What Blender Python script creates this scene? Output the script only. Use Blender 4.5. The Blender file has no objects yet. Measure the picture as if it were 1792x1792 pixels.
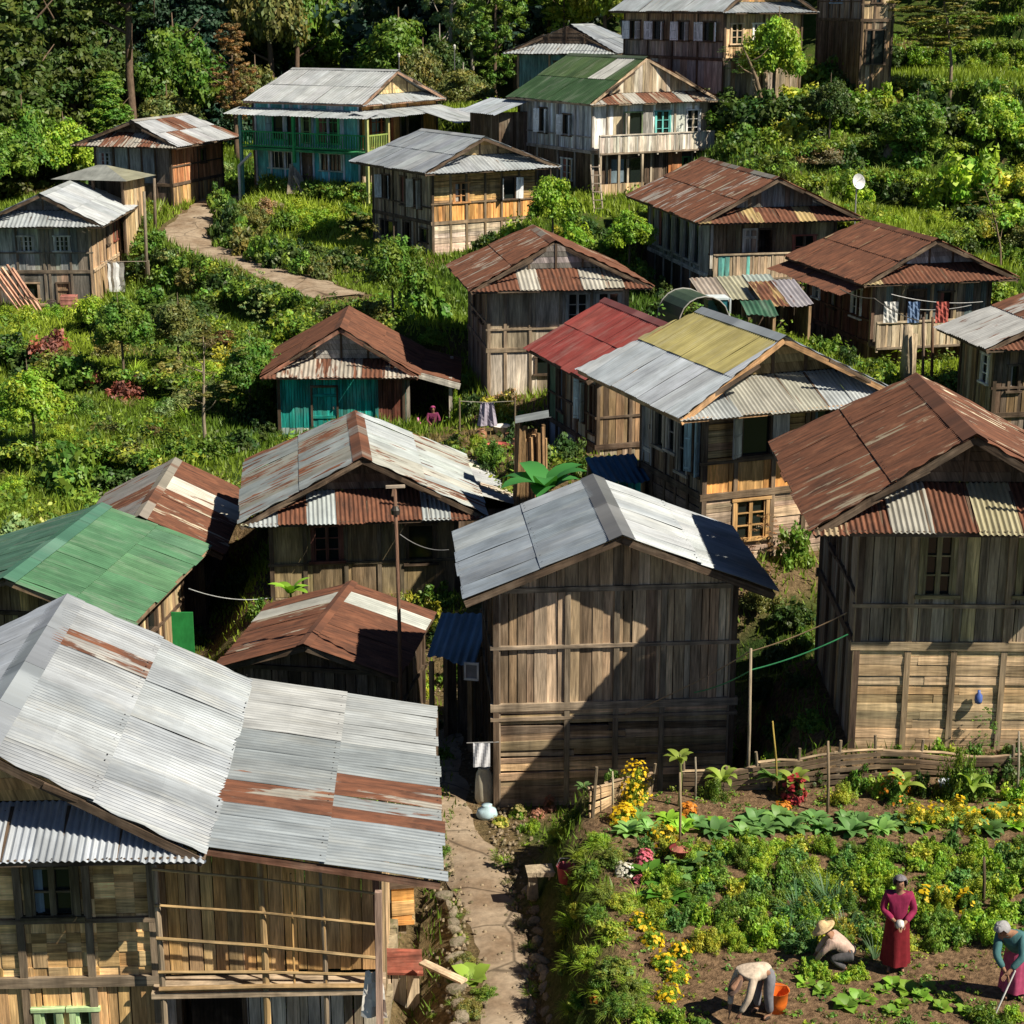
import bpy, math, random
import numpy as np
from mathutils import Vector, Matrix
rng = random.Random(11)
nr = np.random.default_rng(11)
SC = bpy.context.scene
COL = SC.collection
R = math.radians
# ------------------------------------------------------------------ camera model
FOC = 896 / math.tan(R(16)); PIT = R(16)
CP, SP = math.cos(PIT), math.sin(PIT)
def ray(px, py):
    a = (px - 896) / FOC; b = (896 - py) / FOC
    return np.array([a, CP + b * SP, -SP + b * CP])
def at(px, py, dist):
    v = ray(px, py); return v * (dist / v[1])
# ------------------------------------------------------------------ object helpers
def tag(o, label=None, cat=None, group=None, kind=None):
    if label: o['label'] = label
    if cat: o['category'] = cat
    if group: o['group'] = group
    if kind: o['kind'] = kind
    return o
def empty(name, loc, rz=0, label=None, cat=None, group=None):
    o = bpy.data.objects.new(name, None); COL.objects.link(o)
    o.location = loc; o.rotation_euler = (0, 0, rz); o.empty_display_size = .2
    return tag(o, label, cat, group)
def link(name, me, parent=None, loc=(0, 0, 0)):
    o = bpy.data.objects.new(name, me); COL.objects.link(o); o.location = loc
    if parent: o.parent = parent
    return o
def copy_tree(o, parent=None):
    c = o.copy(); COL.objects.link(c)
    if parent: c.parent = parent
    for ch in list(o.children): copy_tree(ch, c)
    return c
def vary(t, s=.12, h=.03):
    k = 1 + rng.uniform(-s, s)
    return (max(0, t[0] * k * (1 + rng.uniform(-h, h))), max(0, t[1] * k), max(0, t[2] * k * (1 + rng.uniform(-h, h))), t[3] if len(t) > 3 else 0)
def pick(pal):
    r = rng.random() * sum(w for w, _ in pal)
    for w, c in pal:
        r -= w
        if r <= 0: return c
    return pal[-1][1]
V = lambda *a: Vector(a)
class MB:
    def __init__(s): s.v = []; s.f = []; s.t = []; s.uv = []
    def face(s, pts, tint, uv=None):
        n = len(s.v); s.v.extend(tuple(p) for p in pts); s.f.append(tuple(range(n, n + len(pts))))
        s.t.append(tuple(tint) if len(tint) == 4 else tuple(tint) + (0,)); s.uv.extend(uv or [(p[0], p[2]) for p in pts])
    def hexa(s, c, tint, uvo=None):
        # c: 8 corners, bottom 0-3 ccw, top 4-7
        n = len(s.v); s.v.extend(tuple(p) for p in c)
        tint = tuple(tint) if len(tint) == 4 else tuple(tint) + (0,)
        o = uvo or (rng.uniform(0, 50), rng.uniform(0, 50))
        P = [Vector(p) for p in c]
        L = [(P[1] - P[0]).length, (P[3] - P[0]).length, (P[4] - P[0]).length]
        k = L.index(max(L)); ax = [(P[1] - P[0]), (P[3] - P[0]), (P[4] - P[0])][k]
        ax = ax.normalized() if ax.length > 1e-9 else V(0, 0, 1)
        oth = [i for i in range(3) if i != k]
        a2 = [(P[1] - P[0]), (P[3] - P[0]), (P[4] - P[0])]
        b = a2[oth[0]].normalized() if a2[oth[0]].length > 1e-9 else V(1, 0, 0)
        d = a2[oth[1]].normalized() if a2[oth[1]].length > 1e-9 else V(0, 1, 0)
        for q in ((3, 2, 1, 0), (4, 5, 6, 7), (0, 1, 5, 4), (1, 2, 6, 5), (2, 3, 7, 6), (3, 0, 4, 7)):
            s.f.append(tuple(n + i for i in q)); s.t.append(tint)
            s.uv.extend((o[0] + (P[i] - P[0]).dot(b) + (P[i] - P[0]).dot(d), o[1] + (P[i] - P[0]).dot(ax)) for i in q)
    def box(s, fr, a0, a1, d0, d1, z0, z1, tint):
        O, ex, ey, ez = fr
        q = lambda a, d, z: O + ex * a + ey * d + ez * z
        s.hexa([q(a0, d0, z0), q(a1, d0, z0), q(a1, d1, z0), q(a0, d1, z0), q(a0, d0, z1), q(a1, d0, z1), q(a1, d1, z1), q(a0, d1, z1)], tint)
    def bar(s, p, q, w, h, tint, up=V(0, 0, 1)):
        p, q = Vector(p), Vector(q); d = (q - p)
        if d.length < 1e-6: return
        dn = d.normalized(); x = dn.cross(up)
        if x.length < 1e-3: x = dn.cross(V(0, 1, 0))
        x.normalize(); y = x.cross(dn)
        x *= w / 2; y *= h / 2
        s.hexa([p - x - y, p + x - y, p + x + y, p - x + y, q - x - y, q + x - y, q + x + y, q - x + y], tint)
    def tube(s, pts, rad, tint, seg=7, cap=True):
        pts = [Vector(p) for p in pts]; n0 = len(s.v); m = len(pts)
        if not hasattr(rad, '__len__'): rad = [rad] * m
        tint = tuple(tint) if len(tint) == 4 else tuple(tint) + (0,)
        pv = None; ln = 0; uo = rng.uniform(0, 30)
        acc = []
        for i, p in enumerate(pts):
            t = (pts[min(i + 1, m - 1)] - pts[max(i - 1, 0)]).normalized()
            if pv is None:
                x = t.cross(V(0, 0, 1))
                if x.length < .1: x = t.cross(V(0, 1, 0))
            else: x = pv - t * pv.dot(t)
            x.normalize(); pv = x; y = t.cross(x)
            if i: ln += (pts[i] - pts[i - 1]).length
            acc.append(ln)
            for k in range(seg):
                a = 2 * math.pi * k / seg
                s.v.append(tuple(p + (x * math.cos(a) + y * math.sin(a)) * rad[i]))
        for i in range(m - 1):
            for k in range(seg):
                k2 = (k + 1) % seg
                s.f.append((n0 + i * seg + k, n0 + i * seg + k2, n0 + (i + 1) * seg + k2, n0 + (i + 1) * seg + k)); s.t.append(tint)
                u0 = uo + k * .06; s.uv.extend([(u0, acc[i]), (u0 + .06, acc[i]), (u0 + .06, acc[i + 1]), (u0, acc[i + 1])])
        if cap:
            for i0, rev in ((n0, True), (n0 + (m - 1) * seg, False)):
                q = list(range(i0, i0 + seg)); q = q[::-1] if rev else q
                s.f.append(tuple(q)); s.t.append(tint); s.uv.extend([(0, 0)] * seg)
    def lathe(s, prof, tint, seg=16, c=(0, 0, 0), sx=1, sy=1, fold=0, nf=8):
        n0 = len(s.v); tint = tuple(tint) if len(tint) == 4 else tuple(tint) + (0,)
        for j, (r, z) in enumerate(prof):
            for k in range(seg):
                a = 2 * math.pi * k / seg; rr = r * (1 + fold * (j / max(1, len(prof) - 1)) * math.sin(nf * a))
                s.v.append((c[0] + rr * math.cos(a) * sx, c[1] + rr * math.sin(a) * sy, c[2] + z))
        for j in range(len(prof) - 1):
            for k in range(seg):
                k2 = (k + 1) % seg
                s.f.append((n0 + j * seg + k, n0 + j * seg + k2, n0 + (j + 1) * seg + k2, n0 + (j + 1) * seg + k)); s.t.append(tint)
                s.uv.extend([(k / seg, prof[j][1]), ((k + 1) / seg, prof[j][1]), ((k + 1) / seg, prof[j + 1][1]), (k / seg, prof[j + 1][1])])
    def mesh(s, name, mat, smooth=False):
        me = bpy.data.meshes.new(name); me.from_pydata(s.v, [], s.f)
        a = me.attributes.new('tint', 'FLOAT_COLOR', 'FACE'); a.data.foreach_set('color', np.array(s.t, dtype=np.float32).ravel())
        u = me.uv_layers.new(name='UVMap'); u.data.foreach_set('uv', np.array(s.uv, dtype=np.float32).ravel())
        me.materials.append(mat)
        if smooth: me.polygons.foreach_set('use_smooth', [True] * len(s.f))
        me.update(); return me
    def build(s, name, mat, parent=None, loc=(0, 0, 0), smooth=False):
        if not s.f: return None
        return link(name, s.mesh(name, mat, smooth), parent, loc)
FR0 = (V(0, 0, 0), V(1, 0, 0), V(0, 1, 0), V(0, 0, 1))
# ------------------------------------------------------------------ materials
class NT:
    def __init__(s, name):
        s.m = bpy.data.materials.new(name); s.m.use_nodes = True; s.t = s.m.node_tree; s.t.nodes.clear()
        s.out = s.n('ShaderNodeOutputMaterial')
    def n(s, k, **kw):
        x = s.t.nodes.new(k)
        for a, b in kw.items():
            if a.startswith('i_'): x.inputs[a[2:].replace('_', ' ')].default_value = b
            else: setattr(x, a, b)
        return x
    def l(s, a, b): s.t.links.new(a, b)
    def noise(s, vec, scale, detail=4, rough=.55, dist=0):
        x = s.n('ShaderNodeTexNoise'); x.inputs['Scale'].default_value = scale; x.inputs['Detail'].default_value = detail
        x.inputs['Roughness'].default_value = rough; x.inputs['Distortion'].default_value = dist
        if vec is not None: s.l(vec, x.inputs['Vector'])
        return x.outputs['Fac']
    def mapr(s, f, a, b, c, d, smooth=False):
        x = s.n('ShaderNodeMapRange'); x.clamp = True
        if smooth: x.interpolation_type = 'SMOOTHSTEP'
        s.l(f, x.inputs['Value'])
        for i, q in enumerate((a, b, c, d)):
            if hasattr(q, 'is_linked'): s.l(q, x.inputs[i + 1])
            else: x.inputs[i + 1].default_value = q
        return x.outputs[0]
    def mapping(s, vec, sc):
        x = s.n('ShaderNodeMapping'); x.inputs['Scale'].default_value = sc; s.l(vec, x.inputs['Vector']); return x.outputs[0]
    def math(s, op, a, b=None):
        x = s.n('ShaderNodeMath', operation=op)
        for i, q in enumerate((a, b)):
            if q is None: continue
            if hasattr(q, 'is_linked'): s.l(q, x.inputs[i])
            else: x.inputs[i].default_value = q
        return x.outputs[0]
    def mix(s, f, a, b, mode='MIX'):
        x = s.n('ShaderNodeMix', data_type='RGBA', blend_type=mode)
        for q, i in ((f, 0), (a, 6), (b, 7)):
            if hasattr(q, 'is_linked'): s.l(q, x.inputs[i])
            else: x.inputs[i].default_value = q if i == 0 else (tuple(q) + (1,))[:4]
        return x.outputs[2]
    def val(s, col, k):
        x = s.n('ShaderNodeVectorMath', operation='SCALE'); s.l(col, x.inputs[0])
        if hasattr(k, 'is_linked'): s.l(k, x.inputs['Scale'])
        else: x.inputs['Scale'].default_value = k
        return x.outputs[0]
    def attr(s, nm): return s.n('ShaderNodeAttribute', attribute_name=nm)
    def bsdf(s, col, rough=.8, metal=0, spec=.3, bump=None, bs=.3, bd=.02):
        p = s.n('ShaderNodeBsdfPrincipled')
        for q, nm in ((col, 'Base Color'), (rough, 'Roughness'), (metal, 'Metallic')):
            if hasattr(q, 'is_linked'): s.l(q, p.inputs[nm])
            else: p.inputs[nm].default_value = q if nm != 'Base Color' else (tuple(q) + (1,))[:4]
        p.inputs['Specular IOR Level'].default_value = spec
        if bump is not None:
            b = s.n('ShaderNodeBump'); b.inputs['Strength'].default_value = bs; b.inputs['Distance'].default_value = bd
            s.l(bump, b.inputs['Height']); s.l(b.outputs[0], p.inputs['Normal'])
        s.l(p.outputs[0], s.out.inputs[0]); return p
M = {}
def mk_materials():
    # weathered timber: tint attribute, grain along v
    n = NT('weathered_wood'); tc = n.n('ShaderNodeTexCoord'); uv = tc.outputs['UV']; ob = tc.outputs['Object']
    g = n.noise(n.mapping(uv, (26, 1.6, 1)), 1, 5, .65, .4); g2 = n.noise(n.mapping(uv, (7, .5, 1)), 1, 3, .6, .6)
    st = n.noise(ob, 1.1, 5, .6); st2 = n.noise(n.mapping(ob, (2.6, 2.6, .45)), 1, 4, .6)
    k = n.math('MULTIPLY', n.mapr(g, .3, .72, .45, 1.35), n.mapr(g2, .3, .7, .6, 1.25))
    k = n.math('MULTIPLY', k, n.mapr(st2, .32, .66, .48, 1.2))
    grey = n.mapr(st, .48, .72, 0, .3)
    c = n.mix(grey, n.attr('tint').outputs['Color'], (.21, .18, .14))
    c = n.val(c, n.math('MULTIPLY', k, 1.72))
    n.bsdf(c, .85, 0, .2, g, .5, .012); M['wood'] = n.m
    # painted / plain tinted stuff (cloth, plastic, plaster)
    for nm, ro, sp in (('cloth', .9, .1), ('plastic', .45, .4), ('plaster', .85, .2)):
        n = NT('tinted_' + nm); tc = n.n('ShaderNodeTexCoord'); a = n.noise(tc.outputs['Object'], 2.2, 5, .6); b = n.noise(n.mapping(tc.outputs['Object'], (14, 14, 5)), 1, 4, .6)
        k = n.math('MULTIPLY', n.mapr(a, .3, .7, .72, 1.12), n.mapr(b, .3, .7, .86, 1.1))
        n.bsdf(n.val(n.attr('tint').outputs['Color'], k), ro, 0, sp, b, .25, .01); M[nm] = n.m
    # corrugated metal: tint rgb + alpha = rust amount; uv = (m along ridge, m down slope)
    n = NT('corrugated_metal'); tc = n.n('ShaderNodeTexCoord'); uv = tc.outputs['UV']; at_ = n.attr('tint')
    s1 = n.noise(n.mapping(uv, (5.5, .62, 1)), 1, 6, .62, .25); s2 = n.noise(n.mapping(uv, (1.1, .35, 1)), 1, 4, .55)
    s = n.math('ADD', n.math('MULTIPLY', s1, .68), n.math('MULTIPLY', s2, .32))
    th = n.math('SUBTRACT', .76, n.math('MULTIPLY', at_.outputs['Alpha'], .52))
    rm = n.mapr(s, n.math('SUBTRACT', th, .018), n.math('ADD', th, .03), 0, 1, True)
    rc = n.noise(n.mapping(uv, (9, 1.1, 1)), 1, 5, .65); rd = n.noise(uv, 1.7, 4, .6)
    rust = n.mix(n.mapr(rc, .32, .7, 0, 1), (.048, .023, .016), (.20, .080, .044))
    rust = n.mix(n.mapr(rd, .55, .75, 0, .6), rust, (.23, .105, .06))
    d1 = n.noise(n.mapping(uv, (3.2, .28, 1)), 1, 5, .6); d2 = n.noise(n.mapping(uv, (16, 1.3, 1)), 1, 4, .6); d3 = n.noise(uv, .9, 5, .6)
    k = n.math('MULTIPLY', n.math('MULTIPLY', n.mapr(d1, .3, .7, .72, 1.12), n.mapr(d2, .3, .72, .84, 1.08)), n.mapr(d3, .3, .68, .66, 1.12))
    base = n.val(at_.outputs['Color'], k)
    dirt = n.mapr(n.noise(n.mapping(uv, (7, .8, 1)), 1, 6, .7), .62, .74, 0, .55)
    base = n.mix(n.mapr(n.noise(n.mapping(uv, (2.4, .5, 1)), 1, 6, .7), .5, .72, 0, .28), base, (.42, .42, .38))
    base = n.mix(dirt, base, (.13, .115, .095))
    c = n.mix(rm, base, rust)
    rough = n.mapr(rm, 0, 1, .48, .88); met = n.mapr(rm, 0, 1, .28, 0)
    n.bsdf(c, rough, met, .35, d2, .18, .01); M['metal'] = n.m
    # glass (dark window panes)
    n = NT('window_glass'); n.bsdf((.012, .017, .016), .12, 0, .5); M['glass'] = n.m
    n = NT('steel'); n.bsdf(n.attr('tint').outputs['Color'], .4, .5, .5); M['steel'] = n.m
    # leaves: face tint * object colour, with some translucency
    n = NT('leaf'); tc = n.n('ShaderNodeTexCoord'); oi = n.n('ShaderNodeObjectInfo')
    c = n.mix(1.0, n.attr('tint').outputs['Color'], oi.outputs['Color'], 'MULTIPLY')
    p = n.bsdf(c, .5, 0, .35); tr = n.n('ShaderNodeBsdfTranslucent'); n.l(n.mix(1.0, c, (1.2, 1.25, .55), 'MULTIPLY'), tr.inputs['Color'])
    mx = n.n('ShaderNodeMixShader'); mx.inputs[0].default_value = .3; n.l(p.outputs[0], mx.inputs[1]); n.l(tr.outputs[0], mx.inputs[2]); n.l(mx.outputs[0], n.out.inputs[0]); M['leaf'] = n.m
    n = NT('bark'); tc = n.n('ShaderNodeTexCoord'); b = n.noise(n.mapping(tc.outputs['UV'], (22, 3, 1)), 1, 5, .65)
    n.bsdf(n.val(n.attr('tint').outputs['Color'], n.mapr(b, .3, .7, .5, 1.3)), .9, 0, .1, b, .8, .03); M['bark'] = n.m
    # ground
    n = NT('hillside_ground'); tc = n.n('ShaderNodeTexCoord'); ob = tc.outputs['Object']
    a = n.noise(ob, .35, 6, .6); b = n.noise(ob, 2.3, 6, .65); d = n.noise(ob, 9, 5, .7)
    gr = n.mix(n.mapr(a, .35, .65, 0, 1), (.022, .045, .01), (.07, .105, .018)); so = n.mix(n.mapr(d, .3, .7, 0, 1), (.10, .062, .036), (.235, .155, .092))
    f = n.math('MAXIMUM', n.mapr(b, .56, .7, 0, .75), n.attr('soil').outputs['Fac'])
    c = n.mix(f, gr, so); c = n.val(c, n.mapr(d, .3, .7, .65, 1.2))
    n.bsdf(c, .95, 0, .1, d, .9, .09); M['ground'] = n.m
    n = NT('worn_concrete'); tc = n.n('ShaderNodeTexCoord'); ob = tc.outputs['Object']
    a = n.noise(ob, .9, 6, .6); b = n.noise(ob, 6, 6, .7)
    vo = n.n('ShaderNodeTexVoronoi', feature='DISTANCE_TO_EDGE'); vo.inputs['Scale'].default_value = .55; n.l(ob, vo.inputs['Vector'])
    cr = n.mapr(vo.outputs['Distance'], .004, .02, .45, 1)
    c = n.mix(n.mapr(a, .35, .65, 0, 1), (.21, .15, .10), (.36, .29, .215)); c = n.val(c, n.math('MULTIPLY', cr, n.mapr(b, .3, .7, .65, 1.2)))
    n.bsdf(c, .9, 0, .15, b, .5, .02); M['concrete'] = n.m
    n = NT('rough_stone'); tc = n.n('ShaderNodeTexCoord'); b = n.noise(tc.outputs['Object'], 7, 6, .7); a = n.noise(tc.outputs['Object'], 1.6, 4, .6)
    c = n.val(n.mix(n.mapr(a, .5, .66, 0, .7), n.attr('tint').outputs['Color'], (.07, .08, .03)), n.mapr(b, .3, .7, .6, 1.25))
    n.bsdf(c, .9, 0, .15, b, .8, .04); M['stone'] = n.m
mk_materials()
# ------------------------------------------------------------------ surveyed houses: x, y, eave z, yaw, half width, length, ridge rise, ridge insets front/back, overhang, storey, base below eave
PN = ('x','y','ze','yaw','W2','L','dh','insf','insb','ov','hs','hb')
FIT={
 'A':(-7.56,25.69,-11.45,0.04,3.19,6.67,1.52,0.48,-0.31,0.94,2.41,4.60),
 'B':(1.93,35.06,-11.12,0.08,3.07,4.55,1.23,0.00,-0.00,0.67,2.49,4.66),
 'C':(8.67,34.91,-9.42,-0.02,3.07,6.86,1.64,0.79,0.45,1.13,2.50,4.77),
 'D':(-4.19,38.80,-14.18,-0.15,2.09,4.28,0.68,-0.11,-0.02,0.30,2.30,2.20),
 'E':(-4.30,48.71,-13.24,0.12,3.30,6.90,1.54,0.71,0.58,0.80,2.30,2.36),
 'F':(-11.74,44.04,-14.44,-0.13,3.11,6.57,1.09,-0.07,-0.06,0.70,2.30,3.00),
 'G':(-10.34,50.41,-14.81,0.03,2.24,6.48,1.15,-0.00,0.00,0.70,2.30,3.00),
 'I':(-6.23,65.61,-12.99,0.02,2.85,5.48,1.63,0.74,-0.01,0.57,2.30,2.45),
 'J':(1.27,66.49,-9.89,0.16,3.33,6.53,1.51,1.41,0.30,0.78,2.28,3.95),
 'K':(4.40,62.12,-12.17,0.33,3.11,6.19,1.66,0.04,0.04,0.70,2.30,3.50),
 'L':(5.63,43.67,-9.20,0.36,3.09,5.82,1.57,0.15,1.01,1.32,2.31,4.00),
 'M':(9.97,79.39,-8.75,0.21,3.62,11.02,1.69,0.51,0.17,0.89,2.36,4.60),
 'N':(14.63,67.76,-9.75,0.24,3.09,7.45,1.43,0.60,0.71,0.76,2.33,3.45),
 'O':(18.31,58.23,-10.62,0.16,3.75,4.12,1.42,0.70,0.42,0.70,2.30,4.60),
 'P':(-2.81,86.88,-7.54,0.54,3.67,7.76,1.43,0.89,0.70,0.87,2.38,3.91),
 'Q':(-9.09,100.20,-5.23,1.05,4.14,7.87,1.59,0.51,0.40,0.42,2.35,4.23),
 'R':(-19.49,100.53,-7.47,-0.29,3.16,8.13,1.26,1.02,0.72,0.91,2.08,3.10),
 'S':(-22.24,88.28,-10.17,0.01,3.09,8.70,1.39,0.86,0.70,0.85,2.25,3.92),
 'U':(5.21,94.73,-4.89,0.53,4.03,8.17,2.13,1.02,-0.16,0.50,2.36,4.45),
 'V':(4.25,112.04,-3.01,-0.38,3.58,7.96,1.58,2.02,2.00,0.70,2.30,4.60),
 'W':(10.72,99.73,-0.59,0.53,3.14,10.42,1.90,0.70,0.40,0.63,2.36,4.60),
 'X':(18.49,100.07,1.29,0.24,1.61,7.32,1.90,0.70,0.40,0.74,2.31,4.53),
}
def scaled(k, s):
    p = list(FIT[k])
    for i in range(12):
        if i not in (3, 10): p[i] *= s
    FIT[k] = tuple(p)
scaled('K', .93); scaled('C', .95)
_l = list(FIT['L']); _l[7] = .82; _l[5] += .35; FIT['L'] = tuple(_l)
H = {k: dict(zip(PN, v)) for k, v in FIT.items()}
for k, h in H.items(): h['zb'] = h['ze'] - h['hb']
# ------------------------------------------------------------------ terrain
CTRL = [(30,920,50),(120,870,54),(200,830,58),(300,790,60),(400,760,62),(60,760,62),(200,720,66),(380,690,68),(60,640,74),(250,620,76),(400,600,76),
 (100,556,83),(300,545,84),(450,540,80),(560,520,78),(620,540,72),(720,565,69),(850,748,57.5),(760,765,60.5),(720,640,67),(940,800,52),
 (1350,1000,42),(1250,600,60),(1190,560,63),(1780,640,62),(1600,420,76),(1790,470,74),(1500,345,85),(1700,340,84),(1400,262,88),(1600,222,93),(1790,300,87),
 (1790,150,104),(1550,130,102),(1700,80,110),(1300,165,96),(1420,190,96),
 (300,400,92),(450,452,86),(550,500,80),(380,356,98),(130,345,103),(500,345,96.5),(600,345,97),(450,345,97),(640,350,96),(400,345,99),(470,462,84.5),(600,430,86),(560,440,85),
 (0,345,106),(820,190,104),(960,360,86),(1080,420,82),(1000,380,84)]
WPT = [(0,24,-15.25),(-.5,28,-15.5),(-.85,32,-15.7),(-.8,38,-15.9),(-1,45,-15.5),(-3.2,26,-15.6),(-10,34,-17),(-7.5,44,-16.8),(3.6,38.5,-15.2),(5.2,33,-14.6),(13,27,-13.9),(13,34,-13.8),(12,42,-13.2),
 (-20,40,-17),(-25,30,-17),(0,10,-16),(15,15,-14.5),(-15,15,-17),(22,50,-11.5),(26,62,-10),(28,78,-7.5),(32,95,-3.5),(30,112,0),(10,118,-3.8),(-5,120,-7.5),(-15,118,-9.5),(-35,115,-11.5),(-40,95,-13),(-35,75,-15),(-30,58,-15),
 (-30,140,-9),(0,140,-4),(30,140,4),(-50,180,8),(0,180,14),(50,180,22),(-90,120,-4),(80,110,16),(60,60,2),(-70,60,-12),(-60,20,-18),(50,20,-10)]
CP_ = [tuple(at(*c)) for c in CTRL] + WPT
for k, h in H.items():
    if k not in ('Q', 'R', 'X', 'V', 'G'): CP_.append((h['x'], h['y'], h['zb']))
CP_ = np.array(CP_)
def sm(t): t = np.clip(t, 0, 1); return t * t * (3 - 2 * t)
_pc = nr.uniform(0, 6.28, (10, 2)); _pk = nr.normal(0, 1, (10, 2))
def wob(x, y, s):
    r = 0
    for i in range(10): r = r + np.sin((x * _pk[i, 0] + y * _pk[i, 1]) / s + _pc[i, 0])
    return r / 4.5
def garden_left(y): return 1.42 - .03 * (y - 21.5) + .12 * np.sin(y * 1.7) + .06 * np.sin(y * 4.1)
ROAD = [at(*p) for p in ((392,345,101),(372,366,97),(335,392,93.5),(318,412,91),(345,432,89),(420,454,86),(485,478,82.5),(545,502,79.5),(600,520,77))]
ROAD = np.array(ROAD)
def seg_dist(x, y, P):
    best = np.full(np.shape(x), 1e9); bz = np.zeros(np.shape(x))
    for a, b in zip(P[:-1], P[1:]):
        d = b[:2] - a[:2]; t = np.clip(((x - a[0]) * d[0] + (y - a[1]) * d[1]) / (d @ d), 0, 1)
        r = np.hypot(x - a[0] - t * d[0], y - a[1] - t * d[1]); m = r < best
        best = np.where(m, r, best); bz = np.where(m, a[2] + t * (b[2] - a[2]), bz)
    return best, bz
def height(x, y):
    x = np.asarray(x, float); y = np.asarray(y, float); sh = x.shape
    x = x.ravel(); y = y.ravel(); num = np.zeros_like(x); den = np.zeros_like(x)
    for cx, cy, cz in CP_:
        w = 1 / (((x - cx) ** 2 + (y - cy) ** 2) ** 1.7 + 6); num += w * cz; den += w
    z = num / den
    far = sm((y - 150) / 130); z = z + far * (18 + 55 * sm((y - 190) / 220)) + 3 * wob(x, y, 22) * sm((y - 125) / 40)
    # garden terraces left and right of the village
    def terr(z, step, wv): q = (z + wv) / step; f = np.floor(q); return (f + sm((q - f - .44) / .10)) * step - wv
    ml = sm((-5 - x) / 4) * sm((y - 49) / 6) * sm((83 - y) / 4)
    zt = terr(z + .05 * (y - 66) + .03 * (x + 15), 1.0, .22 * wob(x, y, 6)) - .04 * (y - 66) - .02 * (x + 15)
    z = z + ml * (zt - z) * .9
    mr = sm((x - 10 - .12 * (y - 75)) / 4) * sm((y - 69) / 5) * sm((118 - y) / 6)
    zt = terr(z, 1.35, .3 * wob(x, y, 7)); z = z + mr * (zt - z) * .9
    z = z + .10 * wob(x, y, 1.3) * sm((y - 48) / 8) + .03 * wob(x, y, .5)
    # house platforms
    for k, h in H.items():
        c, s = math.cos(h['yaw']), math.sin(h['yaw']); dx, dy = x - h['x'], y - h['y']
        u = np.abs(dx * c + dy * s - (1.1 if k == 'I' else 0)) - (h['W2'] - h['ov'] + (1.1 if k == 'I' else 0)); v = np.abs(-dx * s + dy * c) - (h['L'] / 2 - h['ov'])
        d = np.hypot(np.maximum(u, 0), np.maximum(v, 0)); w = 1 - sm((d - .25) / 1.6)
        if k in ('V', 'G'): w = w * .6
        if k == 'X': w = w * .2
        z = z + w * (h['zb'] - z)
    # back road
    d, rz = seg_dist(x, y, ROAD); w = 1 - sm((d - 1.5) / 1.3); z = z + w * (rz - z)
    # kitchen garden plateau
    gl = garden_left(y); w = sm((x - gl + .75) / .85) * sm((30.9 - y) / .7) * sm((14 - x) / 2)
    z = z + w * (-14.0 + .012 * (x - 5) + .035 * wob(x, y, .35) + .02 * wob(x, y, .16) - z)
    w = sm((1.35 - np.abs(x - .35 + .15 * (y - 24))) / .5) * sm((31 - y) / 1.) * sm((garden_left(y) - .75 - x) / .3)
    z = z + w * (-15.25 - .055 * (y - 24) - z)
    # ditch between annex and path
    z = z - .75 * np.exp(-((x + 1.72 + .03 * (y - 26)) / .42) ** 2) * sm((31 - y) / 1.5)
    return z.reshape(sh)
def hz(x, y): return float(height(np.array([x]), np.array([y]))[0])
def gp(px, py, t0=18, t1=190):
    v = ray(px, py); v = v / v[1]; T = np.arange(t0, t1, .25)
    g = height(v[0] * T, T); b = np.nonzero(v[2] * T < g)[0]
    t = T[b[0]] if len(b) else t1
    T = np.linspace(t - .25, t, 12); g = height(v[0] * T, T); b = np.nonzero(v[2] * T < g)[0]
    t = T[b[0]] if len(b) else t
    return V(v[0] * t, t, hz(v[0] * t, t))
def axis(lo, hi, st, outer):
    a = list(np.arange(lo, hi + 1e-6, st)); g = st
    while a[-1] < outer: g *= 1.28; a.append(a[-1] + g)
    g = st
    while a[0] > -outer: g *= 1.28; a.insert(0, a[0] - g)
    return np.array(a)
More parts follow.
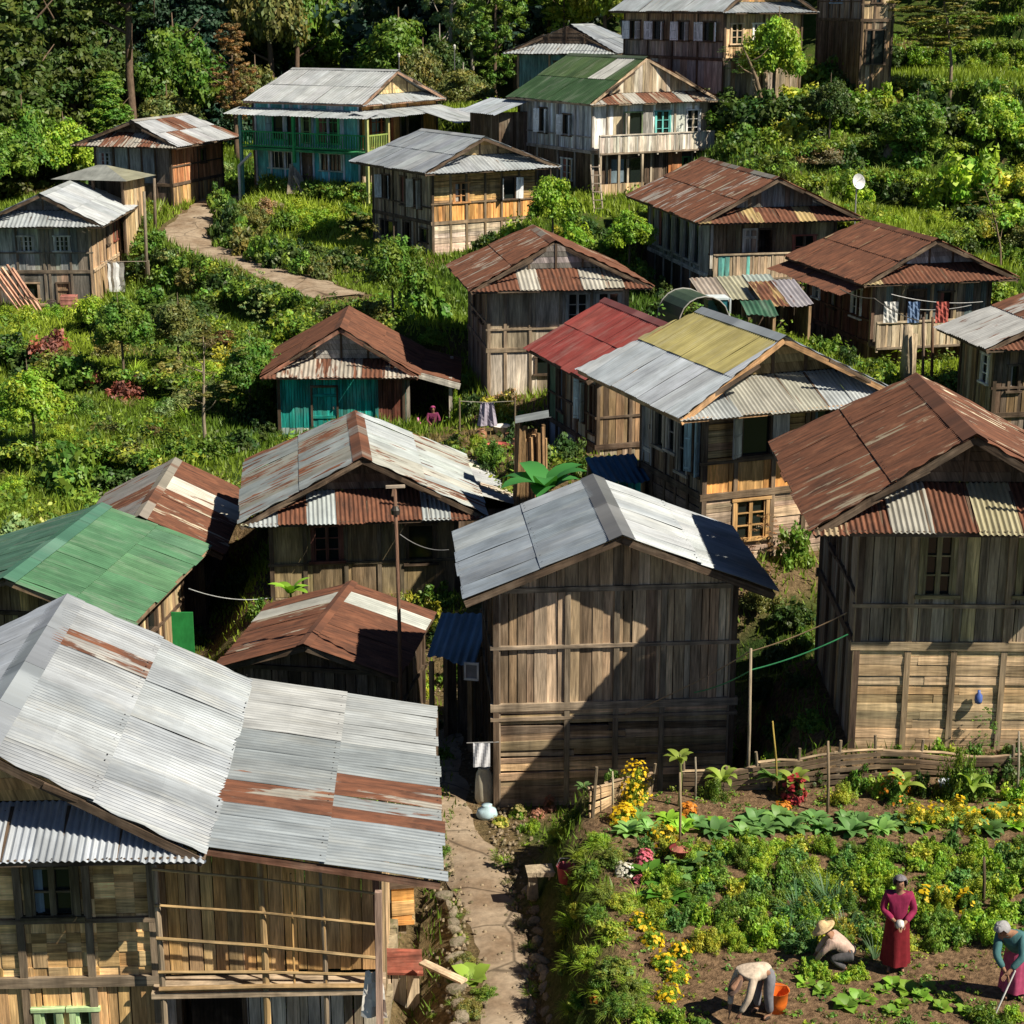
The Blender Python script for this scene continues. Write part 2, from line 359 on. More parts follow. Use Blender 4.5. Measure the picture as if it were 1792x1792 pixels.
def build_ground():
    xs = axis(-34, 34, .42, 600); ya = list(np.arange(19, 34, .25)) + list(np.arange(34, 126, .42))
    g = .42
    while ya[-1] < 700: g *= 1.22; ya.append(ya[-1] + g)
    g = .3
    while ya[0] > -60: g *= 1.4; ya.insert(0, ya[0] - g)
    ys = np.array(ya); X, Y = np.meshgrid(xs, ys); Z = height(X, Y)
    nx, ny = len(xs), len(ys)
    v = np.stack([X, Y, Z], -1).reshape(-1, 3)
    i = np.arange(nx * ny).reshape(ny, nx)
    f = np.stack([i[:-1, :-1], i[:-1, 1:], i[1:, 1:], i[1:, :-1]], -1).reshape(-1, 4)
    me = bpy.data.meshes.new('ground'); np_mesh(me, v, f)
    gl = garden_left(Y); soil = sm((X - gl + .1) / .4) * sm((30.9 - Y) / .5) * sm((14 - X) / 2)
    d, _ = seg_dist(X, Y, ROAD); soil = np.maximum(soil, .7 * (1 - sm((d - 1.2) / .8)))
    lane = sm((Y - 45) / 2) * sm((66 - Y) / 3) * sm((X + 3.5) / 1.5) * sm((9 - X) / 2); soil = np.maximum(soil, .8 * lane)
    pw = sm((2.2 - np.abs(X + .3)) / .4) * sm((46 - Y) / 3) * (1 - sm((X - gl + .9) / .3)); soil = np.maximum(soil, pw * .75)
    for k, h in H.items():
        if k == 'X': continue
        c, s = math.cos(h['yaw']), math.sin(h['yaw']); dx, dy = X - h['x'], Y - h['y']
        u = np.abs(dx * c + dy * s) - h['W2']; w = np.abs(-dx * s + dy * c) - h['L'] / 2
        soil = np.maximum(soil, .85 * (1 - sm(np.hypot(np.maximum(u, 0), np.maximum(w, 0)) / .9)))
    a = me.attributes.new('soil', 'FLOAT', 'POINT'); a.data.foreach_set('value', soil.ravel().astype(np.float32))
    me.polygons.foreach_set('use_smooth', [True] * len(f)); me.materials.append(M['ground'])
    tag(link('ground', me), kind='structure')
def np_mesh(me, v, f):
    v = np.asarray(v, np.float32); f = np.asarray(f, np.int32); k = f.shape[1]
    me.vertices.add(len(v)); me.vertices.foreach_set('co', v.ravel())
    me.loops.add(f.size); me.loops.foreach_set('vertex_index', f.ravel())
    me.polygons.add(len(f)); me.polygons.foreach_set('loop_start', np.arange(0, f.size, k, dtype=np.int32))
    me.update(calc_edges=True)
build_ground()
# ------------------------------------------------------------------ house building kit
ZB = (.215, .24, .272, .01); Z = (.28, .315, .36, .02); ZD = (.25, .28, .31, .1)
CREAM = (.44, .39, .30)
def sheets(mb, O, eu, es, n, u0, u1, top, bot, pal, lam, amp, sw=.76, sl=2.0, patch=(), seed=0):
    """corrugated sheets nailed in columns and lapped rows; top/bot give the slope limits at each u"""
    r = random.Random(seed); k0 = int(math.floor(u0 / sw)); k1 = int(math.ceil(u1 / sw))
    S = max(bot(u0 + (u1 - u0) * q / 8) for q in range(9)); nrow = max(1, round(S / sl)); rl = S / nrow
    for k in range(k0, k1):
        a0, a1 = max(u0, k * sw), min(u1, (k + 1) * sw)
        if a1 - a0 < .01: continue
        for q in range(nrow):
            st = rng.getstate(); rng.seed(r.random()); tint = vary(pick(pal), .07, .02); rng.setstate(st)
            um, smid = (a0 + a1) / 2, (q + .5) * rl
            for (pu0, pu1, ps0, ps1, pc) in patch:
                if pu0 <= um <= pu1 and ps0 * S <= smid <= ps1 * S: tint = pc
            j0 = r.uniform(-.012, .012); ext = r.uniform(-.035, .06); lift = r.uniform(.012, .032); tilt = r.uniform(-.014, .014); bow = r.uniform(-.012, .018)
            m = max(1, int(math.ceil((a1 - a0) / (lam / 6))))
            us = [a0 + (a1 - a0) * i / m for i in range(m + 1)]
            if q == 0 and a1 < u1: us[-1] += .012
            prev = None; uo = r.uniform(0, 40); so = r.uniform(0, 40)
            nseg = 2 if rl > 1 else 1
            for u in us:
                t, b = top(u), bot(u)
                s0 = max(t, q * rl - .06); s1 = min(b, (q + 1) * rl + (.03 if q < nrow - 1 else ext))
                if q == nrow - 1: s1 = b + ext
                if s1 - s0 < .005: prev = None; continue
                c = amp * math.cos(2 * math.pi * u / lam) + amp
                row = []
                for i in range(nseg + 1):
                    s = s0 + (s1 - s0) * i / nseg; w = c + lift * ((s - q * rl) / rl) + j0 * .3 + tilt * (u - um) + bow * math.sin(math.pi * (s - q * rl) / rl) + .004 * math.sin(3 * u + 2 * s + k)
                    row.append((O + eu * u + es * s + n * w, (u + uo, s + so)))
                if prev:
                    for i in range(nseg):
                        mb.face([prev[i][0], row[i][0], row[i + 1][0], prev[i + 1][0]], tint, [prev[i][1], row[i][1], row[i + 1][1], prev[i + 1][1]])
                prev = row
            if lam <= .1:
                for i in range(int((a1 - a0) / .2)):
                    u = a0 + .1 + i * .2; s = min(bot(u), (q + 1) * rl) - .05
                    if s > top(u) + .1 and r.random() < .8:
                        p = O + eu * u + es * s + n * (2 * amp + .03); mb.face([p - eu * .011 - es * .011, p + eu * .011 - es * .011, p + eu * .011 + es * .011, p - eu * .011 + es * .011], (.05, .04, .035, 0), [(0, 0)] * 4)
WOOD = (.21, .138, .078); WGREY = (.235, .185, .13); WDARK = (.075, .052, .036); WOCH = (.38, .235, .095); WORG = (.50, .25, .08); WRED = (.135, .062, .042)
PAL = dict(grey=[(3, WGREY), (2, (.24, .20, .155)), (1, WOOD)], brown=[(3, WOOD), (1, WGREY), (1, WDARK)], dark=[(2, WDARK), (1, (.11, .08, .06))], ochre=[(3, WOCH), (1, (.36, .25, .12)), (1, WOOD)],
    orange=[(3, WORG), (1, WOCH), (1, (.30, .14, .05))], red=[(3, WRED), (1, (.10, .045, .035)), (1, WOOD)], pale=[(3, (.42, .39, .34)), (2, (.34, .31, .26)), (1, WGREY)], white=[(3, (.56, .56, .54)), (1, (.45, .44, .42))],
    barn=[(3, (.33, .235, .15)), (2, (.25, .175, .112)), (2, (.40, .31, .215)), (1, (.17, .12, .08))], plank=[(3, (.36, .26, .15)), (2, (.29, .21, .125)), (1, (.42, .32, .2))], teal=[(1, (.012, .23, .20)), (1, (.02, .27, .24))],
    tealb=[(1, (.05, .30, .32)), (1, (.07, .33, .36))], panel=[(2, (.20, .165, .115)), (2, (.25, .19, .12)), (1, (.16, .12, .085))], slate=[(2, (.20, .22, .22)), (2, (.25, .25, .23)), (1, (.17, .15, .12))], green=[(1, (.06, .12, .06)), (1, (.10, .16, .09))], bluegrey=[(1, (.24, .33, .36))])
def hface(hw, hl, side):
    X, Y, Zz = V(1, 0, 0), V(0, 1, 0), V(0, 0, 1)
    return {'F': (V(-hw, -hl, 0), X, -Y, Zz), 'R': (V(hw, -hl, 0), Y, X, Zz), 'B': (V(hw, hl, 0), -X, Y, Zz), 'L': (V(-hw, hl, 0), -Y, -X, Zz)}[side]
def planks(mb, fr, a0, a1, z0, z1, kind, pal, ops=(), w=.2):
    """boards of one wall bay, broken at openings (a0,a1,z0,z1)"""
    pal = PAL[pal] if isinstance(pal, str) else pal
    def cuts(lo, hi, w, must):
        c = [lo]
        while c[-1] < hi - w * .6: c.append(min(hi, c[-1] + w * rng.uniform(.62, 1.4)))
        c[-1] = hi
        c = sorted(set([round(x, 4) for x in c if all(abs(x - m) > .05 for m in must)] + [round(m, 4) for m in must if lo < m < hi] + [lo, hi])); return c
    if kind == 'weave':
        A = cuts(a0, a1, .26, [x for o in ops for x in o[:2]]); Zs = cuts(z0, z1, .2, [x for o in ops for x in o[2:4]])
        for i in range(len(A) - 1):
            for j in range(len(Zs) - 1):
                am, zm = (A[i] + A[i + 1]) / 2, (Zs[j] + Zs[j + 1]) / 2
                if any(o[0] < am < o[1] and o[2] < zm < o[3] for o in ops): continue
                t = vary(pal[(i + j) % len(pal)][1], .3, .06); d = -.012 if (i + j) % 2 else 0
                if rng.random() < .25: t = vary(pick(pal), .4)
                mb.box(fr, A[i], A[i + 1], -.04, d + rng.uniform(-.004, .004), Zs[j], Zs[j + 1], t)
        return
    vert = kind in 'vpc'
    wd = {'p': .9, 'c': .11}.get(kind, w)
    C_ = cuts(a0, a1, wd, [x for o in ops for x in o[:2]]) if vert else cuts(z0, z1, wd, [x for o in ops for x in o[2:4]])
    for p, q in zip(C_[:-1], C_[1:]):
        m = (p + q) / 2; lo, hi = (z0, z1) if vert else (a0, a1); sp = [(lo, hi)]
        for o in ops:
            b0, b1, c0, c1 = (o[0], o[1], o[2], o[3]) if vert else (o[2], o[3], o[0], o[1])
            if b0 < m < b1:
                ns = []
                for (x, y) in sp:
                    if c1 <= x or c0 >= y: ns.append((x, y)); continue
                    if c0 > x: ns.append((x, c0))
                    if c1 < y: ns.append((c1, y))
                sp = ns
        for (x, y) in sp:
            if y - x < .02: continue
            t = vary(pick(pal), .32, .07); d = rng.uniform(-.016, .010); g = .006 if kind != 'p' else .003
            jag = rng.uniform(-.02, .02) if kind in 'vh' and not ops else 0
            if kind == 'H' and rng.random() < .06: continue
            O, ex, ey, ez = fr; P_ = lambda a, dd, z: O + ex * a + ey * dd + ez * z; e = .010 if kind in 'vh' else .028 if kind == 'H' else .001; j = [rng.uniform(-e, e) for _ in range(6)]; d0, d1 = -.035 + d, d + (.012 if kind in 'hH' else 0)
            if vert: x += jag if x == z0 else 0; mb.hexa([P_(p + g + j[0], d0, x), P_(q - g + j[1], d0, x), P_(q - g + j[1], d1 + j[4], x), P_(p + g + j[0], d1 + j[4], x), P_(p + g + j[2], d0, y), P_(q - g + j[3], d0, y), P_(q - g + j[3], d1 + j[5], y), P_(p + g + j[2], d1 + j[5], y)], t)
            else:
                cs = [x, y]
                if y - x > 1.6: cs = [x, x + (y - x) * rng.uniform(.3, .7), y]
                for x_, y_ in zip(cs[:-1], cs[1:]):
                    j = [rng.uniform(-e, e) for _ in range(6)]; t2 = vary(t, .1)
                    mb.hexa([P_(x_, d0, p + g + j[0]), P_(y_ - .004, d0, p + g + j[1]), P_(y_ - .004, d1 + j[4], p + g + j[1]), P_(x_, d1 + j[4], p + g + j[0]), P_(x_, d0, q - g + j[2]), P_(y_ - .004, d0, q - g + j[3]), P_(y_ - .004, d1 + j[5], q - g + j[3]), P_(x_, d1 + j[5], q - g + j[2])], t2)
def window(par, fr, a0, a1, z0, z1, style='c2', ft=WDARK, name='window'):
    """frame with leaves; 'cN' N casements of panes, 's' open shutters, 'd' bare dark opening, 'b' barred"""
    o = MB(); T = .055; w = a1 - a0; ft = tuple(ft)
    o.box(fr, a0 - .04, a0 + T, -.06, .045, z0, z1, ft); o.box(fr, a1 - T, a1 + .04, -.06, .045, z0, z1, ft)
    o.box(fr, a0 - .08, a1 + .08, -.06, .06, z1, z1 + .07, ft); o.box(fr, a0 - .1, a1 + .1, -.06, .09, z0 - .07, z0, ft)
    n = int(style[1]) if len(style) > 1 and style[1].isdigit() else 1
    lw = (w - 2 * T) / n
    for i in range(n):
        x0 = a0 + T + i * lw; x1 = x0 + lw
        if style[0] in 'c':
            o.box(fr, x0, x0 + .045, -.035, .015, z0, z1, ft); o.box(fr, x1 - .045, x1, -.035, .015, z0, z1, ft)
            for q in range(1, 3): o.box(fr, x0, x1, -.03, .008, z0 + (z1 - z0) * q / 3 - .015, z0 + (z1 - z0) * q / 3 + .015, ft)
            if lw > .5: o.box(fr, (x0 + x1) / 2 - .012, (x0 + x1) / 2 + .012, -.03, .006, z0, z1, ft)
        if style[0] == 'b':
            for q in range(1, 5): o.box(fr, x0 + lw * q / 5 - .015, x0 + lw * q / 5 + .015, -.03, .01, z0, z1, (.5, .45, .35))
        if style[0] == 's' and i: o.box(fr, x0 - .025, x0 + .025, -.04, .02, z0, z1, ft)
    win = o.build(name, M['wood'], par)
    g = MB(); g.box(fr, a0, a1, -.075, -.055, z0, z1, (.02, .02, .02)); g.build('pane', M['glass'], win)  # near-black pane; in bare openings it stands in for the shade indoors
    if style[0] in 'cd' and rng.random() < .5:
        cu = MB(); cc = rng.choice([(.42, .40, .36), (.30, .12, .10), (.16, .22, .26), (.36, .30, .2)]); lo = a0 + T; hi = a0 + w * rng.uniform(.3, .55); m_ = 5
        for i in range(m_): cu.box(fr, lo + (hi - lo) * i / m_, lo + (hi - lo) * (i + 1) / m_, -.053, -.046 + .006 * (i % 2), z0 + rng.uniform(0, .06), z1, vary(cc, .15))
        cu.build('curtain', M['cloth'], win)
    if style[0] == 's':
        sc = (.62, .64, .66) if style.endswith('w') else (.30, .42, .44) if style.endswith('t') else (.42, .40, .36)
        for sgn in (-1, 1):
            s = MB(); O, ex, ey, ez = fr; a = a0 if sgn < 0 else a1; ang = rng.uniform(.5, 1.2)
            d = (ex * sgn * math.cos(ang) + ey * math.sin(ang)); hw = w * .46
            f2 = (O + ex * a + ey * .05, d, d.cross(ez) * -1, ez); s.box(f2, 0, hw, -.015, .015, z0, z1, sc)
            for zz in (z0 + .06, (z0 + z1) / 2, z1 - .1): s.box(f2, .02, hw - .02, .015, .03, zz, zz + .05, sc)
            s.build('shutter', M['wood'], win)
    return win
def door(par, fr, a0, a1, z0, z1, pal='brown', open_=False, name='door'):
    o = MB(); ft = WDARK if pal != 'pale' else (.4, .38, .34)
    o.box(fr, a0 - .07, a0, -.06, .05, z0, z1, ft); o.box(fr, a1, a1 + .07, -.06, .05, z0, z1, ft); o.box(fr, a0 - .07, a1 + .07, -.06, .05, z1, z1 + .08, ft)
    if open_: o.box(fr, a0, a1, -.9, -.88, z0, z1, (.02, .018, .015))  # near-black sheet set back in the doorway stands in for the unlit room
    else:
        planks(o, (fr[0] - fr[2] * .02, fr[1], fr[2], fr[3]), a0, a1, z0, z1, 'v', pal, w=.16)
        for zz in (z0 + .3, z1 - .35): o.box(fr, a0, a1, -.02, .02, zz, zz + .1, vary(PAL[pal][0][1]))
    d = o.build(name, M['wood'], par)
    if not open_: k = MB(); k.box(fr, a1 - .14, a1 - .09, 0, .05, (z0 + z1) / 2 - .08, (z0 + z1) / 2 + .04, (.2, .2, .2)); k.build('handle', M['steel'], d)
    return d
def timber(mb, fr, W, z0, z1, posts, rails, tint, pw=.11, proud=.045, extra=0):
    for p in posts: a = p * W; mb.box(fr, a - pw / 2, a + pw / 2, -.07, proud + rng.uniform(-.008, .008), z0, z1, vary(tint, .15))
    for (z, hgt) in rails: mb.box(fr, -extra, W + extra, -.06, proud + .012 + rng.uniform(-.006, .006), z - hgt / 2, z + hgt / 2, vary(tint, .15))
def house(key, label, roofs, sides, cat='house', name='wooden_house', lam=.12, amp=.018, patch=None, gab=('h', 'grey'), cap=Z, base_ext=1.2, postt=WDARK, solid_gable=False, capw=.22, skirtm=.46, fascia=WDARK):
    h = H[key]; W2, L, dh, ov, hb, hs = h['W2'], h['L'], h['dh'], h['ov'], h['hb'], h['hs']
    root = empty(name, (h['x'], h['y'], h['zb']), h['yaw'], label, cat)
    hw, hl = W2 - ov, L / 2 - ov; zf = max(hb - hs, .02); ze = hb; m = dh / W2; S = math.hypot(W2, dh)
    patch = patch or {}; up = V(0, 0, 1)
    uf, ub = L / 2 - h['insf'], -(L / 2 - h['insb'])
    # main slopes; u runs from back (-) to front (+) = -y
    for sd, sg in (('L', -1), ('R', 1)):
        es = V(sg * W2, 0, -dh) / S; eu = V(0, -1, 0); n = V(sg * dh, 0, W2) / S
        def top(u):
            if u > uf + 1e-6: return S * min(1, (u - uf) / max(1e-6, L / 2 - uf)) if L / 2 > uf else S
            if u < ub - 1e-6: return S * min(1, (ub - u) / max(1e-6, L / 2 + ub)) if ub > -L / 2 else 0
            return 0
        def bot(u): return S if u >= -L / 2 else S * max(0, (u - ub)) / max(1e-6, -L / 2 - ub)
        mb = MB(); sheets(mb, V(0, 0, ze + dh), eu, es, n, min(ub, -L / 2), max(uf, L / 2), top, bot, roofs[sd], lam, amp, patch=patch.get(sd, ()), seed=ord(key[0]) * 7 + sg)
        ro = mb.build('roof_slope', M['metal'], root)
        # rake board and eave board
        bb = MB()
        for (u, q, sgn) in ((uf, L / 2, 1),):
            a = V(0, -u + .03, ze + dh - .09); b = V(sg * W2 * .985, -q + .03, ze - .08); bb.bar(a, b, .035, .13, fascia)
        bb.bar(V(sg * (W2 - .06), -L / 2 + .05, ze - .05), V(sg * (W2 - .06), L / 2 - .05, ze - .05), .04, .1, fascia)
        for q in range(int(L / .9)):   # rafters
            y = -L / 2 + .3 + q * .9; bb.bar(V(sg * W2 * .97, y, ze - .03), V(sg * W2 * .3, y, ze + dh * .7 - .05), .05, .08, WDARK)
        bb.build('barge_board', M['wood'], ro)
    # ridge cap
    cb = MB(); r = random.Random(ord(key[0])); cw = capw
    a, b = -ub + .03, -uf - .03; nn = max(2, int(abs(a - b) / 1.6))
    for sg in (-1, 1):
        for i in range(nn):
            y0 = a + (b - a) * i / nn; y1 = a + (b - a) * (i + 1) / nn + (-.04 if b < a else .04); t = vary(cap, .08); lf = .045 + .004 * i
            p = [V(0, y0, ze + dh + lf), V(0, y1, ze + dh + lf + .01), V(sg * cw, y1, ze + dh - cw * m + lf), V(sg * cw, y0, ze + dh - cw * m + lf - .01)]
            cb.face(p, t, [(0, q.y) for q in p])
    cb.build('ridge_cap', M['metal'], root)
    # skirt roofs under the gables, where the ridge stops short
    gpos = {}
    for fb, ins in (('F', h['insf']), ('B', h['insb'])):
        sgn = -1 if fb == 'F' else 1
        if ins < .25: gpos[fb] = hl; continue
        gin = min(ins + .55, ov + .5) if fb == 'F' else ins + .2
        t1 = gin * math.hypot(1, skirtm); es = V(0, sgn, -skirtm) / math.hypot(1, skirtm); eu = V(-sgn, 0, 0); n = V(0, sgn * skirtm, 1) / math.hypot(1, skirtm)
        gpos[fb] = L / 2 - gin; zt = skirtm * gin
        lim = lambda u: max(0, ((abs(u) + .10) / W2 - (1 - zt / dh)) / (zt / dh)) * t1 if abs(u) < W2 - .12 else max(0, (abs(u) / W2 - (1 - zt / dh)) / (zt / dh)) * t1
        mb = MB(); sheets(mb, V(0, sgn * (L / 2 - gin), ze + zt - .055), eu, es, n, -W2, W2, lim, lambda u: t1, roofs.get('S', roofs['R']), lam, amp, patch=patch.get('S', ()) if fb == 'F' else (), seed=5 + ord(key[0]))
        sk = mb.build('skirt_roof', M['metal'], root)
        eb = MB(); eb.bar(V(-W2 + .05, sgn * (L / 2 - .06), ze - .05), V(W2 - .05, sgn * (L / 2 - .06), ze - .05), .04, .1, fascia)
        for q in range(int(2 * hw / .8) + 1):
            x = -hw + .2 + q * .8;
            if x > hw - .2: continue
            eb.bar(V(x, sgn * (L / 2 - .08), ze - .04), V(x, sgn * hl, ze + skirtm * ov - .06), .05, .08, WDARK)
        eb.build('eave_board', M['wood'], sk)
    # gable walls
    for fb in 'FB':
        sgn = -1 if fb == 'F' else 1; y = sgn * gpos[fb]; g = MB(); kind, pal = gab; pal = PAL[pal] if isinstance(pal, str) else pal
        zb_ = ze + (skirtm * (L / 2 - gpos[fb]) if gpos[fb] != hl else 0) - (.02 if gpos[fb] != hl else 0); zb_ = max(zb_, ze - (0 if gpos[fb] != hl else .4))
        if gpos[fb] == hl: zb_ = ze + .02
        zt_ = ze + dh - .06; fr = (V(0, y, 0), V(-sgn, 0, 0), V(0, sgn, 0), up); half = lambda z: max(0, (ze + dh - .05 - z) / m)
        if kind == 'v':
            x = -half(zb_) ; x = max(x, -hw if gpos[fb] == hl else x)
            xe = -x
            while x < xe - .02:
                x1 = min(xe, x + rng.uniform(.15, .27)); d = rng.uniform(-.012, .008)
                za, zc = ze + dh - .05 - abs(x) * m, ze + dh - .05 - abs(x1) * m; q = lambda a, dd, z: fr[0] + fr[1] * a + fr[2] * dd + up * z
                g.hexa([q(x + .005, -.035 + d, zb_), q(x1 - .005, -.035 + d, zb_), q(x1 - .005, d, zb_), q(x + .005, d, zb_), q(x + .005, -.035 + d, max(zb_ + .01, za)), q(x1 - .005, -.035 + d, max(zb_ + .01, zc)), q(x1 - .005, d, max(zb_ + .01, zc)), q(x + .005, d, max(zb_ + .01, za))], vary(pick(pal), .2, .05)); x = x1
        else:
            z = zb_
            while z < zt_:
                z1 = min(zt_, z + rng.uniform(.16, .24)); a, b = half(z), half(z1); d = rng.uniform(0, .012); q = lambda x, dd, z: fr[0] + fr[1] * x + fr[2] * dd + up * z
                g.hexa([q(-a, -.03, z), q(a, -.03, z), q(a, d + .01, z), q(-a, d + .01, z), q(-b, -.03, z1 - .008), q(b, -.03, z1 - .008), q(b, d, z1 - .008), q(-b, d, z1 - .008)], vary(pick(pal), .2, .05)); z = z1
            for x in (-.5 * half(zb_), 0, .5 * half(zb_)): g.box(fr, x - .04, x + .04, 0, .04, zb_, ze + dh - .06 - abs(x) * m, vary(WDARK, .2))
        g.build('gable_wall', M['wood'], root)
    # walls
    for sd in 'FLRB':
        sp = sides.get(sd) or sides.get('*'); fr = hface(hw, hl, sd); W = 2 * hw if sd in 'FB' else 2 * hl
        ztop = ze + (m * ov if sd in 'LR' else (skirtm * ov if gpos[sd] != hl else 0)) - .07
        if gpos.get(sd) == hl: ztop = ze + .02
        ops = {'U': [], 'D': []}
        for w in sp.get('win', ()):
            b = zf if w[0] == 'U' else 0; ops[w[0]].append((w[1] * W, w[2] * W, b + w[3], b + w[4]))
        mb = MB()
        for st, z0, z1 in (('D', -base_ext, zf), ('U', zf, ztop)):
            if st == 'D' and zf < .1: z1 = zf
            for part in (sp[st + 's'] if st + 's' in sp else [(0, 1) + tuple(sp[st])]):
                f0, f1, kind, pal = part[:4]; lo = z0 + (part[4] if len(part) > 4 else 0); hi = z1 if len(part) < 6 else z0 + part[5]
                planks(mb, fr, f0 * W, f1 * W, lo, hi, kind, pal, [o for o in ops[st] if o[1] > f0 * W and o[0] < f1 * W])
        if mb.f: mb.build('wall', M['wood'], root)
        tb = MB(); posts = sp.get('post', (0, .25, .5, .75, 1)); rails = [(ztop - .05, .1)]
        if zf > .15: rails.append((zf, .16))
        for rz_ in sp.get('rail', (.95,)): rails.append((zf + rz_, .07))
        timber(tb, fr, W, -base_ext, ztop, [p for p in posts], rails, sp.get('pt', postt), extra=.1 if sd in 'FB' else -.06)
        tb.build('timber_frame', M['wood'], root)
        for w in sp.get('win', ()):
            b = zf if w[0] == 'U' else 0; a0, a1, z0, z1 = w[1] * W, w[2] * W, b + w[3], b + w[4]; st = w[5] if len(w) > 5 else 'c2'; ft = w[6] if len(w) > 6 else WDARK
            if st.startswith('door'): door(root, fr, a0, a1, z0, z1, 'brown' if st == 'door_open' else st[4:], st == 'door_open')
            else: window(root, fr, a0, a1, z0, z1, st, ft)
    # floor slabs so openings are not see-through
    fl = MB(); fl.box(FR0, -hw + .1, hw - .1, -hl + .1, hl - .1, zf - .06, zf, WDARK); fl.box(FR0, -.04, .04, -hl + .15, hl - .15, zf, ze, WDARK)
    fl.build('floor_boards', M['wood'], root)
    return root, h, hw, hl, zf
# ------------------------------------------------------------------ the houses
RST = (.42, .37, .28, .86); RSTD = (.34, .27, .2, .95); RSTL = (.44, .39, .30, .62); ZR = (.44, .46, .46, .34)
zinc = [(4, ZB), (2, (.195, .22, .25, .02)), (1, (.235, .258, .285, .06))]; zgrey = [(3, Z), (2, (.36, .395, .43, .02)), (1, (.34, .38, .42, .08))]
rusty = [(4, RST), (2, RSTD), (1, RSTL)]
B_ = {'D': ('v', 'dark'), 'U': ('v', 'dark'), 'post': (0, 1), 'rail': ()}
def onewall(kind, pal, **k): d = {'U': (kind, pal), 'D': (kind, pal)}; d.update(k); return d
# --- A: large silver roofed house at the front left, with a lean-to annex
rA, hA, hw, hl, zf = house('A', 'large house with bright silver roof and woven bamboo walls at the front left', dict(L=[(3, (.42, .47, .54, 0)), (1, (.36, .42, .5, 0))], R=zinc, S=[(4, (.44, .49, .55, .03)), (1, (.40, .44, .48, .1))]),
    dict(F=dict(U=('weave', [(1, (.50, .32, .14)), (1, (.36, .22, .09)), (1, (.58, .40, .20))]), D=('v', [(2, (.50, .32, .15)), (1, (.40, .25, .11))]), post=(0, .30, .57, .79, 1), rail=(1.0,), win=[('U', .60, .76, 1.08, 2.2, 'c2', (.10, .08, .045)), ('U', .08, .24, 1.08, 2.2, 'c2', (.10, .08, .045)), ('D', .60, .675, .75, 1.7, 'c1', (.30, .42, .22)), ('D', .715, .79, .75, 1.7, 'c1', (.30, .42, .22))]),
         R=onewall('v', 'ochre'), L=onewall('v', 'brown'), B=B_), lam=.1, amp=.02, patch={'R': [(-2.3, -1.6, .2, .52, (.25, .25, .25, .52))]}, gab=('h', 'ochre'), cap=(.34, .38, .43, .02), postt=(.13, .10, .07), capw=.3)
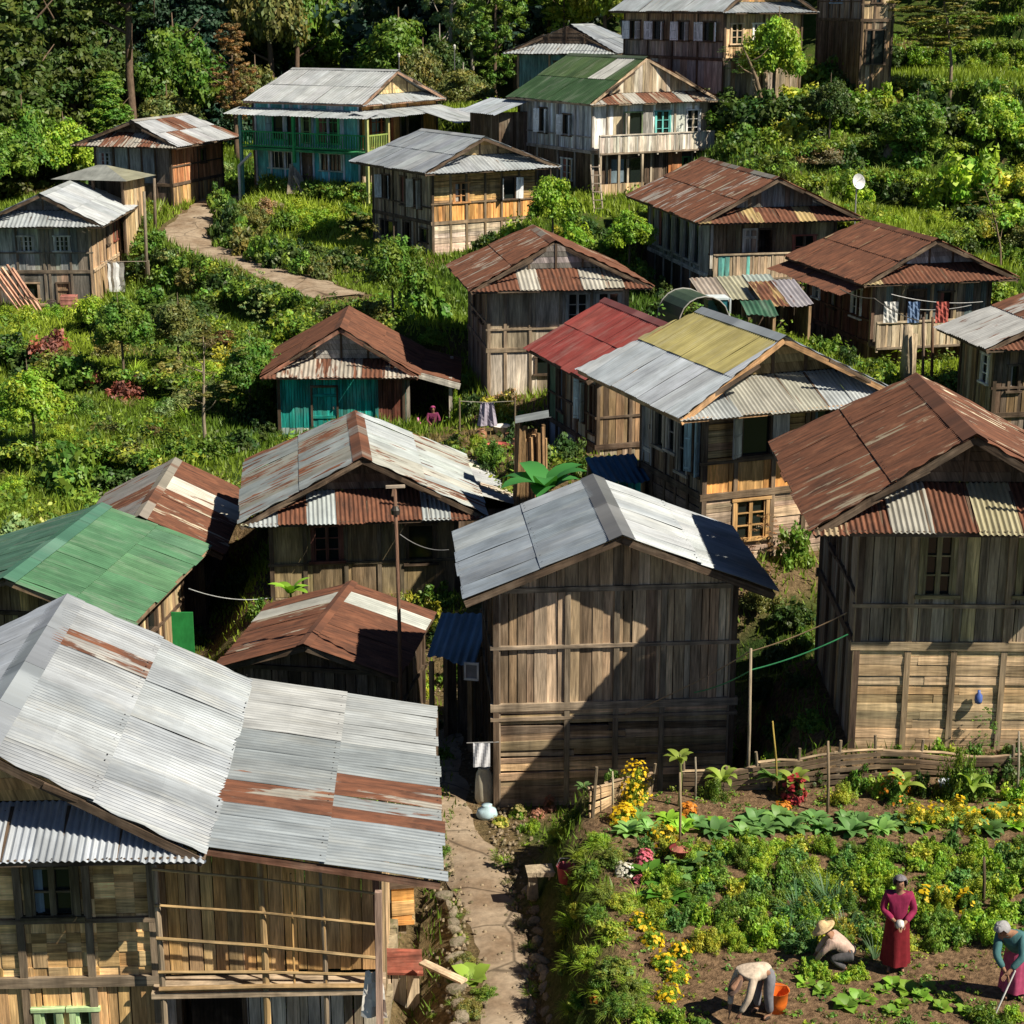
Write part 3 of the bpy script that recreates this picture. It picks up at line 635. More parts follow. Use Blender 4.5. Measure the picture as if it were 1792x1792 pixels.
def annex_A():
    W2, L, hb = hA['W2'], hA['L'], hA['hb']; mb = MB(); O = V(W2 - .12, 0, hb + .055); dz = .62; wd = 3.35; S = math.hypot(wd, dz)
    es = V(wd, 0, -dz) / S; eu = V(0, -1, 0); n = V(dz, 0, wd) / S
    W_ = (.42, .44, .45, 0); G_ = (.24, .275, .30, .10); GR = (.25, .28, .30, .40); RR = (.29, .28, .25, .60)
    pt = [(-3.4, -1.0, 0, .5, W_), (-3.4, -1.2, .5, 1.1, (.36, .39, .41, 0)), (-1.0, -.1, 0, 1.1, G_), (-.1, 1.5, 0, 1.1, GR), (1.5, 3.4, 0, 1.1, (.27, .31, .345, .16)), (.4, .8, .5, 1.1, RR), (.8, 1.2, 0, .5, RR), (1.2, 1.6, .0, .5, (.28, .27, .24, .62)), (1.2, 1.6, .5, 1.1, (.28, .27, .24, .7)), (.0, .4, .5, 1.1, (.28, .29, .28, .6))]
    def bot(u): return S + .06 * u / 3
    sheets(mb, O, eu, es, n, -L / 2 - .05, L / 2 - .25, lambda u: 0, bot, [(1, G_)], .1, .012, sw=.4, sl=1.7, patch=pt, seed=31)
    ro = mb.build('annex_roof', M['metal'], rA)
    fb = MB(); fb.bar(O + es * S + eu * (-L / 2) + V(-.05, 0, -.08), O + es * S + eu * (L / 2 - .3) + V(-.05, 0, -.08), .05, .1, WDARK); fb.bar(O + eu * (L / 2 - .3) + V(0, 0, -.08), O + es * S + eu * (L / 2 - .3) + V(0, 0, -.08), .05, .1, (.12, .06, .04)); fb.build('eave_board', M['wood'], ro)
    # recessed front wall and side wall
    x0, x1, yf, yb = hw + .05, hw + 3.25, -hl + .15, L / 2 - .4
    fr = (V(x0, yf, 0), V(1, 0, 0), V(0, -1, 0), V(0, 0, 1)); wb = MB(); w = x1 - x0
    [planks(wb, fr, w * i / 8, w * (i + 1) / 8, zf, hb - .12 - .62 * (hw + w * (i + 1) / 8 - W2 + .15) / 3.35, 'v', [(3, (.46, .28, .11)), (2, (.34, .22, .10)), (1, (.27, .17, .09))], w=.17) for i in range(8)]
    planks(wb, fr, 0, w, -1, zf - .1, 'v', 'pale', [(.25, 1.15, -1, zf - .25)], w=.18)
    planks(wb, (V(x1, yf, 0), V(0, 1, 0), V(1, 0, 0), V(0, 0, 1)), 0, yb - yf, -1, hb - .72, 'v', 'plank', w=.2)
    wb.build('annex_wall', M['wood'], rA)
    door(rA, fr, .25, 1.15, -1, zf - .25, 'brown', True)
    # bamboo porch rails, posts, floor
    bam = (.30, .205, .10); yp = yf - .42
    fl = MB(); fl.box(FR0, x0 - .1, x1 + .1, yp - .06, yf, zf - .14, zf - .05, (.26, .2, .14)); fl.build('porch_floor', M['wood'], rA)
    for (a, rr, t) in ((1.55, .055, bam), (2.42, .038, WGREY), (3.2, .055, WRED), (.05, .05, WGREY)):
        p = MB(); p.tube([(x0 + a, yp, -1.2), (x0 + a + .015, yp, zf + .3), (x0 + a - .01, yp + .02, hb - .1 - .17 * a)], [rr, rr * .95, rr * .85], t, 8); p.build('porch_post', M['wood'], rA)
    for (z0, z1, rr) in ((.30, .18, .024), (.85, .46, .026), (1.38, 1.0, .02), (1.95, 1.5, .02), (.02, .0, .04)):
        p = MB(); p.tube([(x0 + .02, yp - .06, zf + z0), (x0 + 1.5, yp - .07, zf + (z0 * .55 + z1 * .45) + .03), (x1 - .02, yp - .06, zf + z1)], rr, vary(bam, .2), 6); p.build('porch_rail', M['wood'], rA)
    for a in (1.98, 2.44): p = MB(); p.tube([(x0 + a, yp - .02, zf), (x0 + a, yp, hb - .6)], .018, WOCH, 5); p.build('porch_slat', M['wood'], rA)
annex_A()
# --- B: weathered barn
house('B', 'tall weathered plank barn with plain pale metal gable roof', dict(L=[(3, (.33, .39, .46, .02)), (2, (.27, .32, .38, .08)), (1, (.38, .43, .48, .02))], R=[(2, (.30, .33, .36, .02)), (1, (.26, .29, .33, .03))]),
    dict(F=dict(U=('v', 'barn'), D=('H', [(3, (.33, .245, .15)), (2, (.26, .19, .12)), (1, (.13, .1, .07))]), post=(.01, .30, .505, .70, .99), rail=(1.27, -.25), pt=(.21, .165, .12)), L=onewall('v', 'grey'), R=onewall('v', 'barn'), B=onewall('v', 'barn')),
    name='barn', cat='barn', lam=.1, amp=.016, gab=('v', 'barn'), cap=(.20, .21, .22, .25), fascia=WDARK, capw=.26)  # dark boards stand in for the shadow line under the roof edge
# --- C: big rusty roof on the right
house('C', 'large plank house with dark rust roof and striped skirt beside the kitchen garden', dict(L=[(4, (.42, .36, .26, .66)), (2, (.36, .29, .2, .74))], R=[(3, (.42, .36, .26, .6)), (2, (.42, .37, .28, .7))], S=[(4, (.44, .30, .2, .84)), (1, (.50, .45, .26, .3)), (1, (.46, .30, .12, .7))]),
    dict(F=dict(U=('v', [(3, (.24, .195, .135)), (2, (.19, .15, .1)), (1, (.28, .22, .12))]), D=('h', 'plank'), post=(0, .26, .49, .74, 1), rail=(.78,), win=[('U', .30, .47, 1.0, 2.1, 'c2', (.20, .17, .085)), ('U', .78, .92, 1.0, 2.1, 'c2', (.20, .17, .085))], pt=(.21, .16, .1)),
         L=onewall('v', 'grey', win=[('U', .3, .45, 1, 2, 'd')]), R=onewall('v', 'grey'), B=B_), lam=.1, amp=.018,
    patch={'S': [(-1.25, -1.0, 0, 1, (.46, .45, .40, .1)), (-.1, .55, 0, 1, (.50, .46, .30, .22)), (-3.1, -2.4, 0, 1, (.5, .4, .26, .5))]}, gab=('h', 'dark'), cap=(.3, .22, .18, .85), capw=.24)
# --- D: small rusty shed
house('D', 'small low shed under a rusty roof with one pale strip, behind the silver roof', dict(L=[(3, RSTL), (2, RST)], R=[(3, (.42, .34, .26, .9)), (2, RSTD)]),
    dict({'*': onewall('v', 'dark', post=(0, .5, 1))}), cat='shed', name='shed', lam=.11, amp=.014, patch={'R': [(-1.2, -.72, 0, .75, (.50, .53, .50, .12))], 'L': [(-1.2, -.7, 0, .8, (.5, .5, .45, .2))]}, gab=('v', 'dark'), cap=(.3, .24, .2, .7), capw=.15)
# --- E: patchwork roof
cE = [(3, (.32, .36, .37, .36)), (2, (.29, .30, .275, .42)), (1, (.28, .25, .21, .72))]
rE, hE, hwE, hlE, zfE = house('E', 'house with patchwork grey, cream and rust roof behind the tall bare pole', dict(L=[(3, (.30, .34, .35, .42)), (2, (.29, .30, .27, .48)), (1, (.28, .26, .23, .62))], R=cE, S=[(2, (.48, .53, .56, .1)), (2, (.46, .30, .2, .84)), (2, (.52, .52, .36, .14)), (1, (.40, .44, .46, .2))]),
    dict(F=dict(U=('p', [(3, (.21, .155, .085)), (2, (.16, .115, .07)), (1, (.26, .2, .1))]), D=('p', 'brown'), post=(0, .18, .40, .58, .7, 1), rail=(.92,), win=[('U', .22, .38, 1.0, 1.95, 'c2', (.12, .05, .04)), ('U', .73, .88, .85, 1.9, 'd')], pt=(.10, .08, .055)), L=onewall('v', 'dark'), R=onewall('v', 'dark'), B=B_),
    lam=.12, amp=.018, patch={'R': [(2.0, 2.35, .1, .8, (.3, .2, .15, .96)), (-3.2, -1.0, 0, .7, (.34, .38, .41, .2))], 'S': [(-2.3, -1.6, 0, 1, (.44, .28, .18, .88)), (-.8, 0, 0, 1, (.42, .28, .2, .85)), (.7, 1.4, 0, 1, (.44, .34, .2, .7)), (-1.6, -.8, 0, 1, (.5, .56, .58, .03))]}, gab=('h', 'dark'), cap=(.36, .30, .26, .6), capw=.26)
def annex_E():
    W2, L, hb = hE['W2'], hE['L'], hE['hb']; mb = MB(); O = V(W2 - .35, 0, hb - .02); wd, dz = 2.0, .62; S = math.hypot(wd, dz)
    es = V(wd, 0, -dz) / S; n = V(dz, 0, wd) / S
    sheets(mb, O, V(0, -1, 0), es, n, -L / 2 + .1, L / 2 - 2.6, lambda u: 0, lambda u: S + .25 * math.sin(u * 1.7), [(1, (.52, .52, .44, .2)), (1, (.5, .45, .36, .45)), (1, (.36, .38, .4, .2))], .12, .018, seed=9)
    mb.build('lean_to_roof', M['metal'], rE)
    wb = MB(); planks(wb, (V(W2 + 1.2, -L / 2 + 3, 0), V(0, 1, 0), V(1, 0, 0), V(0, 0, 1)), 0, L - 3.6, -1.2, hb - .6, 'v', 'dark'); planks(wb, (V(hwE, -L / 2 + 2.9, 0), V(1, 0, 0), V(0, -1, 0), V(0, 0, 1)), 0, W2 + 1.2 - hwE, -1.2, hb - .6, 'v', 'dark'); wb.build('lean_to_wall', M['wood'], rE)
annex_E()
# --- F: green roof
rF, hF, *_ = house('F', 'house with a plain painted green metal roof behind the silver roof on the left', dict(L=[(1, (.09, .20, .14, 0))], R=[(3, (.105, .255, .135, .0)), (1, (.13, .29, .15, 0)), (1, (.12, .26, .155, .04))]),
    dict(R=dict(U=('v', 'plank'), D=('v', 'dark'), post=(0, .33, .66, 1), win=[('U', .42, .58, .1, 1.9, 'd')]), F=onewall('v', [(2, (.26, .2, .1)), (1, (.2, .15, .08))]), L=onewall('v', 'dark'), B=B_), lam=.11, amp=.008, gab=('v', 'ochre'), cap=(.10, .26, .18, 0), fascia=(.2, .14, .09), capw=.3)
# --- G: patchy rust shed
house('G', 'low shed with patchy rust and cream sheets sloping beside the green roof', dict(L=[(2, (.3, .29, .28, .4)), (1, RSTL)], R=[(4, RST), (2, RSTL), (1, (.46, .40, .3, .5))]), dict({'*': onewall('v', 'dark', post=(0, 1))}), name='shed', cat='shed', lam=.13, amp=.015,
    patch={'R': [(-2.6, -2.2, .08, .6, (.52, .50, .44, .15)), (-1.2, -.75, .1, .75, (.54, .52, .46, .2)), (-.4, 0, .1, .7, (.50, .48, .42, .3))]}, gab=('v', 'dark'), cap=(.42, .38, .32, .4), base_ext=.5)
# --- I: teal house
rI, hI, hwI, hlI, zfI = house('I', 'small teal walled house with red brown gable roof and open porch', dict(L=[(1, (.34, .25, .2, .93))], R=[(3, (.36, .16, .11, .86)), (2, (.34, .14, .1, .9))], S=[(3, (.42, .24, .17, .74)), (2, (.48, .44, .38, .45))]),
    dict(F=dict(Us=[(0, .78, 'c', 'teal', .3), (.78, 1, 'c', [(1, (.14, .05, .035))], 0), (0, .78, 'c', [(1, (.36, .44, .42)), (1, (.42, .46, .42))], -.1, .3)], D=('v', 'red'), post=(0, .78, 1), rail=(), win=[('U', .27, .46, .35, 1.8, 'doorteal')], pt=(.03, .16, .15)), L=onewall('v', 'red'), R=onewall('v', 'dark', win=[('U', .2, .45, .05, 1.9, 'door_open')]), B=B_), lam=.16, amp=.018,  # dark palette of the right wall paints the shade inside the porch
    gab=('h', [(2, (.34, .33, .32)), (1, (.25, .24, .23))]), cap=(.3, .13, .09, .7), fascia=(.2, .09, .06))
def porch_I():
    W2, L, hb = hI['W2'], hI['L'], hI['hb']; O = V(W2 - .3, 0, hb + .06); wd, dz = 1.75, .5; S = math.hypot(wd, dz); mb = MB()
    sheets(mb, O, V(0, -1, 0), V(wd, 0, -dz) / S, V(dz, 0, wd) / S, -L / 2, L / 2 - .9, lambda u: 0, lambda u: S, [(2, (.3, .13, .09, .9)), (1, (.36, .16, .1, .8))], .16, .018, seed=4)
    ro = mb.build('porch_roof', M['metal'], rI)
    b = MB(); b.bar(O + V(0, -L / 2 + .88, -.12), O + V(wd, -L / 2 + .88, -dz - .12), .05, .22, (.42, .40, .36)); b.build('barge_board', M['wood'], ro)
    for (x, y) in ((W2 - .45, -L / 2 + 1.0), (W2 + 1.1, -L / 2 + 1.05), (W2 + 1.1, L / 2 - .5)):
        p = MB(); p.box(FR0, x - .06, x + .06, y - .06, y + .06, -1, hb - .25, (.30, .27, .23)); p.build('porch_post', M['wood'], rI)
    f = MB(); f.box(FR0, hwI, W2 + 1.3, -L / 2 + .8, L / 2 - .4, -.9, .04, (.16, .13, .1)); f.build('porch_floor', M['wood'], rI)
porch_I()
# --- J
house('J', 'two storey plank house with rust brown roof and cream striped skirt in the village centre', dict(L=[(4, (.44, .40, .34, .64)), (2, (.42, .37, .28, .74))], R=rusty, S=[(3, (.42, .25, .17, .84)), (1, (.52, .50, .44, .3))]),
    dict(F=dict(U=('p', [(3, (.26, .225, .17)), (2, (.33, .30, .25)), (1, (.18, .14, .09))]), D=('p', [(2, (.36, .28, .18)), (2, (.40, .36, .30)), (1, WGREY)]), post=(0, .12, .3, .52, .74, 1), rail=(.75,), win=[('U', .56, .72, .85, 1.95, 'c2', (.34, .33, .3)), ('U', .78, .95, .85, 1.95, 'c2', (.3, .3, .28)), ('D', .34, .62, .75, 1.35, 'd')]),
         L=onewall('v', 'grey', win=[('U', .25, .4, .8, 1.9, 'd'), ('U', .6, .75, .8, 1.9, 'd')]), R=onewall('v', 'grey'), B=B_), lam=.16, amp=.02, patch={'S': [(-2.45, -2.1, 0, 1, (.52, .50, .44, .2)), (-1.25, -1.0, 0, 1, (.55, .53, .47, .2)), (.0, .25, 0, 1, (.55, .53, .47, .2)), (1.0, 1.25, 0, 1, (.55, .53, .47, .2)), (1.9, 2.6, 0, 1, (.5, .48, .4, .3))]}, gab=('h', [(1, (.22, .20, .19)), (1, (.15, .135, .12))]), cap=(.40, .36, .3, .5), postt=(.2, .155, .11))
# --- K red
house('K', 'house with a plain brick red painted metal roof behind the yellow and grey roof', dict(L=[(3, (.34, .075, .065, .03)), (1, (.38, .10, .085, .05))], R=[(1, (.3, .07, .06, .05))]),
    dict(L=dict(Us=[(0, .35, 'p', 'green'), (.35, .6, 'v', 'brown'), (.6, 1, 'p', [(1, (.30, .30, .20)), (1, (.36, .34, .26))])], D=('p', 'slate'), post=(0, .18, .35, .6, .8, 1), win=[('U', .22, .32, .5, 1.9, 'd'), ('U', .66, .76, .6, 1.9, 's1t'), ('U', .86, .94, .4, 1.9, 'd')]), F=onewall('v', 'brown'), R=onewall('v', 'brown'), B=B_), lam=.16, amp=.014, gab=('v', 'brown'), cap=(.30, .10, .09, .2))
# --- L yellow/grey
house('L', 'house with half yellow, half pale grey roof and ochre panelled front', dict(L=[(3, (.46, .51, .57, 0)), (1, (.52, .56, .60, 0))], R=zgrey, S=[(3, (.50, .54, .56, .08)), (1, (.48, .48, .42, .2))]),
    dict(F=dict(Us=[(0, 1, 'h', 'ochre', .86), (0, 1, 'p', 'orange', 0, .86)], D=('h', [(2, (.36, .27, .19)), (1, (.3, .22, .16))]), post=(0, .24, .53, .78, 1), rail=(.84,), win=[('U', .27, .51, .95, 2.0, 's1'), ('D', .24, .50, .55, 1.5, 'c2', (.40, .24, .10)), ('U', .82, .96, .95, 2.0, 'd')], pt=(.12, .085, .055)),
         L=dict(U=('v', 'brown'), D=('h', 'dark'), post=(0, .2, .4, .58, .78, 1), rail=(), win=[('U', .02, .17, .1, 2.1, 'doorpale'), ('U', .22, .38, .7, 2.1, 'd', (.3, .26, .2)), ('U', .42, .56, .75, 2.15, 'c1', (.34, .3, .25)), ('U', .60, .76, .35, 2.15, 'c1', (.30, .27, .22)), ('U', .83, .95, .5, 2.1, 's1t')]), R=onewall('v', 'brown'), B=B_), lam=.11, amp=.014,
    patch={'L': [(-3.5, 2.45, 0, .52, (.42, .37, .15, .03)), ]}, gab=('h', [(2, (.26, .2, .1)), (1, (.17, .12, .06))]), cap=(.38, .42, .46, .02), fascia=(.34, .20, .10))
# --- M
rM, hM, hwM, hlM, zfM = house('M', 'long rust roofed house with a row of tall windows along its side wall', dict(L=[(4, (.40, .38, .35, .60)), (2, (.42, .37, .28, .74)), (1, RSTL)], R=rusty, S=[(3, (.44, .27, .18, .84)), (1, (.5, .38, .18, .4))]),
    dict(L=dict(U=('p', 'slate'), D=('p', 'dark'), post=(0, .14, .28, .42, .57, .71, .86, 1), rail=(), pt=(.40, .39, .36), win=[('U', .02 + .143 * i, .12 + .143 * i, .35, 2.0, 'd', (.36, .36, .33)) for i in range(6)]),
         F=dict(U=('v', [(2, (.17, .12, .07)), (1, (.26, .2, .11))]), D=('v', 'dark'), post=(0, .25, .5, .75, 1), win=[('U', .26, .36, .05, 1.9, 'doorpale'), ('U', .38, .5, .05, 1.9, 'door_open', (.2, .35, .36)), ('U', .66, .84, .3, 1.6, 'c2', (.25, .08, .06))]), R=onewall('v', 'grey'), B=B_), lam=.2, amp=.02, gab=('v', [(2, (.13, .15, .16)), (1, (.09, .08, .07))]), cap=(.36, .34, .3, .5))
def balcony(root, hw, y, z, W, pal, hgt=.95, post=5, d=.5, rail=(.3, .24, .17), kind='v', x0=None):
    f = MB(); x0 = -hw if x0 is None else x0; fr = (V(x0, y - d, 0), V(1, 0, 0), V(0, -1, 0), V(0, 0, 1)); f.box(FR0, x0, x0 + W, y - d - .05, y, z - .1, z - .02, (.2, .16, .12))
    fl = f.build('balcony_floor', M['wood'], root); b = MB(); planks(b, fr, 0, W, z - .02, z + hgt, kind, pal, w=.14); b.build('balcony_panel', M['wood'], root)
    r = MB(); r.box(fr, -.05, W + .05, -.05, .05, z + hgt, z + hgt + .06, rail)
    for i in range(post): a = W * i / (post - 1); r.box(fr, a - .04, a + .04, -.06, .02, z - .2, z + hgt, rail)
    r.build('balcony_rail', M['wood'], root)
balcony(rM, hwM, -hlM, zfM, 2 * hwM * .62, [(3, (.34, .26, .18)), (.5, (.12, .36, .33)), (2, (.28, .2, .13))], post=5)
# --- N
rN, hN, hwN, hlN, zfN = house('N', 'rust roofed house with reddish plank side wall and white windows', dict(L=[(5, (.40, .30, .18, .76)), (1, (.44, .34, .2, .66))], R=rusty, S=[(4, (.42, .25, .17, .88)), (1, (.5, .4, .22, .4))]),
    dict(L=dict(U=('v', 'red'), D=('v', 'dark'), post=(0, .3, .55, .8, 1), rail=(.85,), win=[('U', .10, .2, .95, 1.75, 'c1', (.6, .62, .62)), ('U', .36, .46, .8, 1.9, 'd'), ('U', .70, .84, .8, 1.85, 'c2', (.62, .64, .64))], pt=(.09, .05, .035)),
         F=dict(U=('v', [(2, (.15, .13, .1)), (1, (.12, .16, .16))]), D=('v', 'dark'), post=(0, .25, .5, .7, 1), rail=(), win=[('U', .3, .44, .05, 1.9, 'doordark'), ('U', .56, .68, .8, 1.8, 'd')], pt=(.27, .21, .13)), R=onewall('v', 'grey'), B=B_), lam=.18, amp=.02, gab=('h', [(2, (.34, .33, .33)), (1, (.26, .25, .25))]), cap=(.3, .2, .15, .8))
balcony(rN, hwN, -hlN, zfN, 2 * hwN, [(3, (.42, .34, .23)), (1, (.36, .30, .22))], hgt=.85, post=6, d=.55, rail=(.40, .33, .24))
def pent_N():
    O = V(-hN['W2'] + .35, 0, hN['hb'] - .12); wd, dz = 1.05, .34; S = math.hypot(wd, dz); mb = MB()
    sheets(mb, O, V(0, -1, 0), V(-wd, 0, -dz) / S, V(-dz, 0, wd) / S, -hN['L'] / 2 + .1, hN['L'] / 2 - .4, lambda u: 0, lambda u: S, [(3, (.42, .22, .15, .85)), (1, (.4, .3, .2, .9))], .18, .018, seed=12); mb.build('pent_roof', M['metal'], rN)
pent_N()
# --- O
house('O', 'grey plank house with streaky rust and zinc roof cut by the right edge', dict(L=[(3, (.46, .46, .44, .56)), (2, (.46, .44, .4, .64)), (1, (.50, .52, .53, .3))], R=rusty),
    dict(L=dict(U=('v', 'grey'), D=('v', 'grey'), post=(0, .5, 1), rail=(), win=[('U', .62, .82, .95, 1.85, 'c1', (.6, .6, .62))]), F=dict(U=('v', 'brown'), D=('v', 'grey'), post=(0, .2, .5, 1), rail=(.9,), win=[('U', .08, .14, .8, 1.6, 'd')]), R=onewall('v', 'grey'), B=B_), lam=.16, amp=.02, patch={'L': [(-2.2, 2.2, .68, 1.1, (.50, .51, .51, .36))]}, gab=('v', 'grey'), cap=(.2, .14, .12, .8))
# --- P
house('P', 'two storey timber house with plain grey roof and a row of orange panels', dict(L=zgrey, R=zgrey, S=[(1, (.44, .48, .51, .02))]),
    dict(F=dict(Us=[(0, 1, 'h', 'ochre', .85), (0, 1, 'v', 'orange', .05, .85)], D=('h', [(2, (.42, .33, .26)), (1, (.36, .28, .22))]), post=(0, .17, .32, .5, .66, .83, 1), rail=(.88,), win=[('U', .20, .34, .92, 1.75, 'c2', (.40, .2, .08)), ('U', .67, .8, .92, 1.9, 's1w')], pt=(.15, .11, .07)),
         L=dict(U=('v', [(2, (.30, .24, .17)), (1, (.22, .17, .12))]), D=('v', 'grey'), post=(0, .2, .35, .55, .75, 1), rail=(.7,), win=[('U', .16, .28, .75, 1.85, 's1w'), ('U', .48, .58, .6, 1.9, 'd'), ('U', .70, .82, .6, 1.9, 's1'), ('D', .12, .4, .5, 1.2, 'd'), ('D', .52, .63, -.2, 1.35, 'door_open'), ('D', .80, .92, .6, 1.2, 'd')]), R=onewall('v', 'brown'), B=B_), lam=.2, amp=.016, gab=('h', [(1, WOCH), (1, (.36, .27, .14))]), cap=(.42, .46, .48, .02))
# --- Q green balcony house: the long side with the balcony faces the camera
rQ, hQ, hwQ, hlQ, zfQ = house('Q', 'two storey turquoise house with green balcony railing and two tier pale metal roof', dict(L=[(1, (.52, .55, .57, 0))], R=[(1, (.5, .53, .55, 0))], S=[(1, (.46, .50, .53, 0))]),
    dict(L=dict(U=('p', [(2, (.10, .32, .34)), (1, (.36, .42, .46))]), D=('p', 'tealb'), post=(.02, .16, .29, .44, .56, .70, .84, .98), rail=(), pt=(.40, .44, .50), win=[('U', .18, .30, .4, 1.95, 's1t', (.06, .42, .16)), ('U', .34, .42, .05, 1.95, 'doordark'), ('U', .46, .54, .3, 1.95, 'c1', (.2, .3, .12)), ('U', .60, .80, .3, 1.9, 'c2', (.08, .38, .14)), ('D', .14, .36, .75, 1.6, 'b1', (.30, .38, .34)), ('D', .44, .54, 0, 1.75, 'doordark'), ('D', .62, .82, .75, 1.6, 'b1', (.30, .38, .34))]),
         F=dict(U=('p', 'orange'), D=('p', 'pale'), post=(0, .3, .6, 1), rail=(), win=[('U', .12, .4, .3, 1.9, 'c2', (.3, .08, .04)), ('U', .5, .8, .3, 1.9, 'd')]), R=onewall('v', 'brown'), B=B_), lam=.2, amp=.014, gab=('h', [(1, (.42, .33, .17)), (1, (.36, .27, .14))]), cap=(.52, .54, .55, 0), fascia=(.22, .14, .10), base_ext=.9)
def veranda_Q():
    hb = hQ['hb']; L = hQ['L']; d = 1.15; z1 = hb - .34; GRN = (.035, .30, .10); YG = (.28, .38, .10)
    for nm, O, eu, es_, u0, u1 in (('veranda_roof', V(-hwQ - .02, 0, z1), V(0, -1, 0), V(-1, 0, -.22), -hlQ - .9, hlQ + 1.35), ('veranda_roof', V(0, -hlQ - .02, z1), V(-1, 0, 0), V(0, -1, -.22), -hwQ - .2, hwQ + 1.0)):
        es = es_.normalized(); n = eu.cross(es); n = n if n.z > 0 else -n; mb = MB(); wd = d + .35 if eu.y else 1.5
        sheets(mb, O, eu, es, n, u0, u1, lambda u: 0, lambda u: wd, [(1, (.52, .56, .58, 0)), (1, (.46, .5, .53, 0))], .2, .014, seed=2); mb.build(nm, M['metal'], rQ)
    mb = MB(); sheets(mb, V(1.2, -hlQ - 1.3, z1 - .2), V(-1, 0, 0), V(0, -1, -.28).normalized(), V(0, -.27, .96), -3.2, 1.0, lambda u: 0, lambda u: 2.1, [(1, (.48, .52, .56, 0))], .2, .014, seed=3); mb.build('porch_roof', M['metal'], rQ)
    z = zfQ; fl = MB(); fl.box(FR0, -hwQ - d, -hwQ, -hlQ - d, hlQ + .1, z - .14, z - .02, (.03, .2, .08)); fl.box(FR0, -hwQ, -hwQ + 2.2, -hlQ - d, -hlQ, z - .14, z - .02, (.2, .28, .08)); fl.build('balcony_floor', M['wood'], rQ)
    for (x0, y0, x1, y1, t) in ((-hwQ - d, hlQ + .1, -hwQ - d, -hlQ - d, GRN), (-hwQ - d, -hlQ - d, -hwQ + .8, -hlQ - d, YG)):
        r = MB(); p, q = V(x0, y0, z), V(x1, y1, z); n = int((q - p).length / .16)
        r.bar(p + V(0, 0, .84), q + V(0, 0, .84), .07, .07, t); r.bar(p + V(0, 0, .1), q + V(0, 0, .1), .05, .06, t)
        for i in range(n + 1): a = p.lerp(q, i / n); r.bar(a + V(0, 0, .05), a + V(0, 0, .84), .06, .035, vary(t, .2), up=V(0, 1, 0))
        r.build('balcony_railing', M['plaster'], rQ)
    for (x, y, t, zb0) in ((-hwQ - d, hlQ, (.12, .3, .26), 0), (-hwQ - d, -hlQ - d, (.42, .44, .18), 0), (-hwQ + .8, -hlQ - d, (.42, .38, .16), z), (-hwQ - d, 0, GRN, z)):
        p = MB(); p.box(FR0, x - .075, x + .075, y - .075, y + .075, zb0 - .7, z1 - .25, t); p.build('veranda_post', M['plaster'], rQ)
veranda_Q()
# --- R
house('R', 'low bungalow with streaked zinc roof and orange plank side below the forest', dict(L=zgrey, R=[(3, (.48, .50, .53, .2)), (2, (.42, .36, .30, .6)), (1, (.54, .57, .6, .05))], S=[(1, (.42, .38, .33, .58)), (1, (.44, .42, .38, .4))]),
    dict(F=dict(U=('p', 'slate'), D=('p', 'dark'), post=(0, .25, .45, .62, .8, 1), rail=(), win=[('U', .06, .2, 1.0, 1.6, 'c2', (.3, .32, .33))]), R=dict(U=('v', [(3, (.36, .175, .085)), (1, (.30, .13, .06))]), D=('v', 'ochre'), post=(0, .5, 1), win=[('U', .56, .66, .9, 1.6, 'd')]), L=onewall('v', 'grey'), B=B_), lam=.2, amp=.016, gab=('h', 'dark'), cap=(.44, .43, .4, .2))
# --- S
house('S', 'two storey grey panelled house with pale ribbed roof at the left edge', dict(L=zgrey, R=[(2, (.54, .58, .61, 0)), (1, (.46, .5, .54, 0))], S=[(1, (.44, .48, .51, .03))]),
    dict(F=dict(U=('p', 'slate'), D=('p', [(2, (.12, .11, .095)), (1, (.26, .19, .14))]), post=(0, .22, .5, .55, .78, 1), rail=(.9,), win=[('U', .62, .78, 1.0, 1.65, 'c3', (.36, .36, .34)), ('U', .24, .40, 1.0, 1.65, 'c3', (.34, .34, .33)), ('D', .62, .74, -.2, 1.1, 'doorbrown'), ('D', .28, .42, .4, 1.1, 'd', (.3, .22, .15))], pt=(.14, .115, .09)),
         R=dict(U=('v', [(3, (.42, .29, .18)), (1, (.34, .21, .12))]), D=('v', 'plank'), post=(0, .2, .4, .6, .8, 1), rail=(), win=[('U', .5, .6, .8, 1.7, 'd'), ('U', .74, .86, .8, 1.7, 'd', (.2, .06, .04)), ('D', .5, .6, 0, 1.6, 'd')], pt=(.30, .22, .15)), L=onewall('v', 'grey'), B=B_), lam=.2, amp=.018, gab=('h', [(1, (.14, .15, .15)), (1, (.1, .1, .1))]), cap=(.46, .5, .52, 0))
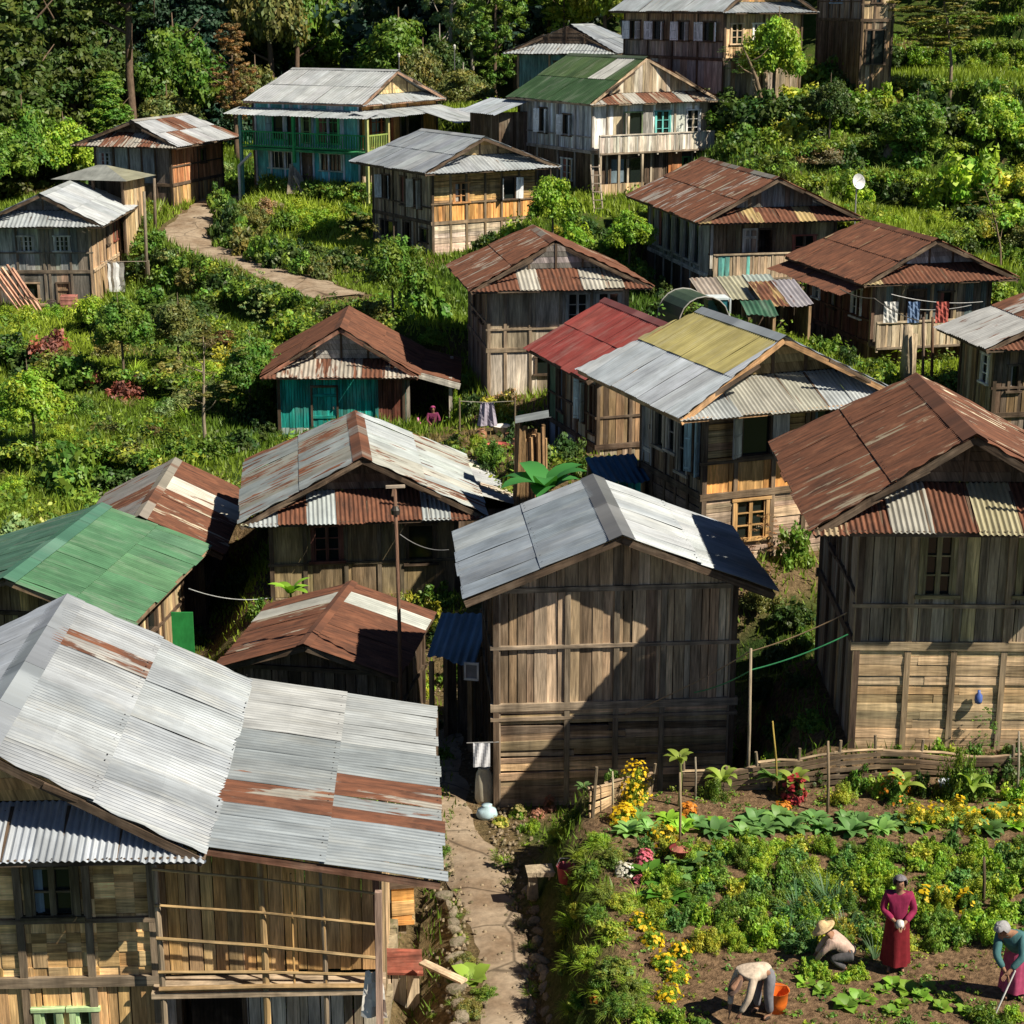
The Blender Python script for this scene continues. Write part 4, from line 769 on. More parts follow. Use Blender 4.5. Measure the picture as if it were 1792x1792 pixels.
# --- U
rU, hU, hwU, hlU, zfU = house('U', 'two storey whitewashed house with green roof crossed by one white strip', dict(L=[(3, (.075, .13, .055, .02)), (1, (.09, .15, .06, .03))], R=rusty, S=[(2, (.48, .48, .45, .2)), (1, (.42, .36, .28, .5))]),
    dict(L=dict(U=('v', [(2, (.42, .44, .46)), (1, (.34, .34, .34))]), D=('v', 'dark'), post=(0, .27, .55, .78, 1), rail=(.72,), win=[('U', .30, .40, .7, 1.9, 's1w'), ('U', .62, .72, .7, 1.7, 's1w'), ('D', .6, .74, .6, 1.6, 'c2', (.5, .54, .55))], pt=(.28, .26, .24)),
         F=dict(U=('p', [(3, (.52, .52, .49)), (1, (.30, .25, .18))]), D=('v', 'dark'), post=(0, .12, .3, .5, .7, .86, 1), rail=(), win=[('U', .27, .42, .6, 1.85, 's1', (.2, .28, .14)), ('U', .53, .66, .6, 1.85, 'c2', (.10, .34, .32)), ('U', .80, .92, .6, 1.85, 'c2', (.6, .6, .6)), ('D', .15, .45, .5, 1.7, 'd'), ('D', .72, .84, .5, 1.6, 'c2', (.12, .3, .1))], pt=(.34, .29, .22)), R=onewall('v', 'brown'), B=B_), lam=.2, amp=.014,
    patch={'L': [(-4.5, 4.5, .72, 1.1, (.055, .115, .05, .02)), (.9, 2.35, 0, .72, (.62, .63, .60, .04)), (2.7, 4.1, .3, .72, (.3, .22, .14, .75))], 'S': [(-2.9, -2.2, .3, .9, (.4, .22, .14, .8)), (-1.0, -.3, .3, .9, (.4, .22, .14, .8)), (.9, 1.6, .3, .9, (.4, .22, .14, .8))]}, gab=('v', [(2, (.28, .22, .15)), (1, (.40, .36, .3))]), cap=(.10, .14, .08, .1), fascia=(.30, .22, .15))
balcony(rU, hwU, -hlU, zfU, 2 * hwU * .98, [(3, (.38, .34, .29)), (1, (.46, .44, .40))], hgt=.8, post=7, d=.6, x0=-hwU + .05, rail=(.36, .32, .27))
def porch_U():
    for x in (-hwU + .1, -hwU + 1.2, -hwU + 2.6, hwU - .3): p = MB(); p.box(FR0, x - .06, x + .06, -hlU - .62, -hlU - .5, -1.5, zfU, (.27, .22, .16)); p.build('porch_post', M['wood'], rU)
    b = MB(); planks(b, (V(-hwU, -hlU - .6, 0), V(1, 0, 0), V(0, -1, 0), V(0, 0, 1)), 0, 2.7, -.5, .55, 'v', 'plank'); b.build('porch_panel', M['wood'], rU)
    b = MB(); planks(b, (V(hwU - 2.5, -hlU - .1, 0), V(1, 0, 0), V(0, -1, 0), V(0, 0, 1)), 0, .8, 0, zfU - .1, 'v', [(1, (.36, .15, .06))]); b.build('porch_panel', M['wood'], rU)
    mb = MB(); O = V(-hwU - .3, hlU - .6, hU['hb'] - .15); sheets(mb, O, V(0, -1, 0), V(-1, 0, -.33).normalized(), V(-.31, 0, .95), -3.0, .9, lambda u: 0, lambda u: 2.1, [(1, (.46, .52, .58, 0))], .2, .014, seed=8); mb.build('lean_to_roof', M['metal'], rU)
    wb = MB(); planks(wb, (V(-hwU - 1.7, hlU + 2.2, 0), V(0, -1, 0), V(-1, 0, 0), V(0, 0, 1)), 0, 3.1, -1, hU['hb'] - .8, 'v', 'dark'); planks(wb, (V(-hwU - 1.7, hlU - .9, 0), V(1, 0, 0), V(0, -1, 0), V(0, 0, 1)), 0, 1.7, -1, hU['hb'] - .7, 'v', 'dark'); wb.build('lean_to_wall', M['wood'], rU)
porch_U()
# --- V, W, X
house('V', 'small teal hut with grey hipped roof behind the green and white roof', dict(L=zgrey, R=zgrey, S=[(1, (.46, .50, .52, .05))]), dict({'*': dict(U=('p', [(1, (.06, .20, .19)), (1, (.08, .16, .15))]), D=('p', 'dark'), post=(0, .35, .6, 1), pt=(.3, .2, .12), rail=(), win=[('U', .4, .55, .3, 1.8, 'd')])}), lam=.22, amp=.015, gab=('h', 'dark'), cap=(.46, .5, .52, .05))
house('W', 'brown two storey house with a row of white shuttered windows', dict(L=[(1, (.48, .53, .56, 0))], R=[(1, (.46, .5, .53, 0))], S=zgrey),
    dict(L=dict(Us=[(0, 1, 'v', [(2, (.30, .215, .14)), (1, (.24, .165, .1))], .9), (0, 1, 'v', [(1, (.17, .15, .13)), (1, (.21, .18, .15))], 0, .9)], D=('p', 'slate'), post=(0, .25, .5, .75, 1), rail=(.9,), win=[('U', .06, .17, .9, 1.85, 's1w'), ('U', .30, .41, .9, 1.85, 's1w'), ('U', .56, .66, .9, 1.85, 's1w'), ('U', .80, .91, .9, 1.85, 's1w')]),
         F=dict(U=('v', [(3, (.42, .29, .16)), (1, (.34, .22, .12))]), D=('v', 'grey'), post=(0, .5, 1), rail=(), win=[('U', .08, .24, .8, 1.75, 'c2', (.4, .3, .2)), ('U', .36, .6, .8, 1.75, 'c2', (.62, .6, .56))]), R=onewall('v', 'brown'), B=B_), lam=.22, amp=.015, gab=('v', 'ochre'), cap=(.46, .5, .52, 0))
house('X', 'dark weathered hut on stilts cut by the top edge, beside the white shuttered house', dict(L=zgrey, R=zgrey, S=zgrey), dict(L=dict(U=('v', [(1, (.13, .125, .12)), (1, (.17, .14, .11))]), D=('v', 'dark'), win=[('U', .3, .55, .9, 1.7, 'c1', (.2, .32, .45))]), F=dict(U=('v', 'plank'), D=('v', 'brown'), post=(0, .4, 1), rail=(.8,), win=[('U', .3, .6, .9, 1.8, 'd'), ('D', .15, .8, 0, 1.7, 'd')]), R=onewall('v', 'brown'), B=B_), lam=.22, name='hut', cat='hut', cap=Z, base_ext=3.6)
# ------------------------------------------------------------------ vegetation kit
def unit(n): v = nr.normal(0, 1, (n, 3)); return v / np.linalg.norm(v, axis=1, keepdims=True)
def leaf_arrays(Cn, N, S, asp=.55, fold=.14):
    n = len(Cn); r = unit(n); T = np.cross(N, r); T /= np.linalg.norm(T, axis=1, keepdims=True) + 1e-9; Bn = np.cross(N, T); S = S[:, None]
    v = np.stack([Cn - T * S * .5, Cn + Bn * S * asp * .5 - N * S * fold, Cn + T * S * .5, Cn - Bn * S * asp * .5 - N * S * fold], 1).reshape(-1, 3)
    return v, np.arange(n * 4).reshape(n, 4)
def leaf_mesh(name, v, f, tint, mat='leaf'):
    me = bpy.data.meshes.new(name); np_mesh(me, v, f)
    a = me.attributes.new('tint', 'FLOAT_COLOR', 'FACE'); t = np.ones((len(f), 4), np.float32); t[:, :3] = tint; a.data.foreach_set('color', t.ravel()); me.materials.append(M[mat]); return me
def clumps(Cc, Rc, per, size, flat=1., up=.35, tv=.28, hue=.25, base=(1, 1, 1)):
    n = len(Cc); k = np.repeat(np.arange(n), per); d = unit(n * per); rad = Rc[k][:, None] * (nr.random((n * per, 1)) ** .4)
    P = Cc[k] + d * rad * np.array([1, 1, flat]); N = d * .8 + unit(n * per) * .6 + np.array([0, 0, up]); N /= np.linalg.norm(N, axis=1, keepdims=True)
    S = size * nr.uniform(.6, 1.35, n * per); ck = nr.uniform(1 - tv, 1 + tv, n)[k] * nr.uniform(.78, 1.22, n * per); hu = nr.uniform(-hue, hue, n)[k] + nr.normal(0, .05, n * per)
    t = np.stack([base[0] * ck * (1 + hu), base[1] * ck, base[2] * ck * (1 - hu * .6)], 1)
    return P, N, S, np.clip(t, 0, 2)
ASP = {'cedar': 4.2, 'broad': 2.0, 'airy': 4.0, 'bush': 1.0}
def crown_mesh(kind, seed, leaf, per, n):
    """unit-ish crowns: radius 1 sideways, height 1 from z=0"""
    global nr; keep = nr; nr = np.random.default_rng(seed)
    if kind == 'broad':
        d = unit(n); d[:, 2] = np.abs(d[:, 2]) * 1.0 - .25; r = nr.random(n) ** .36; c = d * r[:, None] * np.array([.82, .82, .46]) + np.array([0, 0, .45]); c[:, :2] *= (1 + .25 * np.sin(np.arctan2(d[:, 1], d[:, 0]) * 3 + seed))[:, None]; rc = nr.uniform(.13, .30, n); fl = .75
    elif kind == 'cedar':
        z = nr.random(n) ** 1.15; rad = (1 - z * .82) * (.35 + .65 * nr.random(n) ** .5) * (1 + .22 * np.sin(z * 23 + seed)); a = nr.uniform(0, 6.283, n)
        c = np.stack([np.cos(a) * rad * .9, np.sin(a) * rad * .9, z * .95 - .05 * rad], 1); rc = nr.uniform(.16, .33, n) * (1.1 - .45 * z); fl = .5
    elif kind == 'airy':
        z = nr.random(n); a = nr.integers(0, 9, n) * .7 + nr.normal(0, .25, n) + seed; rad = np.sin(np.pi * (z * .8 + .12)) * nr.random(n) ** .6
        c = np.stack([np.cos(a) * rad, np.sin(a) * rad, z], 1); rc = nr.uniform(.08, .19, n); fl = .6
    else:  # bush
        d = unit(n); d[:, 2] = np.abs(d[:, 2]); r = nr.random(n) ** .4; c = d * r[:, None] * np.array([.8, .8, .78]) * (1 + .22 * np.sin(np.arctan2(d[:, 1], d[:, 0]) * 4 + seed))[:, None]; rc = nr.uniform(.14, .3, n); fl = .85
    asp = ASP[kind]; zs = 1.
    P, N, S, t = clumps(c, rc, per, leaf, fl); P[:, 2] += c[:, 2].repeat(per) * (asp - 1)
    if kind == 'bush': P[:, 2] = np.abs(P[:, 2])
    v, f = leaf_arrays(P, N, S); v = v.copy()
    nr = keep; return leaf_mesh(kind + '_crown', v, f, t)
CR = {'broad': [crown_mesh('broad', s, .10, 80, 170) for s in (1, 2, 3, 4)], 'cedar': [crown_mesh('cedar', s, .10, 62, 620) for s in (5, 6, 7)], 'airy': [crown_mesh('airy', s, .085, 60, 230) for s in (8, 9, 10)],
      'bush': [crown_mesh('bush', s, .17, 34, 50) for s in (11, 12, 13, 14)], 'fine': [crown_mesh('bush', s, .085, 90, 60) for s in (15, 16, 17)], 'thin': [crown_mesh('airy', s, .085, 22, 60) for s in (18, 19)]}
GRN = {'dark': (.055, .10, .022), 'cedar': (.085, .125, .026), 'mid': (.12, .22, .03), 'bright': (.25, .39, .037), 'yellow': (.34, .38, .045), 'olive': (.18, .195, .055), 'pale': (.27, .33, .12), 'orange': (.24, .15, .06), 'pink': (.34, .13, .10), 'brown': (.20, .13, .07), 'blue': (.035, .085, .05), 'gold': (.55, .36, .03), 'tan': (.30, .22, .12)}
def leafcol(o, c, s=.12): k = 1 + rng.uniform(-s, s); o.color = (c[0] * k * (1 + rng.uniform(-.08, .08)), c[1] * k, c[2] * k, 1)
def trunk_mb(h, r, lean=(0, 0), limbs=4, t=(.16, .125, .09)):
    b = MB(); pts = [V(lean[0] * q * q * h + .04 * h * math.sin(q * 5) * .4, lean[1] * q * q * h, -.4 + q * (h + .4)) for q in (0, .15, .35, .6, .8, 1)]
    b.tube(pts, [r * 1.35, r, r * .85, r * .65, r * .42, r * .15], t, 8)
    for i in range(limbs):
        q = .4 + .5 * i / max(1, limbs); p = pts[2].lerp(pts[5], (q - .35) / .65); a = rng.uniform(0, 6.28); l = h * rng.uniform(.14, .26)
        b.tube([p, p + V(math.cos(a) * l * .6, math.sin(a) * l * .6, l * .3), p + V(math.cos(a) * l, math.sin(a) * l, l * .7)], [r * .4, r * .25, r * .08], t, 5)
    return b
def tree(px, dist, h, r, kind, col, label, group=None, tr=.18, c0=.2, name='tree', t=(.16, .125, .09), lean=(0, 0), py=None, limbs=4, cat='tree', rows=None):
    p = at(px, 300, dist); x, y = p[0], dist
    if py is not None: g = gp(px, py); x, y = g.x, g.y
    o = empty(name, (x, y, hz(x, y) - .05), rng.uniform(0, 6.28) if lean == (0, 0) else 0, label, cat, group)
    trunk_mb(h * .95, tr, lean, limbs, t).build('trunk', M['bark'], o, smooth=True)
    c = link('crown', rng.choice(CR[kind]), o, (lean[0] * h * .8, lean[1] * h * .8, h * c0)); kk = {'thin': 'airy', 'fine': 'bush'}.get(kind, kind); c.scale = (r, r * rng.uniform(.85, 1.1), h * (1 - c0) / ASP[kk]); c.rotation_euler = (0, 0, rng.uniform(0, 6.28)); leafcol(c, GRN[col]); return o
F_ = 'trees at the edge of the forest'
for a in [(20, 107, 17, 4.0, 'cedar', 'cedar', 'tallest olive green conifer of the forest at the left edge', None, .3, .06), (135, 112, 17, 3.4, 'cedar', 'cedar', 'second tall olive conifer, right of the tallest one at the left edge', None, .28, .08),
    (-55, 104, 15, 3.6, 'cedar', 'cedar', 'dark conifer cut by the left edge', None, .28, .05), (45, 104, 6.2, 2.6, 'broad', 'mid', 'lower mid green broadleaf tree in front of the tall left conifers', None, .15, .06), (118, 105, 5.0, 2.0, 'broad', 'bright', 'small bright tree behind the left bungalow eave', None, .12, .06),
    (-10, 101, 5.2, 2.3, 'broad', 'mid', 'mid green tree at the left edge, above the ribbed grey roof', None, .14, .06), (195, 111, 7.0, 2.4, 'cedar', 'mid', 'young green conifer between the big conifers and the bare trunked pine', None, .14, .05),
    (243, 114, 19, 4.0, 'airy', 'cedar', 'tall pine with a long bare brown trunk behind the bungalow', None, .30, .5), (318, 119, 9.5, 3.2, 'broad', 'mid', 'rounded green tree right of the bare trunked pine', None, .2, .1), (372, 124, 14.5, 3.4, 'cedar', 'blue', 'dark blue green conifer behind the russet tree', None, .25, .06),
    (297, 116, 5.2, 2.4, 'broad', 'olive', 'low olive tree beneath the bare trunked pine', None, .14, .05), (415, 114, 8.3, 1.7, 'airy', 'orange', 'russet brown leaved tree left of the balcony house', None, .16, .3), (452, 118, 6.5, 2.4, 'broad', 'olive', 'olive tree right under the russet tree', None, .15, .06),
    (478, 124, 15, 3.2, 'broad', 'olive', 'tall loose tree behind the balcony house roof, left part', None, .25, .2), (530, 127, 14, 2.8, 'broad', 'mid', 'tall green tree behind the middle of the balcony house roof', None, .22, .25), (600, 134, 15, 2.6, 'airy', 'pale', 'slender pale leaved tree against the dark forest', None, .18, .25),
    (640, 127, 6.0, 1.8, 'broad', 'mid', 'small tree just left of the round tree behind the balcony house', None, .12, .06), (700, 121, 7.6, 2.9, 'broad', 'mid', 'round dome shaped green tree behind the balcony house', None, .18, .1), (742, 117, 5.6, 1.7, 'broad', 'olive', 'small tree with yellowish new leaves beside the round tree', None, .12, .08),
    (770, 119, 6.4, 2.0, 'broad', 'dark', 'dark tree between the rusty leaved tree and the pale trunks', None, .14, .06), (795, 123, 16, 2.6, 'airy', 'pale', 'tall airy tree with thin white trunk behind the small hipped house', None, .16, .28), (832, 126, 16, 2.5, 'airy', 'mid', 'tall airy green tree right of the white trunked one', None, .16, .3),
    (812, 113, 4.4, 2.3, 'broad', 'olive', 'wide olive bushy tree left of the green and white roof', None, .14, .05), (868, 120, 12, 2.2, 'airy', 'mid', 'mid green tree left of the teal hut roof', None, .15, .2), (903, 127, 18, 2.4, 'airy', 'cedar', 'tree with tall bare grey trunk just above the teal hut', None, .2, .55),
    (955, 127, 12, 2.8, 'broad', 'bright', 'bright green tree above the teal hut roof ridge', None, .18, .15), (985, 124, 8.2, 1.8, 'airy', 'yellow', 'drooping yellow green tree right behind the teal hut ridge', None, .12, .2), (1021, 130, 18, 2.6, 'airy', 'cedar', 'tree with a dark straight trunk between teal hut and shuttered house', None, .24, .5),
    (1052, 122, 9.5, 2.6, 'broad', 'yellow', 'yellow green tree touching the left end of the shuttered house', None, .16, .1), (560, 120, 4.2, 2.0, 'broad', 'dark', 'low dark tree directly behind the balcony house', None, .12, .05), (85, 119, 19, 3.8, 'cedar', 'dark', 'deep green conifer standing behind the two tall left ones', None, .25, .05), (190, 122, 18, 3.4, 'cedar', 'dark', 'deep green conifer left of the bare pine trunk', None, .25, .05), (280, 125, 17, 3.6, 'cedar', 'blue', 'blue green conifer right of the bare pine trunk', None, .25, .05), (425, 130, 18, 3.8, 'cedar', 'dark', 'deep green conifer above the russet tree', None, .25, .05), (505, 133, 17, 3.6, 'broad', 'dark', 'dark tree behind the olive one at the balcony house', None, .25, .1), (570, 131, 16, 3.4, 'cedar', 'mid', 'green conifer between the slender pale tree and the olive ones', None, .25, .05), (655, 136, 17, 3.6, 'broad', 'dark', 'dark tall tree right of the slender pale tree', None, .25, .08), (730, 134, 18, 3.6, 'cedar', 'blue', 'blue green conifer above the dome shaped tree', None, .25, .05), (880, 132, 17, 3.4, 'broad', 'dark', 'dark tall tree left of the grey trunk above the teal hut', None, .25, .08), (1000, 136, 17, 3.6, 'broad', 'mid', 'green tall tree behind the drooping yellow green one', None, .25, .08), (1090, 126, 12, 3.0, 'broad', 'mid', 'green tree behind the shuttered house roof', None, .2, .15)]:
    tree(*a[:7], group=a[7] or F_, tr=a[8], c0=a[9], t=(.30, .27, .23) if 'white' in a[6] or 'pale' in a[6] else (.15, .105, .075), limbs=6 if 'trunk' in a[6] else 3)
# far wooded hillside: one mass nobody could count
def far_wood():
    keep = 800; X = nr.uniform(-125, 125, keep * 4); Y = 126 + 120 * nr.random(keep * 4) ** 1.6; ok = np.abs(X) < 22 + .42 * Y; X, Y = X[ok][:keep], Y[ok][:keep]; Z = height(X, Y); n = len(X)
    per = 6; k = np.repeat(np.arange(n), per); hh = nr.uniform(6, 12.5, n); rr = nr.uniform(2.2, 4.4, n); d = unit(n * per); d[:, 2] = np.abs(d[:, 2])
    Cc = np.stack([X[k], Y[k], Z[k] + hh[k] * .35], 1) + d * np.stack([rr[k] * .7, rr[k] * .7, hh[k] * .6], 1)
    P, N, S, t = clumps(Cc, rr[k] * .42, 40, .85, .8, base=(.030, .066, .046)); v, f = leaf_arrays(P, N, S); tag(link('far_forest', leaf_mesh('far_forest', v, f, t)), kind='stuff')  # dark bluish leaf base puts the far hill's shade and haze into the colour
far_wood()
# ------------------------------------------------------------------ bushes on the slopes
def bush(px, py, wpx, kind, col, label=None, group=None, hk=.9, name='bush', cat='bush', dz=-.05):
    g = gp(px, py); r = wpx * g.y / FOC / 2
    o = link(name, rng.choice(CR[kind]), None, (g.x, g.y, g.z + dz)); o.scale = (r * rng.uniform(.9, 1.15), r * rng.uniform(.9, 1.1), r * hk * rng.uniform(1.0, 1.4) * (.4 if kind == 'thin' else 1)); o.rotation_euler = (0, 0, rng.uniform(0, 6.28)); leafcol(o, GRN[col] if isinstance(col, str) else col, .2)
    return tag(o, label, cat, group)
def bushes(lst, label, group, **kw):
    for a in lst: bush(*a, label=label, group=group, **kw)
bushes([(60, 650, 120, 'bush', 'dark'), (130, 668, 100, 'bush', 'mid'), (20, 690, 90, 'bush', 'mid'), (240, 600, 110, 'bush', 'mid'), (300, 570, 120, 'bush', 'dark'), (270, 545, 90, 'bush', 'mid'), (345, 560, 110, 'bush', 'dark'), (190, 625, 90, 'fine', 'olive'), (110, 640, 80, 'bush', 'olive'), (330, 605, 90, 'bush', 'mid'), (20, 620, 100, 'bush', 'dark')], 'green bush on the slope right below the two storey grey panelled house', 'bushes below the grey panelled house')
bushes([(40, 568, 90, 'fine', 'bright'), (95, 556, 60, 'fine', 'bright'), (160, 560, 100, 'fine', 'bright'), (5, 562, 70, 'fine', 'bright')], 'low bright green tuft mound at the foot of the grey panelled house', 'bright mounds at the grey panelled house')
bush(85, 620, 105, 'bush', 'pink', 'reddish pink flowering bush on the slope under the grey panelled house', hk=1.1); bush(222, 700, 85, 'bush', 'pink', 'pinkish bush in the middle of the left terraces', hk=1.0); bush(160, 668, 50, 'bush', 'pink', 'small pink bush left of the mid terrace pink bush'); bush(268, 762, 50, 'fine', 'orange', 'small orange flowering bush low on the left terraces'); bush(390, 598, 95, 'fine', 'orange', 'flat terracotta coloured bush below the back road', hk=.5)
bushes([(250, 480, 80, 'bush', 'dark'), (292, 490, 80, 'bush', 'mid'), (345, 500, 85, 'bush', 'olive'), (385, 512, 85, 'bush', 'dark'), (430, 520, 90, 'bush', 'mid'), (470, 530, 90, 'bush', 'dark'), (515, 545, 80, 'bush', 'mid'), (260, 440, 70, 'bush', 'mid'), (250, 400, 60, 'fine', 'mid'), (300, 455, 50, 'bush', 'pale'), (560, 560, 70, 'bush', 'olive'), (410, 480, 45, 'bush', 'olive')], 'shrub of the overgrown strip along the lower side of the back road', 'shrubs along the lower side of the back road')
bush(505, 590, 80, 'bush', 'bright', 'bright upright shrub left of the teal house ridge', hk=1.3); bush(455, 600, 70, 'thin', 'pale', 'sparse pale shrub left of the bright shrub near the teal house', hk=1.8)
bushes([(410, 650, 130, 'fine', 'yellow'), (360, 670, 110, 'fine', 'bright'), (445, 640, 90, 'fine', 'olive'), (330, 720, 120, 'fine', 'pale'), (390, 720, 90, 'thin', 'olive')], 'feathery yellow green shrub on the slope left of the teal house', 'feathery shrubs left of the teal house')
bushes([(420, 790, 120, 'bush', 'dark'), (375, 800, 90, 'bush', 'mid'), (465, 770, 80, 'bush', 'dark'), (330, 800, 90, 'bush', 'mid'), (440, 740, 90, 'bush', 'dark')], 'dark bush in the shade between teal house and the patchy rust shed', 'dark bushes near the patchy rust shed')
bush(130, 860, 165, 'bush', 'mid', 'biggest leafy bush on the left terraces, above the green roof', hk=1.25); bush(205, 858, 110, 'bush', 'dark', 'dark bush right of the biggest leafy bush on the left terraces'); bush(30, 945, 115, 'bush', 'pale', 'pale leaved bush at the left edge right above the green roof'); bush(90, 935, 70, 'bush', 'mid', 'small bush between pale bush and big bush above the green roof')
bushes([(40, 745, 90, 'bush', 'mid'), (110, 770, 80, 'fine', 'bright'), (180, 760, 80, 'bush', 'olive'), (60, 800, 80, 'fine', 'bright'), (20, 860, 80, 'fine', 'bright'), (230, 800, 70, 'bush', 'olive'), (150, 725, 70, 'fine', 'mid'), (290, 830, 60, 'bush', 'yellow'), (300, 660, 80, 'bush', 'olive'), (280, 720, 70, 'bush', 'mid')], 'low bush growing along the grassy steps of the left terraces', 'bushes along the left terraces')
bushes([(405, 330, 55, 'bush', 'yellow'), (395, 305, 50, 'bush', 'pale'), (425, 325, 45, 'bush', 'bright')], 'light leaved bush between bungalow and balcony house', 'bushes between bungalow and balcony house'); bush(318, 345, 42, 'bush', 'dark', 'round dark bush in front of the orange plank wall', hk=1.4)
bushes([(420, 380, 60, 'bush', 'olive'), (470, 372, 60, 'fine', 'tan'), (520, 378, 70, 'fine', 'bright'), (575, 385, 80, 'fine', 'bright'), (620, 378, 60, 'bush', 'mid'), (545, 340, 50, 'fine', 'mid'), (590, 345, 40, 'bush', 'mid'), (610, 335, 40, 'bush', 'dark'), (560, 400, 80, 'fine', 'bright'), (500, 395, 60, 'bush', 'mid'), (630, 400, 60, 'bush', 'dark'), (450, 395, 60, 'fine', 'olive')], 'low bush on the garden bank in front of the balcony house', 'bushes on the bank of the balcony house')
bushes([(408, 420, 70, 'fine', 'dark'), (440, 432, 70, 'fine', 'olive'), (475, 445, 70, 'fine', 'dark'), (500, 440, 60, 'fine', 'mid'), (540, 455, 80, 'bush', 'dark'), (590, 465, 80, 'bush', 'dark'), (630, 470, 70, 'bush', 'dark')], 'creeping bush hanging over the bank at the upper side of the back road', 'bushes over the road bank')
bush(625, 545, 135, 'thin', 'olive', 'sparse olive shrub in front of the grey roofed timber house', hk=1.3); bush(740, 560, 120, 'bush', 'mid', 'round mid green bush beside the striped skirt house', hk=1.5); bush(715, 505, 60, 'bush', 'dark', 'dark bush at the corner of the stone based timber house'); bush(660, 560, 80, 'bush', 'olive', 'olive bush between sparse shrub and the round mid green bush')
bush(850, 430, 60, 'bush', 'dark', 'dark round bush against the pale stone base'); bush(905, 420, 80, 'bush', 'bright', 'bright bush behind the striped skirt house ridge, left'); bushes([(985, 420, 60, 'bush', 'yellow'), (1010, 430, 90, 'bush', 'bright'), (1050, 445, 85, 'bush', 'mid'), (1000, 390, 60, 'bush', 'mid'), (1085, 450, 50, 'bush', 'bright'), (1040, 410, 70, 'bush', 'dark')], 'leafy bush filling the gap between grey hipped house and long rust house', 'bushes in the gap beside the long rust house')
bush(870, 735, 75, 'bush', 'yellow', 'yellow green bush by the pale panelled wall, behind the lilac cloth', hk=1.4); bush(885, 700, 60, 'bush', 'tan', 'dry tan bush at the foot of the pale panelled wall', hk=.8); bush(835, 785, 45, 'fine', 'bright', 'tuft of bright grass on the terrace edge by the porch', hk=1.2); bush(800, 742, 34, 'fine', 'bright', 'narrow bright climber standing beside the porch post', hk=3.4); bush(760, 600, 60, 'fine', 'bright', 'bright grass clump behind the teal house roof')
bush(735, 1100, 95, 'bush', 'yellow', 'yellow green leafy bush right of the tall bare pole', hk=1.7); bush(690, 1060, 60, 'bush', 'pale', 'pale leaved bush left of the tall bare pole'); bush(742, 1215, 60, 'bush', 'yellow', 'yellowish bush at the corner of the small rusty shed', hk=1.5); bush(822, 1240, 42, 'bush', 'gold', 'golden yellow bush in the dark lane by the barn', hk=.9)
bush(1392, 985, 80, 'bush', 'mid', 'green bush squeezed between ochre house and big rust roof', hk=1.8); bush(1335, 1000, 90, 'thin', 'brown', 'dry brown shrub beside the lower casement window', hk=1.2); bush(1330, 1060, 110, 'fine', 'olive', 'olive grass clump in the lane behind the barn roof corner'); bush(1390, 1090, 90, 'bush', 'dark', 'dark bush low in the lane between barn and big rust roof')
tree(1355, 92, 5.4, 1.7, 'broad', 'bright', 'bright green small tree in front of the shuttered house', tr=.1, c0=.06, py=190, limbs=2); bushes([(1270, 190, 90, 'bush', 'dark'), (1320, 210, 130, 'bush', 'dark'), (1380, 215, 110, 'bush', 'dark'), (1260, 235, 90, 'bush', 'mid'), (1300, 262, 110, 'bush', 'mid'), (1240, 262, 70, 'bush', 'olive'), (1350, 255, 80, 'bush', 'bright')], 'shrub of the thicket right of the whitewashed house', 'thicket right of the whitewashed house')
bushes([(1440, 150, 120, 'bush', 'mid'), (1400, 185, 90, 'bush', 'yellow'), (1480, 140, 80, 'bush', 'olive'), (1450, 180, 80, 'bush', 'bright'), (1420, 205, 70, 'bush', 'yellow')], 'sunlit bush on the slope below the hut on stilts', 'bushes below the hut on stilts'); bush(1435, 285, 95, 'fine', 'tan', 'yellow brown dry mound on the right slope', hk=.7); bush(1525, 275, 75, 'thin', 'pale', 'pale spiky shrub with white blossom on the right slope', hk=1.5)
bushes([(1610, 112, 55, 'fine', 'bright'), (1655, 118, 45, 'fine', 'bright'), (1742, 118, 60, 'fine', 'bright'), (1790, 112, 45, 'fine', 'bright'), (1700, 122, 40, 'fine', 'bright')], 'rounded bright bush of the row along the upper right ridge', 'bushes along the upper right ridge', hk=1.2); bush(1570, 115, 90, 'bush', 'dark', 'dark bush beside the hut on stilts')
bush(1700, 345, 150, 'bush', 'bright', 'largest bright leafy bush on the right slope', hk=1.2); bush(1765, 335, 100, 'bush', 'yellow', 'yellow green bush right of the largest one on the right slope'); bush(1650, 330, 70, 'bush', 'mid', 'mid green bush left of the largest one on the right slope')
bushes([(1560, 400, 70, 'fine', 'bright'), (1640, 400, 80, 'fine', 'bright'), (1720, 410, 80, 'fine', 'yellow'), (1780, 430, 80, 'fine', 'olive'), (1480, 330, 60, 'fine', 'mid'), (1600, 320, 60, 'fine', 'bright'), (1540, 330, 60, 'bush', 'dark'), (1460, 240, 60, 'bush', 'bright'), (1560, 225, 60, 'bush', 'dark'), (1620, 170, 70, 'bush', 'mid'), (1690, 440, 60, 'bush', 'dark'), (1780, 380, 60, 'bush', 'dark')], 'low bush on the grassy steps of the right hillside', 'bushes on the right hillside steps')
